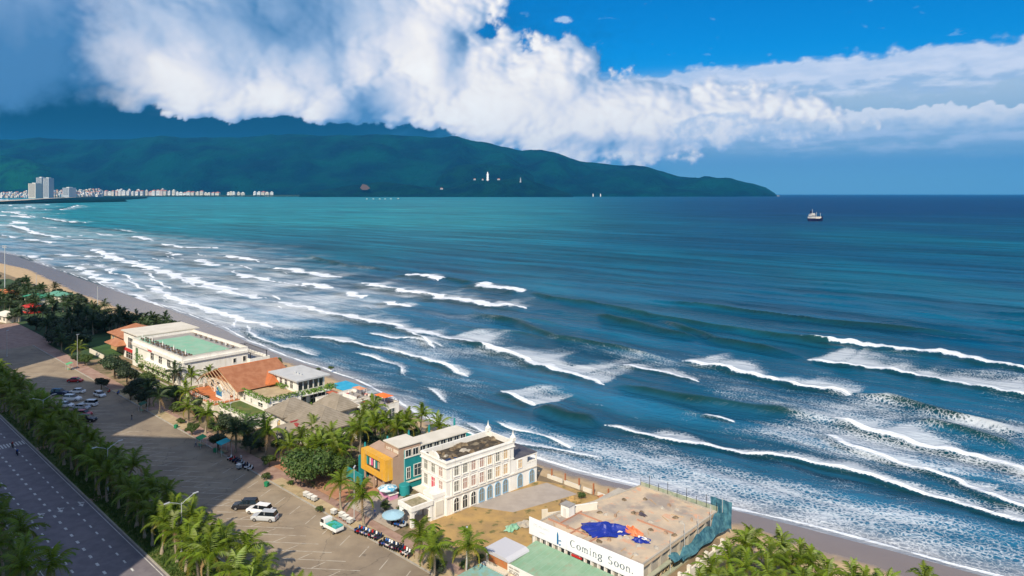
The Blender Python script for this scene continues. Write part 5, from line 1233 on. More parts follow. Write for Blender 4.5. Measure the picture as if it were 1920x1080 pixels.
MB().prism([(-7.2, 4.2), (-3.8, 4.2), (-3.8, 6.0), (-5.5, 6.9), (-7.2, 6.0)], -2.28, -2.201, 'y').build('sign_picture', mat('blue_sign_picture', (.02,.18,.42), .5, (.25,.42,.30), .35, lo=.5, hi=.55), t)
MB().box(-7.6, -7.4, -2.0, -.1, 3.3, 5.9).box(-3.6, -3.4, -2.0, -.1, 3.3, 5.9).build('porch_frame', m_white, t)
for x in (-18, -14): window(t, 'F', x, 1.5, 3.7, 2.0, 1.9)
MB().hip(-9.5, 1.8, 8.5, 16.5, 6.3, 2.2).build('dormer_roof', m_terra2, t); tile_roof_faces(t, [((1.8, 8.5, 6.3), (1.8, 16.5, 6.3), (-2.2, 12.5, 8.5), (-2.2, 12.5, 8.5)), ((-9.5, 8.5, 6.3), (1.8, 8.5, 6.3), (-2.2, 12.5, 8.5), (-5.5, 12.5, 8.5))], m_terra2)
# --- white terraced building with green planting
m_vine = mat('hanging_vine', (.10,.20,.02), .7, (.14,.26,.03), .6, trans=.25)
def vine(par, x0, x1, y0, y1, z, n, seed, hang=.8):
    rr = random.Random(seed); vs = []; fs = []
    for _ in range(n):
        p = Vector((rr.uniform(x0, x1), rr.uniform(y0, y1), z+rr.uniform(-hang, .45))); d = Vector((rr.gauss(0, 1), rr.gauss(0, 1), rr.gauss(0, .6))).normalized(); e_ = d.orthogonal().normalized(); s = rr.uniform(.14, .34); o = len(vs)
        vs += [p-d*s, p+e_*s*.6, p+d*s, p-e_*s*.6]; fs.append((o, o+1, o+2, o+3))
    return MB().add(vs, fs).build('hanging_vines', m_vine, par)
t = bld('terraced_villa', 'white stepped building with vine-covered terraces and a grey flat roof block', 'building', 0, 48)
block(t, -13.5, 2.6, -1.5, 8.3, 0, 5.4, m_white, m_sandv, .55, .25); block(t, -13.2, .2, 8.31, 17.0, 0, 8.4, m_white, None, 0)
MB().box(-14.4, 1.3, 7.6, 18.2, 8.402, 8.75).build('roof', mat('grey_sheet_roof', (.42,.43,.44), .5, (.50,.51,.52), .5), t); mb = MB()
for k in range(13): mb.box(-14.0+k*1.2, -13.94+k*1.2, 7.7, 18.1, 8.752, 8.80)
mb.build('roof_seam', m_frame, t)
for k in range(3): MB().lathe([(.3, 8.75), (.3, 9.2), (.05, 9.35)], 8, (-7+k*1.6, 12, 0)).build('roof_vent', m_galv, t)
for k in range(5): window(t, 'R', 9.4+k*1.6, .2, 5.7, 1.25, 2.3, m_win, m_white, mull=0)
for x in (-11, -8.2, -5.4, -2.4): window(t, 'F', x, 8.31, 6.0, 1.5, 2.0, m_win, m_white)
for y in (10, 13.5, 16): window(t, 'R', y, .2, 1.0, 2.2, 2.8, m_win, m_white, mull=1)
window(t, 'R', 1.0, 2.6, 2.6, 2.2, 1.9, m_winb, m_white, mull=2); window(t, 'R', 5.8, 2.6, 2.6, 1.2, 1.7, m_win, m_white); window(t, 'F', -10, -1.5, 3.0, 1.0, 1.9); window(t, 'F', -6, -1.5, 3.0, .8, 1.6, m_greyw); window(t, 'F', -1, -1.5, 2.7, 2.6, 1.8, m_win, m_white, mull=1)
block(t, -13.8, 4.8, -7.6, -1.52, 0, 2.8, m_white, m_verge, .6, .25)
for x in (-11.5, -8.5, -5.5, -2, 1.5): window(t, 'F', x, -7.6, .6, 1.4, 1.6, m_greyw, m_white)
for y in (-6, -3.2): window(t, 'R', y, 4.8, .6, 1.6, 1.7)
vine(t, -13.6, 2.9, -1.9, -.9, 6.0, 620, 1); vine(t, 2.1, 3.0, -1.6, 8.2, 6.0, 420, 2); vine(t, -14.0, 5.0, -8.0, -7.0, 3.4, 560, 3); vine(t, 4.3, 5.1, -7.6, -1.5, 3.4, 260, 4); vine(t, .3, 2.8, 8.4, 17.4, 5.2, 520, 5, .6); vine(t, -13, -4, 6.8, 8.2, 6.2, 260, 6, .4); vine(t, 1.4, 4.4, 16.4, 18.4, 6.0, 160, 7, .8); vine(t, .3, 2.6, 8.4, 17.4, 1.6, 300, 8, 1.0)
MB().box(.22, 2.7, 8.4, 17.2, 4.6, 4.9).build('balcony', m_white, t)
tt_ = [o for o in COL.objects if o.name.startswith('beach_hall')][0]; vine(tt_, -30, -3.5, -1.3, -.8, 4.4, 420, 21, 1.6); vine(tt_, -40, -32, .3, .9, 4.6, 120, 22, 2.5); vine(tt_, -30, -3.5, -1.5, .2, 1.6, 300, 23, 1.4)
# turquoise canopy
t = bld('pool_canopy', 'bright turquoise flat canopy between the vine terrace and the beach restaurant', 'canopy', 1, 72)
MB().box(-5.5, 4.5, -3.2, 3.2, 3.9, 4.05).build('roof', m_blueroof, t)
for x in (-5.2, 4.2):
    for y in (-2.9, 2.9): MB().tube([(x, y, 0), (x, y, 3.9)], .1, 6).build('post', m_white, t)
# --- villa with hipped grey roofs
t = bld('hipped_roof_villa', 'villa with several grey-brown hipped roofs and a small red-trimmed porch gable', 'house', 22, 50)
def hipset(x0, x1, y0, y1, z, h, mt):
    MB().hip(x0, x1, y0, y1, z, h).build('roof', mt, t); w, d = x1-x0, y1-y0; i = min(w, d)/2
    if w >= d: ra, rb = (x0+i, (y0+y1)/2, z+h), (x1-i, (y0+y1)/2, z+h); tile_roof_faces(t, [((x0, y0, z), (x1, y0, z), rb, ra), ((x1, y0, z), (x1, y1, z), rb, rb)], mt, .5)
    else: ra, rb = ((x0+x1)/2, y0+i, z+h), ((x0+x1)/2, y1-i, z+h); tile_roof_faces(t, [((x0, y0, z), (x1, y0, z), ra, ra), ((x1, y0, z), (x1, y1, z), rb, ra)], mt, .5)
MB().box(-7.2, 7.8, -5.0, 5.6, 0, 4.2).build('wall', m_white, t); hipset(-8.2, 8.8, -6.2, 6.8, 4.4, 3.4, m_greytile)
MB().box(-14.0, -7.21, -5.4, 2.6, 0, 4.6).build('wall', m_white, t); hipset(-15.2, -5.8, -6.6, 3.8, 4.9, 3.0, m_greytile)
MB().box(-10.5, -1.5, 6.9, 11.5, 0, 4.4).build('wall', m_white, t); hipset(-11.5, -.5, 5.0, 12.4, 4.7, 3.0, m_greytile)
MB().box(-4.4, 1.4, -9.2, -5.01, 0, 3.0).build('wall', m_white, t)
MB().prism([(-5.1, 3.0), (2.1, 3.0), (-1.5, 5.0)], -10.2, -4.2, 'y').build('porch_gable', m_greytile, t); MB().box(-1.75, -1.25, -7.0, -4.4, 4.85, 5.12).box(-.9, .6, -6.4, -5.4, 4.2, 4.75).build('red_ridge_ornament', mat('faded_red', (.32,.05,.05), .8), t)
window(t, 'F', -9.8, -5.4, 1.6, 1.4, 1.8, mat('amber_window', (.45,.28,.05), .4), m_white); window(t, 'F', -3.6, -9.2, .6, 1.0, 1.8); window(t, 'F', .4, -9.2, .6, 1.0, 1.8)
for x in (3.6, 6.2): MB().box(x-.14, x+.14, -5.9, -5.6, 0, 4.3).build('column', m_white, t)
for y in (-3, 0, 3.5): window(t, 'R', y, 7.8, 1.0, 1.4, 2.0, m_win, m_white)
for x in (2.6, 5): window(t, 'F', x, -5.0, .8, 1.3, 2.1)
# --- white terrace restaurant
t = bld('terrace_restaurant', 'white restaurant with an open roof terrace of tables and orange shades facing the beach', 'building', 16.5, 58)
block(t, -9.5, 0, 0, 12, 0, 4.2, m_white, mat('grey_terrace_paving', (.27,.25,.25), .9, (.36,.34,.33), .6), .75, .2); block(t, .01, 9.3, 4.6, 13.6, 0, 4.2, m_white, m_roofdeck, .6, .2)
MB().lathe([(2.6, 0), (2.6, 4.9), (2.4, 4.95), (2.4, 4.3), (0, 4.3)], 20, (-1.6, 2.0, 0)).build('round_corner', m_white, t)
for k in range(5): a = rad(-80+k*26); MB().box(-.3, .3, -.05, .05, 1.2, 3.6).build('window', m_win, t, loc=(-1.6+2.62*math.cos(a), 2.0+2.62*math.sin(a), 0), rz=a+rad(90))
for x in (1.6, 4.6, 7.6): window(t, 'F', x, 4.6, .3, 2.4, 3.2, m_win, m_white, mull=1)
for y in (6.2, 8.6, 11.2): window(t, 'R', y, 9.3, .6, 1.8, 2.9, m_winb, m_white, mull=1)
for x in (-8, -5.6): window(t, 'F', x, 0, .8, 1.3, 2.4)
for (a, b) in ((.1, 3.1), (3.2, 6.1), (6.2, 9.2)): MB().box(b-.05, b+.12, 3.6, 4.59, 0, 4.6).build('fin', m_white, t)
MB().box(-.2, 9.6, 3.4, 4.58, 4.602, 4.8).build('canopy_slab', m_white, t)
railing(t, [(-9.4, 11.9), (-.1, 11.9), (-.1, 13.5), (9.2, 13.5), (9.2, 4.8)], 4.3, .95, m_black, 1.6)
MB().box(-7.5, -1.0, 7.2, 7.4, 4.26, 5.2).build('partition', m_white, t)
def canopy(u, v, z, sx, sy, label, mt):
    c = thing('shade_canopy', label, 'canopy', S(u, v, z), AU); MB().add([(-sx, -sy, 2.1), (sx, -sy, 2.1), (sx, sy, 2.1), (-sx, sy, 2.1), (0, 0, 2.7)], [(0, 1, 4), (1, 2, 4), (2, 3, 4), (3, 0, 4)]).build('canvas', mt, c)
    for x in (-1, 1):
        for y in (-1, 1): MB().tube([(x*sx*.95, y*sy*.95, 0), (x*sx*.95, y*sy*.95, 2.1)], .04, 5).build('pole', m_frame, c)
canopy(12.0, 68.6, 4.27, 2.0, 1.1, 'faded orange shade canopy over the restaurant terrace, nearer the turquoise roof', mat('faded_orange', (.62,.20,.08), .8, (.5,.3,.2), 1.0)); canopy(22.6, 69.0, 4.27, 2.3, 1.5, 'bright orange shade canopy at the right end of the restaurant terrace', m_orange)
canopy(10.5, 61.0, 4.27, 1.6, 1.1, 'reddish awning over the street-side corner of the restaurant terrace', mat('brick_red_canvas', (.38,.10,.05), .8))
canopy(18.0, 68.5, 4.27, 1.4, 1.0, 'grey-blue shade canopy in the middle of the restaurant terrace', mat('grey_canvas', (.28,.32,.35), .8))
random.seed(13)
for k in range(26):
    u, v = random.uniform(7.8, 15.8), random.uniform(59, 69.4)
    if k > 12: u, v = random.uniform(17.2, 25.2), random.uniform(63.4, 71)
    if k % 2: chair(S(u, v, 4.27), random.random()*6, 'small chair on the open roof terrace of the white restaurant', random.choice((m_brown, m_white, m_brown)), 'chairs on the restaurant terrace')
    else: tableset(S(u, v, 4.27), 'small dining table on the open roof terrace of the white restaurant', random.choice((m_brown, m_off, m_red)), 'tables on the restaurant terrace')

# --- construction site building with billboard
B0 = toUV(Vector((3.06, 117, 0)))
t = bld('construction_building', 'unfinished one-storey building with a bare concrete roof behind the long white billboard', 'building', B0[0], B0[1]); site = t
deck = [(0, .5), (20.6, .5), (20.6, 26.4), (4.6, 26.8), (3.2, 18), (1.0, 11), (0, 6)]
MB().prism(deck, 3.4, 3.8).build('roof_slab', mat('bare_concrete_deck', (.56,.44,.31), .95, (.40,.335,.265), .22, .05, 2.2, extra=lambda N, v, c: N.mix(N.m('MULTIPLY', N.ss(N.noise(v, .13, 5, .6), .53, .64), .7), N.mix(N.ss(N.noise(v, .5, 5, .65), .55, .65), c, (.58,.34,.22,1)), (.24,.21,.20,1))), t)
MB().box(1.5, 20, 1.2, 24, 0, 3.398).build('core_wall', m_conc, t)
MB().box(.3, 20.3, .35, 1.18, 0, 2.6).build('front_wall', m_white, t)
for k in range(15): 
    if k not in (6, 7): MB().box(1.0+k*1.3-.14, 1.0+k*1.3+.14, -.02, .345, 0, 2.65).build('column', m_white, t)
for k in range(14):
    if k not in (6,): window(t, 'F', 1.65+k*1.3, .348, .2, .75, 2.2, m_win if k % 3 else m_greyw, m_off, mull=0)
MB().box(8.9, 10.5, .28, .347, .2, 1.9).build('door', m_teal, t); MB().box(8.7, 10.7, .1, .347, 1.95, 2.2).build('lintel', m_red, t)
for k in range(9): MB().box(20.0, 20.5, 2.0+k*2.9, 2.4+k*2.9, 0, 3.398).build('column', m_conc, t)
mb = MB(); random.seed(8)
for k in range(12):
    y = 2.0+k*1.15; mb.tube([(20.7, y, .9), (20.7, y+.5, 1.5), (20.7, y+1.0, .9), (20.7, y+.5, .4), (20.7, y, .9)], .07, 4)
mb.build('lattice_block', m_sandv, t); MB().box(20.61, 21.3, 1.5, 16, 1.7, 1.9).box(20.61, 21.3, 1.5, 16, .0, .25).build('ledge', mat('mossy_concrete', (.30,.33,.24), .9, (.40,.40,.30), .8), t)
MB().ring([(p[0], p[1]) for p in deck], [((p[0]-11)*.975+11, (p[1]-13)*.98+13) for p in deck], 3.802, 4.02).build('roof_kerb', m_conc, t)
for (x0, x1, y0, y1) in ((.6, 9, 4.0, 4.15), (3.0, 3.15, 4.2, 12), (6.5, 6.65, 1.2, 8.0), (3.2, 10, 9.4, 9.52), (10.5, 10.62, 1.0, 4.6), (12, 19, 14.2, 14.32)): MB().box(x0, x1, y0, y1, 3.802, 4.05).build('wall_stub', mat('pink_brick_stub', (.42,.22,.15), .95), t)
# billboard
bb = bld('billboard', 'long white billboard reading Coming Soon along the front of the construction site', 'billboard', B0[0], B0[1])
m_bill = mat('billboard_vinyl', (.80,.80,.81), .6)
MB().box(-.1, 8.0, -.15, -.02, 2.7, 5.5).box(8.06, 22.3, -.15, -.02, 2.7, 5.5).build('panel', m_bill, bb); m_ink = mat('grey_lettering', (.10,.13,.17), .6); m_pale = mat('pale_lettering', (.45,.47,.52), .6)
# serif letters built from strokes
GL = {'C': ([('arc', .5, .5, .42, .5, 50, 310)], 1.0), 'o': ([('arc', .36, .34, .30, .34, 0, 360)], .78), 'm': ([('l', .12, 0, .12, .66), ('arc', .32, .42, .2, .24, 0, 170), ('l', .52, 0, .52, .44), ('arc', .72, .42, .2, .24, 0, 170), ('l', .92, 0, .92, .44), ('s', .12, 0), ('s', .52, 0), ('s', .92, 0)], 1.12), 'i': ([('l', .18, 0, .18, .66), ('s', .18, 0), ('d', .18, .88)], .42), 'n': ([('l', .12, 0, .12, .66), ('arc', .34, .40, .22, .26, 0, 170), ('l', .56, 0, .56, .42), ('s', .12, 0), ('s', .56, 0)], .76), 'g': ([('arc', .32, .44, .24, .24, 0, 360), ('arc', .32, -.08, .28, .2, 0, 360), ('l', .5, .62, .66, .68)], .74), 'S': ([('arc', .38, .74, .26, .26, 40, 270), ('arc', .38, .25, .28, .25, -150, 90)], .86), '.': ([('d', .1, .05)], .4), ' ': ([], .6)}
def letters(par, s, x, z, size, mt, y=-.16, w=.075, gap=.3):
    for ch in s:
        st, adv = GL[ch]; mb = MB()
        for q in st:
            if q[0] == 'l': mb.box(x+(min(q[1], q[3]))*size-w*.7, x+max(q[1], q[3])*size+w*.7, y-.03, y, z+min(q[2], q[4])*size, z+max(q[2], q[4])*size)
            elif q[0] == 's': mb.box(x+q[1]*size-w*2, x+q[1]*size+w*2, y-.03, y, z+q[2]*size, z+q[2]*size+w*.7)
            elif q[0] == 'd': mb.lathe([(0, 0)], 3) if False else mb.box(x+q[1]*size-w, x+q[1]*size+w, y-.03, y, z+q[2]*size-w, z+q[2]*size+w)
            else:
                _, cx, cy, rx, ry, a0, a1 = q; n = max(6, int(abs(a1-a0)/20)); pts = []
                for k in range(n):
                    a, b = rad(a0+(a1-a0)*k/n), rad(a0+(a1-a0)*(k+1)/n); ta, tb = w*(.45+.9*abs(math.cos(a))), w*(.45+.9*abs(math.cos(b)))
                    P = lambda an, tt: (x+(cx*size+(rx*size+tt)*math.cos(an)), z+(cy*size+(ry*size+tt*.6)*math.sin(an)))
                    mb.prism([P(a, -ta), P(a, ta), P(b, tb), P(b, -tb)], y-.03, y, 'y')
        if mb.v: mb.build('letter', mt, par)
        x += (adv+gap)*size
letters(bb, 'Coming Soon.', 8.7, 3.55, 1.12, m_ink, gap=.16)
text(bb, 'ITZ MILANO', .58, m_pale, (.9, -.16, 4.35), (rad(90), 0, 0), .01, 'lettering', space=1.1); text(bb, 'residence', .34, m_pale, (2.2, -.16, 3.6), (rad(90), 0, 0), .01, 'lettering')
m_logo = mat('logo_blue', (.01,.13,.32), .5); MB().prism([(5.95, 3.0), (6.3, 3.0), (6.3, 4.4), (6.15, 5.1), (5.95, 4.6)], -.19, -.155, 'y').prism([(6.35, 3.55), (6.9, 3.7), (6.85, 3.85), (6.35, 3.75)], -.19, -.155, 'y').prism([(6.35, 3.0), (6.6, 3.25), (6.8, 3.1), (6.6, 2.9)], -.19, -.155, 'y').build('logo', m_logo, bb)
for k in range(9): MB().tube([(.3+k*2.7, .35, 0), (.3+k*2.7, .2, 5.3)], .06, 5).build('support_post', m_galv, bb)
sp = lambda x, y, z: S(B0[0]+x, B0[1]+y, z)
tarp('tarpaulin', 'large crumpled royal blue tarpaulin heap on the construction roof', sp(10.2, 7.5, 3.81), 3.8, 2.6, .9, m_btarp, AU+rad(38), 2); tarp('tarpaulin', 'orange tarpaulin between the two blue ones on the construction roof', sp(13.6, 10.1, 3.81), 2.4, 1.1, .7, m_otarp, AU-rad(10), 3)
tarp('tarpaulin', 'smaller blue tarpaulin with a white sheet on top, right of the orange one', sp(16.4, 8.7, 3.81), 1.5, 1.0, .5, m_btarp, AU+rad(30), 6); tarp('plastic_sheet', 'small white sheet lying on the smaller blue tarpaulin', sp(16.5, 8.8, 4.28), .8, .45, .12, m_white, AU, 7, 6)
tarp('plastic_sheet', 'cream sheet below the orange tarpaulin', sp(12.6, 8.3, 3.81), 1.2, .7, .35, m_cream, AU, 8, 8); tarp('material_pile', 'small dark pile in the middle of the bare roof', sp(11.5, 16.5, 3.81), .9, .5, .35, mat('dark_sacking', (.06,.05,.07), .9), AU, 9, 8)
o = thing('utility_hut', 'small white box hut at the left edge of the construction roof', 'hut', sp(2.2, 7.4, 3.81), AU); MB().box(-.9, .9, -.8, .8, 0, 2.0).build('wall', m_white, o); MB().box(-1.0, 1.0, -.9, .9, 2.002, 2.12).build('roof', m_roofdeck, o); MB().box(-.3, .3, -.86, -.801, 0, 1.6).build('door', m_frame, o)
o = thing('low_wall', 'short white wall piece beside the utility hut', 'wall', sp(3.4, 11.0, 3.81), AU+rad(60)); MB().box(-2.2, 2.2, -.1, .1, 0, 1.2).build('panel', m_off, o); MB().box(-2.25, 2.25, -.14, .14, 1.202, 1.3).build('coping', m_white, o)
o = thing('scaffold_wall', 'pale broken wall left of the utility hut', 'wall', sp(-1.2, 8.2, 0), AU+rad(60)); MB().box(-2.6, 2.6, -.1, .1, 0, 3.2).build('panel', m_cream, o); MB().box(-2.6, -1.5, -.11, .11, 3.202, 3.9).build('broken_top', m_cream, o)
random.seed(66)
for k in range(64):
    x, y = random.uniform(1, 19.6), random.uniform(1.5, 25.5)
    if x < 4.5 and y > 7: continue
    kind = (0, 2, 3, 2, 0, 3, 1, 2)[k % 8]; q = sp(x, y, 3.805)
    if kind == 0: o = MB().box(-random.uniform(.6, 1.6), .8, -.05, .05, 0, .09).build('plank', m_wood, None, loc=q, rz=random.random()*6); tag(o, 'loose timber plank lying on the bare construction roof', 'plank', 'planks on the construction roof')
    elif kind == 1: o = MB().box(-.3, .3, -.2, .2, 0, .25).box(-.2, .25, -.15, .2, .252, .45).build('brick_stack', mat('dusty_brick', (.30,.19,.13), .95, (.40,.30,.22), 3), None, loc=q, rz=random.random()*6); tag(o, 'small stack of bricks on the bare construction roof', 'bricks', 'brick stacks on the construction roof')
    else:
        pts = [(.5*(1+.5*random.random())*math.cos(j*1.047), .4*(1+.5*random.random())*math.sin(j*1.047)) for j in range(6)]
        o = MB().add([(a, b, 0) for a, b in pts]+[(a*.4, b*.4, random.uniform(.15, .35)) for a, b in pts], [(i, (i+1) % 6, 6+(i+1) % 6, 6+i) for i in range(6)]+[tuple(range(6, 12))]).build('rubble_heap', random.choice((m_conc, m_deb, m_conc)), None, loc=q, rz=random.random()*6); tag(o, 'low heap of rubble on the bare construction roof', 'rubble', 'rubble on the construction roof')
# sea-side fence posts and netting
f = thing('site_fence', 'broken green mesh fence with dark posts along the seaward edge of the construction roof', 'fence', sp(0, 0, 3.8), AU)
for k in range(9): x = 4.8+k*1.95; MB().tube([(x, 26.6, 0), (x+.05, 26.6, 1.6+.9*(k % 2))], .05, 5).build('post', m_black, f)
MB().box(4.8, 20.6, 26.62, 26.68, .0, .9).build('mesh_panel', mat('dull_green_mesh', (.20,.26,.19), .9, (.33,.35,.27), 1.1), f); MB().tube([(4.8, 26.6, 1.1), (20.6, 26.6, 1.1)], .035, 4).build('top_rail', m_black, f)
m_net = mat('blue_safety_net', (.03,.13,.20), .9, (.10,.27,.33), .9, trans=.3)
nt_ = thing('safety_net', 'sagging blue-green safety netting along the right edge of the construction roof', 'netting', sp(20.9, 0, 0), AU)
vs = []; N_ = 24
for i in range(N_+1):
    y = 9+i*18.5/N_; hh = 1.9+1.2*min(1, max(0, (i-3)/8))+.3*math.sin(i*1.3)+(.9 if i > 18 else 0); 
    for j in range(6): s = j/5; vs.append((.3+.5*math.sin(i*.9+j)*.4+(1-s)*.9, y, (1.2 if i > 3 else 2.2)+(hh-1.2)*s))
MB().add(vs, [(i*6+j, (i+1)*6+j, (i+1)*6+j+1, i*6+j+1) for i in range(N_) for j in range(5)]).build('net', m_net, nt_)
vs = []
for i in range(9):
    x = -3.0+i*.5; 
    for j in range(5): vs.append((x+.9, 27.6+.15*math.sin(i*2+j), 1.0+j*1.2))
MB().add(vs, [(i*5+j, (i+1)*5+j, (i+1)*5+j+1, i*5+j+1) for i in range(8) for j in range(4)]).build('net', m_net, nt_)
for y in (9.5, 14, 18.5, 23, 27.4): MB().tube([(.25, y, 0), (.25, y, 6.2)], .06, 5).build('pole', m_galv, nt_)
o = thing('boundary_wall', 'cream boundary wall with balusters right of the construction building', 'wall', sp(24.2, 0, 0), AU); MB().box(0, .3, -2, 22, 0, 1.7).build('panel', m_cream, o)
for k in range(9): MB().box(-.12, .42, -1.8+k*2.8, -1.3+k*2.8, 0, 2.4).build('pier', m_cream, o)
MB().box(24.9, 0, 0, 0, 0, 0) if False else None
o = thing('swimming_pool', 'small turquoise pool behind the cream boundary wall at the bottom edge', 'pool', sp(25.6, 0, 0), AU); MB().ring(rect(0, 6, 0, 12), rect(.4, 5.6, .4, 11.6), 0, .4).build('rim', m_off, o); MB().box(.4, 5.6, .4, 11.6, .0, .25).build('pool_water', mat('pool_water', (.01,.30,.40), .1), o)
# sheds at the bottom
o = bld('market_shed', 'long shed with a pale green sheet roof under the billboard', 'shed', B0[0], B0[1])
MB().add([(2.2, -1.0, 2.6), (21, -1.0, 2.6), (21, -8.5, 1.9), (2.2, -8.5, 1.9), (2.2, -1.0, 2.5), (21, -1, 2.5), (21, -8.5, 1.8), (2.2, -8.5, 1.8)], [(3, 2, 1, 0), (4, 5, 6, 7), (2, 3, 7, 6), (0, 1, 5, 4), (1, 2, 6, 5), (3, 0, 4, 7)]).build('roof', mat('pale_green_sheet', (.19,.33,.21), .7, (.25,.38,.26), .4, extra=lambda N, v, c: N.mix(N.m('MULTIPLY', N.ss(N.noise(v, .6, 6, .65), .52, .7), .6), c, (.28,.24,.16,1))), o)
mb = MB()
for k in range(16): mb.add([(2.9+k*1.2, -1.0, 2.63), (2.98+k*1.2, -1.0, 2.63), (2.98+k*1.2, -8.5, 1.93), (2.9+k*1.2, -8.5, 1.93)], [(3, 2, 1, 0)])
mb.build('roof_rib', m_green, o); MB().box(2.4, 20.8, -8.2, -1.2, 0, 1.78).build('wall', m_cream, o)
MB().box(3.0, 9.0, -8.75, -8.6, .9, 2.1).build('sign_board', m_white, o); text(o, 'NHA HANG', .42, m_black, (3.3, -8.76, 1.55), (rad(90), 0, 0), .01); text(o, '207 SON', .55, m_black, (3.3, -8.76, .98), (rad(90), 0, 0), .01)
o = bld('grey_roofed_shed', 'small shed with pale grey roof and orange shopfront left of the green-roofed shed', 'shed', B0[0]-2.0, B0[1]-9.0)
MB().box(.2, 5.2, .3, 4.8, 0, 2.3).build('wall', m_cream, o); MB().prism([(0, 2.3), (5.0, 2.3), (5.4, 2.3), (5.3, 2.55), (4.6, 2.85), (0, 2.85)], .1, 5.0, 'y').build('roof', mat('pale_grey_sheet', (.50,.50,.54), .6), o); MB().box(.9, 5.0, .18, .298, 1.1, 2.1).build('orange_shopfront', mat('orange_shopfront', (.50,.14,.04), .7, (.40,.20,.08), 1.5), o); MB().box(0, 5.2, -.6, .17, .5, .75).build('counter', m_off, o)
o = bld('mossy_roofed_shed', 'low shed with a blotchy blue-green roof at the very bottom edge', 'shed', B0[0]+.2, B0[1]-16.2); MB().box(0, 5, 0, 4.2, 0, 2.0).build('wall', m_cream, o); MB().box(-.3, 5.3, -.3, 4.5, 2.002, 2.15).build('roof', mat('blotchy_sheet', (.25,.34,.24), .7, (.20,.42,.42), 1.0), o)
# waste ground between hotel and site
m_waste = mat('yellow_waste_ground', (.42,.27,.10), .95, (.30,.20,.09), .3, .08, 2, extra=lambda N, v, c: N.mix(N.ss(N.noise(v, .5, 5, .6), .55, .68), c, (.13,.12,.04,1)))
MB().prism([tuple(S(*q)[:2]) for q in ((68, 42), (88, 36), (102, 36), (100, 70), (82, 68.5), (78, 66.6), (70, 52))], .0, .012).build('waste_ground', m_waste, kind='structure')
MB().prism([tuple(S(*q)[:2]) for q in ((76.2, 49), (84.5, 53), (88.5, 67.5), (80.5, 67.5), (77.2, 56))], .013, .024).build('paved_yard', mat('grey_yard_paving', (.33,.285,.25), .9, (.38,.33,.29), .4), kind='structure')
MB().prism([tuple(S(*q)[:2]) for q in ((24, 33.2), (66, 33.2), (66, 41), (40, 44), (24, 41))], .0, .010).build('red_earth', mat('red_earth', (.36,.16,.09), .95, (.42,.24,.14), .3, .06, 2, extra=lambda N, v, c: N.mix(N.ss(N.noise(v, .3, 5, .6), .55, .68), c, (.10,.11,.03,1))), kind='structure')
MB().prism([tuple(S(*q)[:2]) for q in ((58, 33.2), (74, 33.2), (74, 46), (66, 46), (60, 42))], .011, .02).build('forecourt', mat('forecourt_paving', (.36,.30,.25), .9, (.42,.36,.30), .5), kind='structure')
# sea wall pieces
o = thing('sea_wall', 'low broken white sea wall between the hotel and the construction site', 'wall', S(79, 69.6), AU)
for (a, b) in ((0, 4), (4.6, 8.5), (9.4, 11.5), (13, 16)): MB().box(a, b, -.15, .15, 0, .8).build('wall_piece', m_off, o)
for k in range(5): MB().box(1+k*3.6, 1.25+k*3.6, -.12, .12, .0, 2.2).build('post', mat('rusty_post', (.35,.13,.06), .9), o)
for k, (px, py, lab, mt) in enumerate([(1072, 942, 'yellowish rubble pile beside the sea wall', m_waste), (1060, 945, 'heap of brown brush on the waste ground', m_deb), (1135, 935, 'reddish rubble by the broken sea wall', m_terra), (985, 985, 'heap of grey scrap left of the billboard', m_conc), (960, 992, 'pile of greenish sheets left of the billboard', m_green)]):
    p = P3(px, py, 0); tarp('debris_pile', lab, p+Vector((0, 0, .02)), 1.6, 1.1, .8, mt, k, 20+k, 8)['category'] = 'rubble'
# ------------------------------------------------------------------ street life
def skin_mesh(name, V, E, R, mats, rule):
    me = bpy.data.meshes.new(name); me.from_pydata(V, E, []); o = bpy.data.objects.new(name, me); COL.objects.link(o)
    sk_ = o.modifiers.new('s', 'SKIN'); sk_.branch_smoothing = .3; sv = me.skin_vertices[0].data if me.skin_vertices else None
    if sv is None:
        bpy.context.view_layer.objects.active = o; me.skin_vertices.new() if hasattr(me.skin_vertices, 'new') else None; sv = me.skin_vertices[0].data
    for i, r in enumerate(R): sv[i].radius = (r[0], r[1]) if hasattr(r, '__len__') else (r, r)
    sv[0].use_root = True; o.modifiers.new('b', 'SUBSURF').levels = 1
    dg = bpy.context.evaluated_depsgraph_get(); me2 = bpy.data.meshes.new_from_object(o.evaluated_get(dg)); bpy.data.objects.remove(o)
    me2.materials.clear(); [me2.materials.append(m) for m in mats]
    for p in me2.polygons: p.material_index = rule(p.center); p.use_smooth = True
    return me2
m_skin = mat('skin', (.42,.25,.17), .6); m_hair = mat('dark_hair', (.015,.012,.01), .7); m_dkcl = mat('dark_clothes', (.02,.02,.03), .9); m_jean = mat('blue_trousers', (.03,.05,.12), .9); m_shirt = mat('pale_shirt', (.55,.55,.55), .9); m_blsh = mat('blue_shirt', (.02,.09,.35), .9); m_rdsh = mat('dull_red_shirt', (.30,.05,.06), .9)
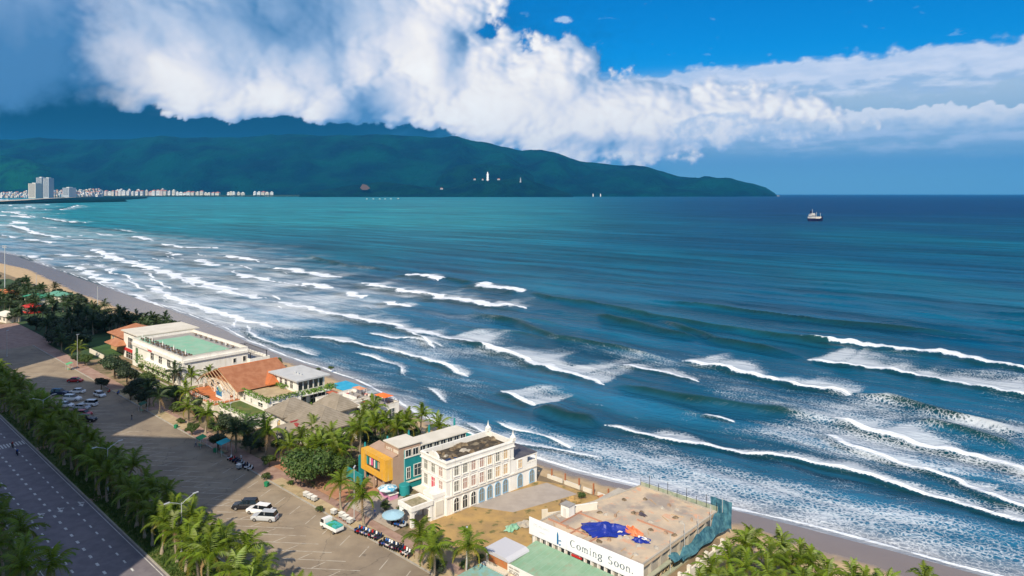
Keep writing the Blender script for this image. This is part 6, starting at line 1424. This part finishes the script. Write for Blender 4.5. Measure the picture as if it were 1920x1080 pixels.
def person_mesh(pose, top, bottom):
    if pose == 'walk':
        V = [(0,0,.95),(0,0,1.2),(.02,0,1.42),(.03,0,1.55),(.05,0,1.68),(.05,.17,1.4),(-.08,.24,1.14),(.06,.27,.92),(.05,-.17,1.4),(.14,-.24,1.14),(.26,-.24,.95),(.02,.1,.9),(.14,.11,.5),(.02,.11,.07),(.16,.11,.04),(.0,-.1,.9),(-.06,-.11,.5),(-.3,-.11,.14),(-.2,-.11,.05)]
    else:
        V = [(0,0,.78),(.03,0,1.02),(.1,0,1.24),(.14,0,1.37),(.17,0,1.5),(.1,.18,1.22),(.25,.26,1.04),(.46,.26,.98),(.1,-.18,1.22),(.25,-.26,1.04),(.46,-.26,.98),(.05,.12,.76),(.42,.16,.68),(.36,.16,.32),(.48,.16,.26),(.05,-.12,.76),(.42,-.16,.68),(.36,-.16,.32),(.48,-.16,.26)]
    E = [(0,1),(1,2),(2,3),(3,4),(2,5),(5,6),(6,7),(2,8),(8,9),(9,10),(0,11),(11,12),(12,13),(13,14),(0,15),(15,16),(16,17),(17,18)]
    R = [(.15,.13),(.13,.12),(.15,.12),(.055,.055),(.1,.11),.06,.045,.035,.06,.045,.035,.085,.065,.045,.04,.085,.065,.045,.04]
    hz = 1.55 if pose == 'walk' else 1.37; wz = .98 if pose == 'walk' else .84
    def rule(c):
        if c.z > hz+.13: return 3
        if c.z > hz-.06: return 2
        if abs(c.y) > .2 and c.z < 1.18 and c.z > (.8 if pose == 'walk' else .9): return 2
        return 0 if c.z > wz else 1
    return skin_mesh('person', V, E, R, [top, bottom, m_skin, m_hair], rule)
PM = {}
def person(loc, rz, label, top, bottom, pose='walk'):
    k = (pose, top.name, bottom.name)
    if k not in PM: PM[k] = person_mesh(pose, top, bottom)
    o = link('person', PM[k], None, loc, rz); tag(o, label, 'person'); return o
def G3(px, py, z=0.012): p = P3(px, py, 0); return Vector((p.x, p.y, z))
person(G3(466, 1035), rad(100), 'person in dark clothes walking alone on the sunlit lot', m_dkcl, m_dkcl)
person(G3(247, 788), rad(40), 'person in dark clothes standing alone in the shaded lot', m_dkcl, m_jean)
person(G3(367, 838), rad(10), 'person in a pale shirt beside the green stall', m_shirt, m_jean)
person(G3(408, 842), rad(200), 'person in dark clothes beside the teal awning', m_dkcl, m_dkcl); person(G3(452, 866), rad(60), 'person standing among the parked motorbikes under dark palms', m_shirt, m_dkcl)
person(G3(703, 970), rad(200), 'person in blue standing by the lamp post on the forecourt', m_blsh, m_jean)
def scooter():
    t = thing('scooter', '', 'motorbike'); n = 12
    for x, nm in ((-.62, 'rear_wheel'), (.62, 'front_wheel')): MB().prism([(x+.27*math.cos(6.283*i/n), .27+.27*math.sin(6.283*i/n)) for i in range(n)], -.05, .05, 'y').build(nm, m_tyre, t)
    MB().prism([(-.85, .52), (-.35, .25), (.25, .25), (.45, .55), (.52, .95), (.42, .98), (.25, .42), (-.1, .45), (-.2, .68), (-.8, .74)], -.14, .14, 'y').build('body', Rd, t)
    MB().box(-.78, -.08, -.13, .13, .742, .83).build('seat', m_black, t); MB().tube([(.62, 0, .27), (.48, 0, .98)], .035, 5).build('fork', m_galv, t)
    MB().tube([(.42, -.32, 1.03), (.48, 0, 1.0), (.42, .32, 1.03)], .022, 5).build('handlebar', m_black, t); MB().box(.50, .58, -.07, .07, .82, .94).build('headlight', m_hl, t); MB().box(-.92, -.84, -.06, .06, .62, .70).build('tail_light', m_tl, t)
    return t
sc0 = scooter(); sc0['label'] = 'x'; used = [False]; cols = [Rd, Bk, Wt, Nv, Sv, mat('car_paint_blue', (.02,.12,.40), .3), Bk]; bodies = {}
def put_scooter(loc, rz, label, cm, group=None):
    o = sc0 if not used[0] else copy_tree(sc0); used[0] = True; o.location = loc; o.rotation_euler = (0, 0, rz); o['label'] = label
    if group: o['group'] = group
    elif 'group' in o: del o['group']
    for c in o.children:
        if c.name.startswith('body'):
            if cm.name not in bodies: m2 = c.data.copy(); m2.materials.clear(); m2.materials.append(cm); bodies[cm.name] = m2
            c.data = bodies[cm.name]
    return o
random.seed(55)
def row(p0, p1, n, label, group, off=60):
    a, b = G3(*p0, .11), G3(*p1, .11)
    for k in range(n): p = a.lerp(b, k/(n-1)); put_scooter(p+Vector((random.uniform(-.1, .1), random.uniform(-.1, .1), 0)), rad(off)+random.uniform(-.12, .12), label, random.choice(cols), group)
row((672, 998), (712, 1012), 11, 'motorbike parked in the left row beside the pickup truck, near the lot kerb', 'motorbikes in the row by the truck')
row((718, 1021), (752, 1034), 10, 'motorbike parked in the right row on the kerbside paving below the portico', 'motorbikes in the right row')
row((757, 1038), (770, 1045), 4, 'motorbike parked half under the palms at the right end of the rows', 'motorbikes under the palms')
row((432, 862), (470, 882), 9, 'motorbike parked in the shade of the dark palms beside the lot', 'motorbikes in the shade')
row((742, 985), (757, 990), 4, 'motorbike parked beside the round pale table in front of the portico', 'motorbikes by the portico', 30)
row((205, 737), (222, 739), 2, 'motorbike parked in front of the dark tree row, up the lot', 'motorbikes before the dark trees', 100)
put_scooter(G3(32, 853), AU+math.pi, 'motorbike ridden just below the crosswalk by a rider in blue', Nv); person(G3(32, 853)+Vector((.2, -.15, .02)), AU+math.pi, 'rider in blue on the motorbike below the crosswalk', m_blsh, m_dkcl, 'sit')
put_scooter(G3(23, 839), AU+math.pi, 'motorbike crossing the striped crosswalk with a rider in dull red', Bk); person(G3(23, 839)+Vector((.2, -.15, .02)), AU+math.pi, 'rider in dull red on the motorbike crossing the crosswalk', m_rdsh, m_dkcl, 'sit')
parasol(G3(727, 935), 'blue and white parasol beside the pink kiosk', mat('sky_blue_canvas', (.08,.36,.58), .8, (.55,.65,.7), 1.2, lo=.45, hi=.5), 1.9, 2.5); parasol(G3(737, 985), 'large round pale blue parasol in front of the portico', m_bluet, 2.0, 2.3, n=16)
parasol(G3(262, 757), 'small red parasol under the dark trees at the lot edge', m_red, 1.1, 2.1)
parasol(G3(830, 830), 'closed cream parasol behind the hotel on the sand', m_cream, closed=True)
# stalls, bins and boxes
def stall(px, py, mt, label, w=2.6, d=1.6, h=2.3, rz=AU):
    t = thing('market_stall', label, 'stall', G3(px, py, .11), rz)
    MB().add([(-w/2, -d/2, h-.2), (w/2, -d/2, h-.2), (w/2, d/2, h+.2), (-w/2, d/2, h+.2), (-w/2, -d/2, h-.45), (w/2, -d/2, h-.45)], [(0, 1, 2, 3), (4, 5, 1, 0)]).build('awning', mt, t)
    for x in (-w/2+.06, w/2-.06):
        for y in (-d/2+.06, d/2-.06): MB().tube([(x, y, 0), (x, y, h-.15+.2*(y > 0))], .04, 5).build('post', m_galv, t)
    MB().box(-w/2+.1, w/2-.1, -.35, .35, .75, .85).build('counter', m_wood, t); MB().box(-w/2+.2, -w/2+.8, -.3, .3, 0, .6).build('crate', m_green, t)
stall(378, 838, mat('bright_green_canvas', (.02,.30,.10), .8), 'bright green stall awning at the lot kerb'); stall(420, 852, mat('turquoise_canvas', (.02,.42,.48), .8), 'turquoise awning in the shade right of the green stall', 2.8, 2.4, 2.9)
stall(268, 772, mat('dark_green_canvas', (.015,.09,.05), .8), 'dark green stall half hidden by the dark trees'); stall(130, 694, mat('light_green_canvas', (.10,.36,.16), .8), 'light green roadside stall at the sandy corner of the lot')
def bin_(px, py, mt, label):
    t = thing('litter_bin', label, 'bin', G3(px, py, .02), AU+rad(20)); MB().prism([(-.55, 0), (.55, 0), (.7, 1.1), (-.7, 1.1)], -.5, .5, 'y').build('body', mt, t); MB().box(-.75, .75, -.56, .56, 1.102, 1.2).build('lid', mt, t)
    for x in (-.45, .45): MB().prism([(x+.1*math.cos(k), .1+.1*math.sin(k)) for k in (0, 1.05, 2.1, 3.14, 4.2, 5.2)], -.58, -.505, 'y').build('wheel', m_tyre, t)
    t.scale = (.62, .62, .75)
gb = mat('green_plastic', (.01,.20,.09), .5)
bin_(500, 912, gb, 'green litter bin on the kerb corner below the large tree'); bin_(330, 803, gb, 'green litter bin at the edge of the sunlit verge'); bin_(404, 848, gb, 'green litter bin in the shade near the turquoise awning')
for k, (px, py, lab) in enumerate([(574, 933, 'left white vendor box of the three by the kerb'), (581, 937, 'middle white vendor box of the three by the kerb'), (589, 941, 'right white vendor box of the three by the kerb'), (641, 972, 'left white vendor box behind the truck'), (648, 977, 'middle white vendor box behind the truck'), (656, 983, 'right white vendor box behind the truck'), (626, 966, 'single white vendor box left of the truck'), (448, 880, 'white box in the shade beside the parked motorbikes')]):
    t = thing('vendor_cart', lab, 'cart', G3(px, py, .11), AU+rad(10)); MB().box(-.5, .5, -.38, .38, .3, .95).build('body', m_galv, t); MB().box(-.55, .55, -.43, .43, .952, 1.02).build('lid', m_white, t)
    for x in (-.35, .35): MB().box(x-.04, x+.04, -.3, .3, 0, .298).build('leg', m_black, t)
# park buildings at the far left
for (px, py, w, d, h, mt, wl, lab) in [(12, 548, 14, 9, 4, m_terra2, m_yel, 'red-roofed pavilion with yellow wall at the left edge of the park'), (70, 556, 13, 7, 4, mat('green_sheet_roof', (.03,.24,.14), .6), m_cream, 'green-roofed pavilion in the park, the left one'), (112, 552, 15, 7, 3.6, mat('faded_green_sheet', (.10,.28,.20), .6), m_cream, 'pale green-roofed pavilion in the park, nearest the beach'), (15, 590, 12, 6, 3, m_off, m_cream, 'low pale building among the park trees at the left edge'), (60, 575, 8, 5, 3, m_red, m_red, 'small dark red kiosk among the park trees')]:
    p = P3(px, py, h); t = thing('pavilion', lab, 'pavilion', (p.x, p.y, 0), AU+rad(10)); MB().box(-w/2, w/2, -d/2, d/2, 0, h).build('wall', wl, t); MB().hip(-w/2-.8, w/2+.8, -d/2-.8, d/2+.8, h+.2, 1.6).build('roof', mt, t)
    for k in range(3): window(t, 'F', -w/3+k*w/3, -d/2, 1, 1.6, 1.8)
# ------------------------------------------------------------------ towers behind the camera's left: they throw the long shadows on the avenue
def highrise(cx, cy, wx, wy, h, rz, label, mt):
    t = thing('hotel_tower', label, 'tower', (cx, cy, 0), rz); MB().box(-wx/2, wx/2, -wy/2, wy/2, 0, h).build('wall', mt, t); MB().ring(rect(-wx/2, wx/2, -wy/2, wy/2), rect(-wx/2+.4, wx/2-.4, -wy/2+.4, wy/2-.4), h+.002, h+1.5).build('parapet', mt, t)
    for k in range(int(h/3.3)): MB().ring(rect(-wx/2-.05, wx/2+.05, -wy/2-.05, wy/2+.05), rect(-wx/2+.001, wx/2-.001, -wy/2+.001, wy/2-.001), 1.2+k*3.3, 2.8+k*3.3).build('window_band', m_winb, t)
def tower_shadow(right_pt, gap_back, h, w, d, label, mt=m_cream, ang=None):
    """place a tower so that its shadow's right edge passes right_pt and the far right corner of its shadow lies gap_back m further on"""
    Ls = h/math.tan(SUN_EL); c = Vector((right_pt[0], right_pt[1], 0))+SH*(gap_back-Ls); a = rad(ang)
    c += Vector((-math.cos(a)*w/2+math.sin(a)*d/2, -math.sin(a)*w/2-math.cos(a)*d/2, 0)); highrise(c.x, c.y, w, d, h, a, label, mt)
tower_shadow((-55.4, 148.6), 18, 92, 80, 15, 'tall cream hotel tower west of the avenue, left of the camera', ang=-5)
tower_shadow((-98.0, 179), 26, 92, 66, 18, 'broad white hotel slab west of the avenue farther up', m_white, ang=-20)
tower_shadow((-165.0, 262), 60, 112, 70, 18, 'grey hotel tower west of the avenue beside the park', m_conc, ang=-12)
# ------------------------------------------------------------------ ship, boats, statue, town
t = thing('cargo_ship', 'dark-hulled coaster with a white superstructure anchored on the open sea', 'ship', P3(1529, 414.5, SEA), rad(25)); t.scale = (1.45, 1.45, 1.45)
hull = [(-15, .2, 4.4), (-13.5, 3.6, 4.4), (-4, 4.4, 3.8), (6, 4.4, 3.9), (12, 2.8, 5.8), (16, .1, 7.4)]; vs = []
for x, w, z in hull: vs += [(x, -w, z), (x, w, z), (x*.96, w*.72, 0), (x*.96, w*.6, -1.5), (x*.96, -w*.6, -1.5), (x*.96, -w*.72, 0)]
MB().add(vs, [(i*6+k, i*6+(k+1) % 6, (i+1)*6+(k+1) % 6, (i+1)*6+k) for i in range(5) for k in range(6)]+[tuple(range(6))[::-1], tuple(range(30, 36))]).build('hull', mat('ship_hull', (.008,.012,.06), .6), t)
MB().box(-12.5, -3, -3.6, 3.6, 4.42, 6.9).box(-11, -3.5, -3.2, 3.2, 7.602, 10.2).box(-9, -4, -2.8, 2.8, 10.202, 12.2).build('superstructure', mat('ship_white', (.50,.49,.47), .7), t); MB().tube([(-9.5, 0, 12.2), (-9.9, 0, 16)], 1.1, 8).build('funnel', mat('ship_funnel', (.01,.02,.06), .5), t); MB().box(3, 9, -3, 3, 3.9, 6.6).box(-1.5, 1.5, -3, 3, 3.9, 5.8).build('deck_cargo', m_off, t)
for (x, z0, z1) in ((-6.5, 12.2, 18.5), (2.2, 4, 14), (10.5, 5, 12.5)): MB().tube([(x, 0, z0), (x, 0, z1)], .18, 5).build('mast', m_frame, t)
for k in range(5): MB().box(-10.6+k*1.6, -9.8+k*1.6, -3.28, -3.21, 8.2, 9.3).build('window', m_win, t)
def boat(px, py, L_, lab, mt=m_white):
    p = P3(px, py, SEA); t = thing('small_boat', lab, 'boat', (p.x, p.y, SEA+.5), rad(5)); MB().prism([(-L_/2, -L_*.12), (L_*.3, -L_*.12), (L_/2, 0), (L_*.3, L_*.12), (-L_/2, L_*.12)], 0, L_*.12).build('hull', mt, t); MB().box(-L_*.25, L_*.1, -L_*.08, L_*.08, L_*.12+.01, L_*.26).build('cabin', m_white, t)
boat(747, 373.5, 36, 'dark small boat at the right end of the far boat line', m_black)
for px in (688, 700, 712, 722, 733): boat(px, 373.2, 20, 'tiny white boat on the bay below the hillside, in the far line'); 
for o in COL.objects:
    if o.get('label', '').startswith('tiny white boat'): o['group'] = 'tiny boats far out on the bay'
# statue and pagoda tower on the hill
def at(px, py, Y): return Vector(((px-960)/F*Y, Y, H-(py-HOR)/F*Y))
m_stat = mat('white_stone', (.85,.85,.82), .7)
p = at(914.5, 339, 12700); t = thing('giant_statue', 'tall white robed statue standing on the wooded headland hill', 'statue', p); s = 12700/F
MB().lathe([(2.2*s, 0), (2.2*s, 1.2*s), (3.0*s, 1.3*s), (3.0*s, 2.2*s), (1.6*s, 2.6*s)], 10).build('pedestal', m_stat, t); MB().lathe([(1.9*s, 2.6*s), (2.2*s, 5*s), (1.9*s, 8*s), (2.1*s, 10.5*s), (2.0*s, 12.5*s), (1.2*s, 13.6*s), (.6*s, 14*s)], 12).build('robe', m_stat, t); MB().lathe([(.6*s, 14*s), (1.0*s, 14.7*s), (1.1*s, 15.5*s), (.8*s, 16.3*s), (.1*s, 16.8*s)], 10).build('head', m_stat, t)
p = at(976, 342, 12700); t = thing('pagoda', 'slim grey pagoda tower right of the white statue', 'tower', p); m_pag = mat('grey_pagoda', (.35,.37,.40), .8)
for k in range(6): MB().lathe([((2.2-.28*k)*s, k*1.6*s), ((1.6-.25*k)*s, k*1.6*s+.4*s), ((1.5-.22*k)*s, k*1.6*s+1.55*s)], 8).build('tier', m_pag, t)
for (px, py, w) in ((890, 336.5, 4), (935, 336.5, 5), (905, 337, 3), (828, 354, 5)): p = at(px, py, 12600); t = thing('hill_temple', 'small pale temple building on the wooded hill near the white statue', 'temple', p, 0, 'temple buildings on the hill'); MB().box(-w*s/2, w*s/2, -8, 8, -12, 8).build('wall', m_pag, t); MB().hip(-w*s/2-3, w*s/2+3, -12, 12, 8.2, 9).build('roof', m_terra, t)
MB().add([tuple(at(px, py, 12500)) for px, py in ((675, 352), (680, 345), (688, 347), (694, 353), (688, 356), (679, 356))]+[tuple(at(px, py, 12620)) for px, py in ((675, 352), (680, 345), (688, 347), (694, 353), (688, 356), (679, 356))], [(0, 1, 2, 3, 4, 5)]+[(i, (i+1) % 6, 6+(i+1) % 6, 6+i) for i in range(6)]).build('earth_scar', mat('red_earth_scar', (.10,.055,.035), .9), kind='structure')
# town
random.seed(77)
tw = [mat('town_white', (.62,.62,.60), .8), mat('town_cream', (.55,.50,.42), .8), mat('town_pink', (.58,.47,.42), .8), mat('town_grey', (.38,.40,.42), .8), mat('town_tan', (.50,.36,.24), .8)]; m_tr = mat('town_red_roof', (.42,.14,.08), .8); TM = {}
def townhouse(px, pyb, w, h, mi, Y, tall=False, lab=None, grp=None, roof='flat'):
    p = at(px, pyb, Y); s = Y/F; key = (round(w), round(h), mi, roof, tall); W_, Hh = w*s*(1 if tall else .8), h*s*(1 if tall else .8)
    t = thing('town_building', lab or {0: 'small white building in the far shoreline town under the mountain', 1: 'small cream building in the far shoreline town under the mountain', 2: 'small pinkish building in the far shoreline town under the mountain', 3: 'small grey building in the far shoreline town under the mountain', 4: 'small tan building in the far shoreline town under the mountain'}[mi], 'building', p, random.uniform(-.3, .3), grp or ['white', 'cream', 'pinkish', 'grey', 'tan'][mi]+' buildings of the far town')
    MB().box(-W_/2, W_/2, -W_/2, W_/2, -40, Hh).build('wall', tw[mi], t)
    if roof == 'hip': MB().hip(-W_*.55, W_*.55, -W_*.55, W_*.55, Hh+2, W_*.3).build('roof', m_tr, t)
    else: MB().box(-W_*.25, W_*.2, -W_*.2, W_*.3, Hh, Hh+1.2*s).build('roof_block', tw[0], t)
    for k in range(int(Hh/ (1.9*s)) if not tall else int(h/1.6)): z = (k+.5)*Hh/max(1, (int(Hh/(1.9*s)) if not tall else int(h/1.6))); MB().box(-W_*.42, W_*.42, -W_/2-1.0, -W_/2-.1, z-.28*s, z+.28*s).build('window_band', m_win, t)
x = -60.0
while x < 190:
    base = np.interp(x, [-60, 0, 60, 120, 190], [378, 374, 371.5, 369.6, 367.8]); Y = np.interp(x, [-60, 0, 60, 120, 190], [8200, 9200, 10200, 11600, 12300])
    for row_ in range(3): townhouse(x+random.uniform(-2, 2), base-row_*3.6-random.uniform(0, 1.5), random.uniform(3.5, 7), random.uniform(3.5, 7), random.choice((0, 0, 0, 1, 1, 2, 3, 4)), Y+row_*420, roof=random.choice(('flat', 'flat', 'hip')))
    x += random.uniform(3.8, 5.6)
x = 176.0
while x < 518:
    if not (412 < x < 426 or 462 < x < 470):
        red = x < 330 and random.random() < .2
        townhouse(x, 365.5-random.uniform(0, 1.5), random.uniform(5, 9), random.uniform(5, 10) if x < 330 else random.uniform(4, 7), 2 if red else random.choice((0, 0, 1, 0)), 13400, roof='hip' if red or random.random() < .3 else 'flat')
        if x < 330 and random.random() < .5: townhouse(x+2, 360-random.uniform(0, 2), random.uniform(5, 8), random.uniform(4, 6), random.choice((0, 1, 2)), 13900)
    x += random.uniform(6, 9) if x < 412 else random.uniform(5, 10)
for k in range(16): townhouse(random.choice((640, 652, 672, 700, 712, 726, 738, 748, 770, 790, 806))+random.uniform(-5, 5), 366.6, random.uniform(3, 6), random.uniform(1.5, 3.2), random.choice((0, 0, 1)), 13000, lab='tiny pale building at the water\'s edge below the hillside', grp='buildings at the water below the hill')
for px in (1112, 1126): townhouse(px, 364.8, 2, .8, 0, 13500, lab='tiny white building at the foot of the long headland', grp='buildings at the foot of the headland')
townhouse(66, 370, 15, 26, 1, 9000, True, 'broad cream apartment tower, the shorter one left of the twin grey towers', 'x'); townhouse(78, 369, 12, 36, 3, 9400, True, 'left twin grey tower, tallest on the far shore', 'x'); townhouse(91, 369, 12, 35, 3, 9400, True, 'right twin grey tower with a pinkish top on the far shore', 'x'); townhouse(130, 366, 15, 14, 3, 11000, True, 'wide pale mid-rise block right of the twin towers', 'x')
for o in COL.objects:
    if o.get('group') == 'x': del o['group']
# shore wood at the town's foot
def far_wood(name, pts, n, size, lab):
    vs = []; fs = []; rr = random.Random(4)
    for _ in range(n):
        k = rr.uniform(0, len(pts)-1.001); i = int(k); a, b = pts[i], pts[i+1]; px = a[0]+(b[0]-a[0])*(k-i); py = a[1]+(b[1]-a[1])*(k-i); Yd = a[2]+(b[2]-a[2])*(k-i)+rr.uniform(0, 160); c = at(px, py, Yd); s = size*rr.uniform(.5, 1.3); o = len(vs)
        vs += [c+Vector((-s, 0, -s)), c+Vector((s, 0, -s)), c+Vector((s*.7, rr.uniform(-s, s), s*.5)), c+Vector((0, rr.uniform(-s, s), s*rr.uniform(.6, 1.2))), c+Vector((-s*.7, 0, s*.5))]; fs.append((o, o+1, o+2, o+3, o+4))
    o = MB().add(vs, fs).build(name, mat('far_wood_leaf', (.02,.045,.02), .9), kind='stuff'); tag(o, lab, 'wood')
far_wood('shore_wood', [(-60, 383, 7700), (0, 376.2, 8500), (60, 373.3, 9600), (120, 371, 10900), (190, 368.8, 12500)], 2600, 13, 'band of dark trees between the far beach and the town'); far_wood('shore_wood', [(180, 368.2, 12900), (350, 367.4, 12900), (520, 367, 12900), (640, 366.8, 12700)], 1800, 14, 'dark trees along the far shore in front of the low white town')
print('objects', len(COL.objects))
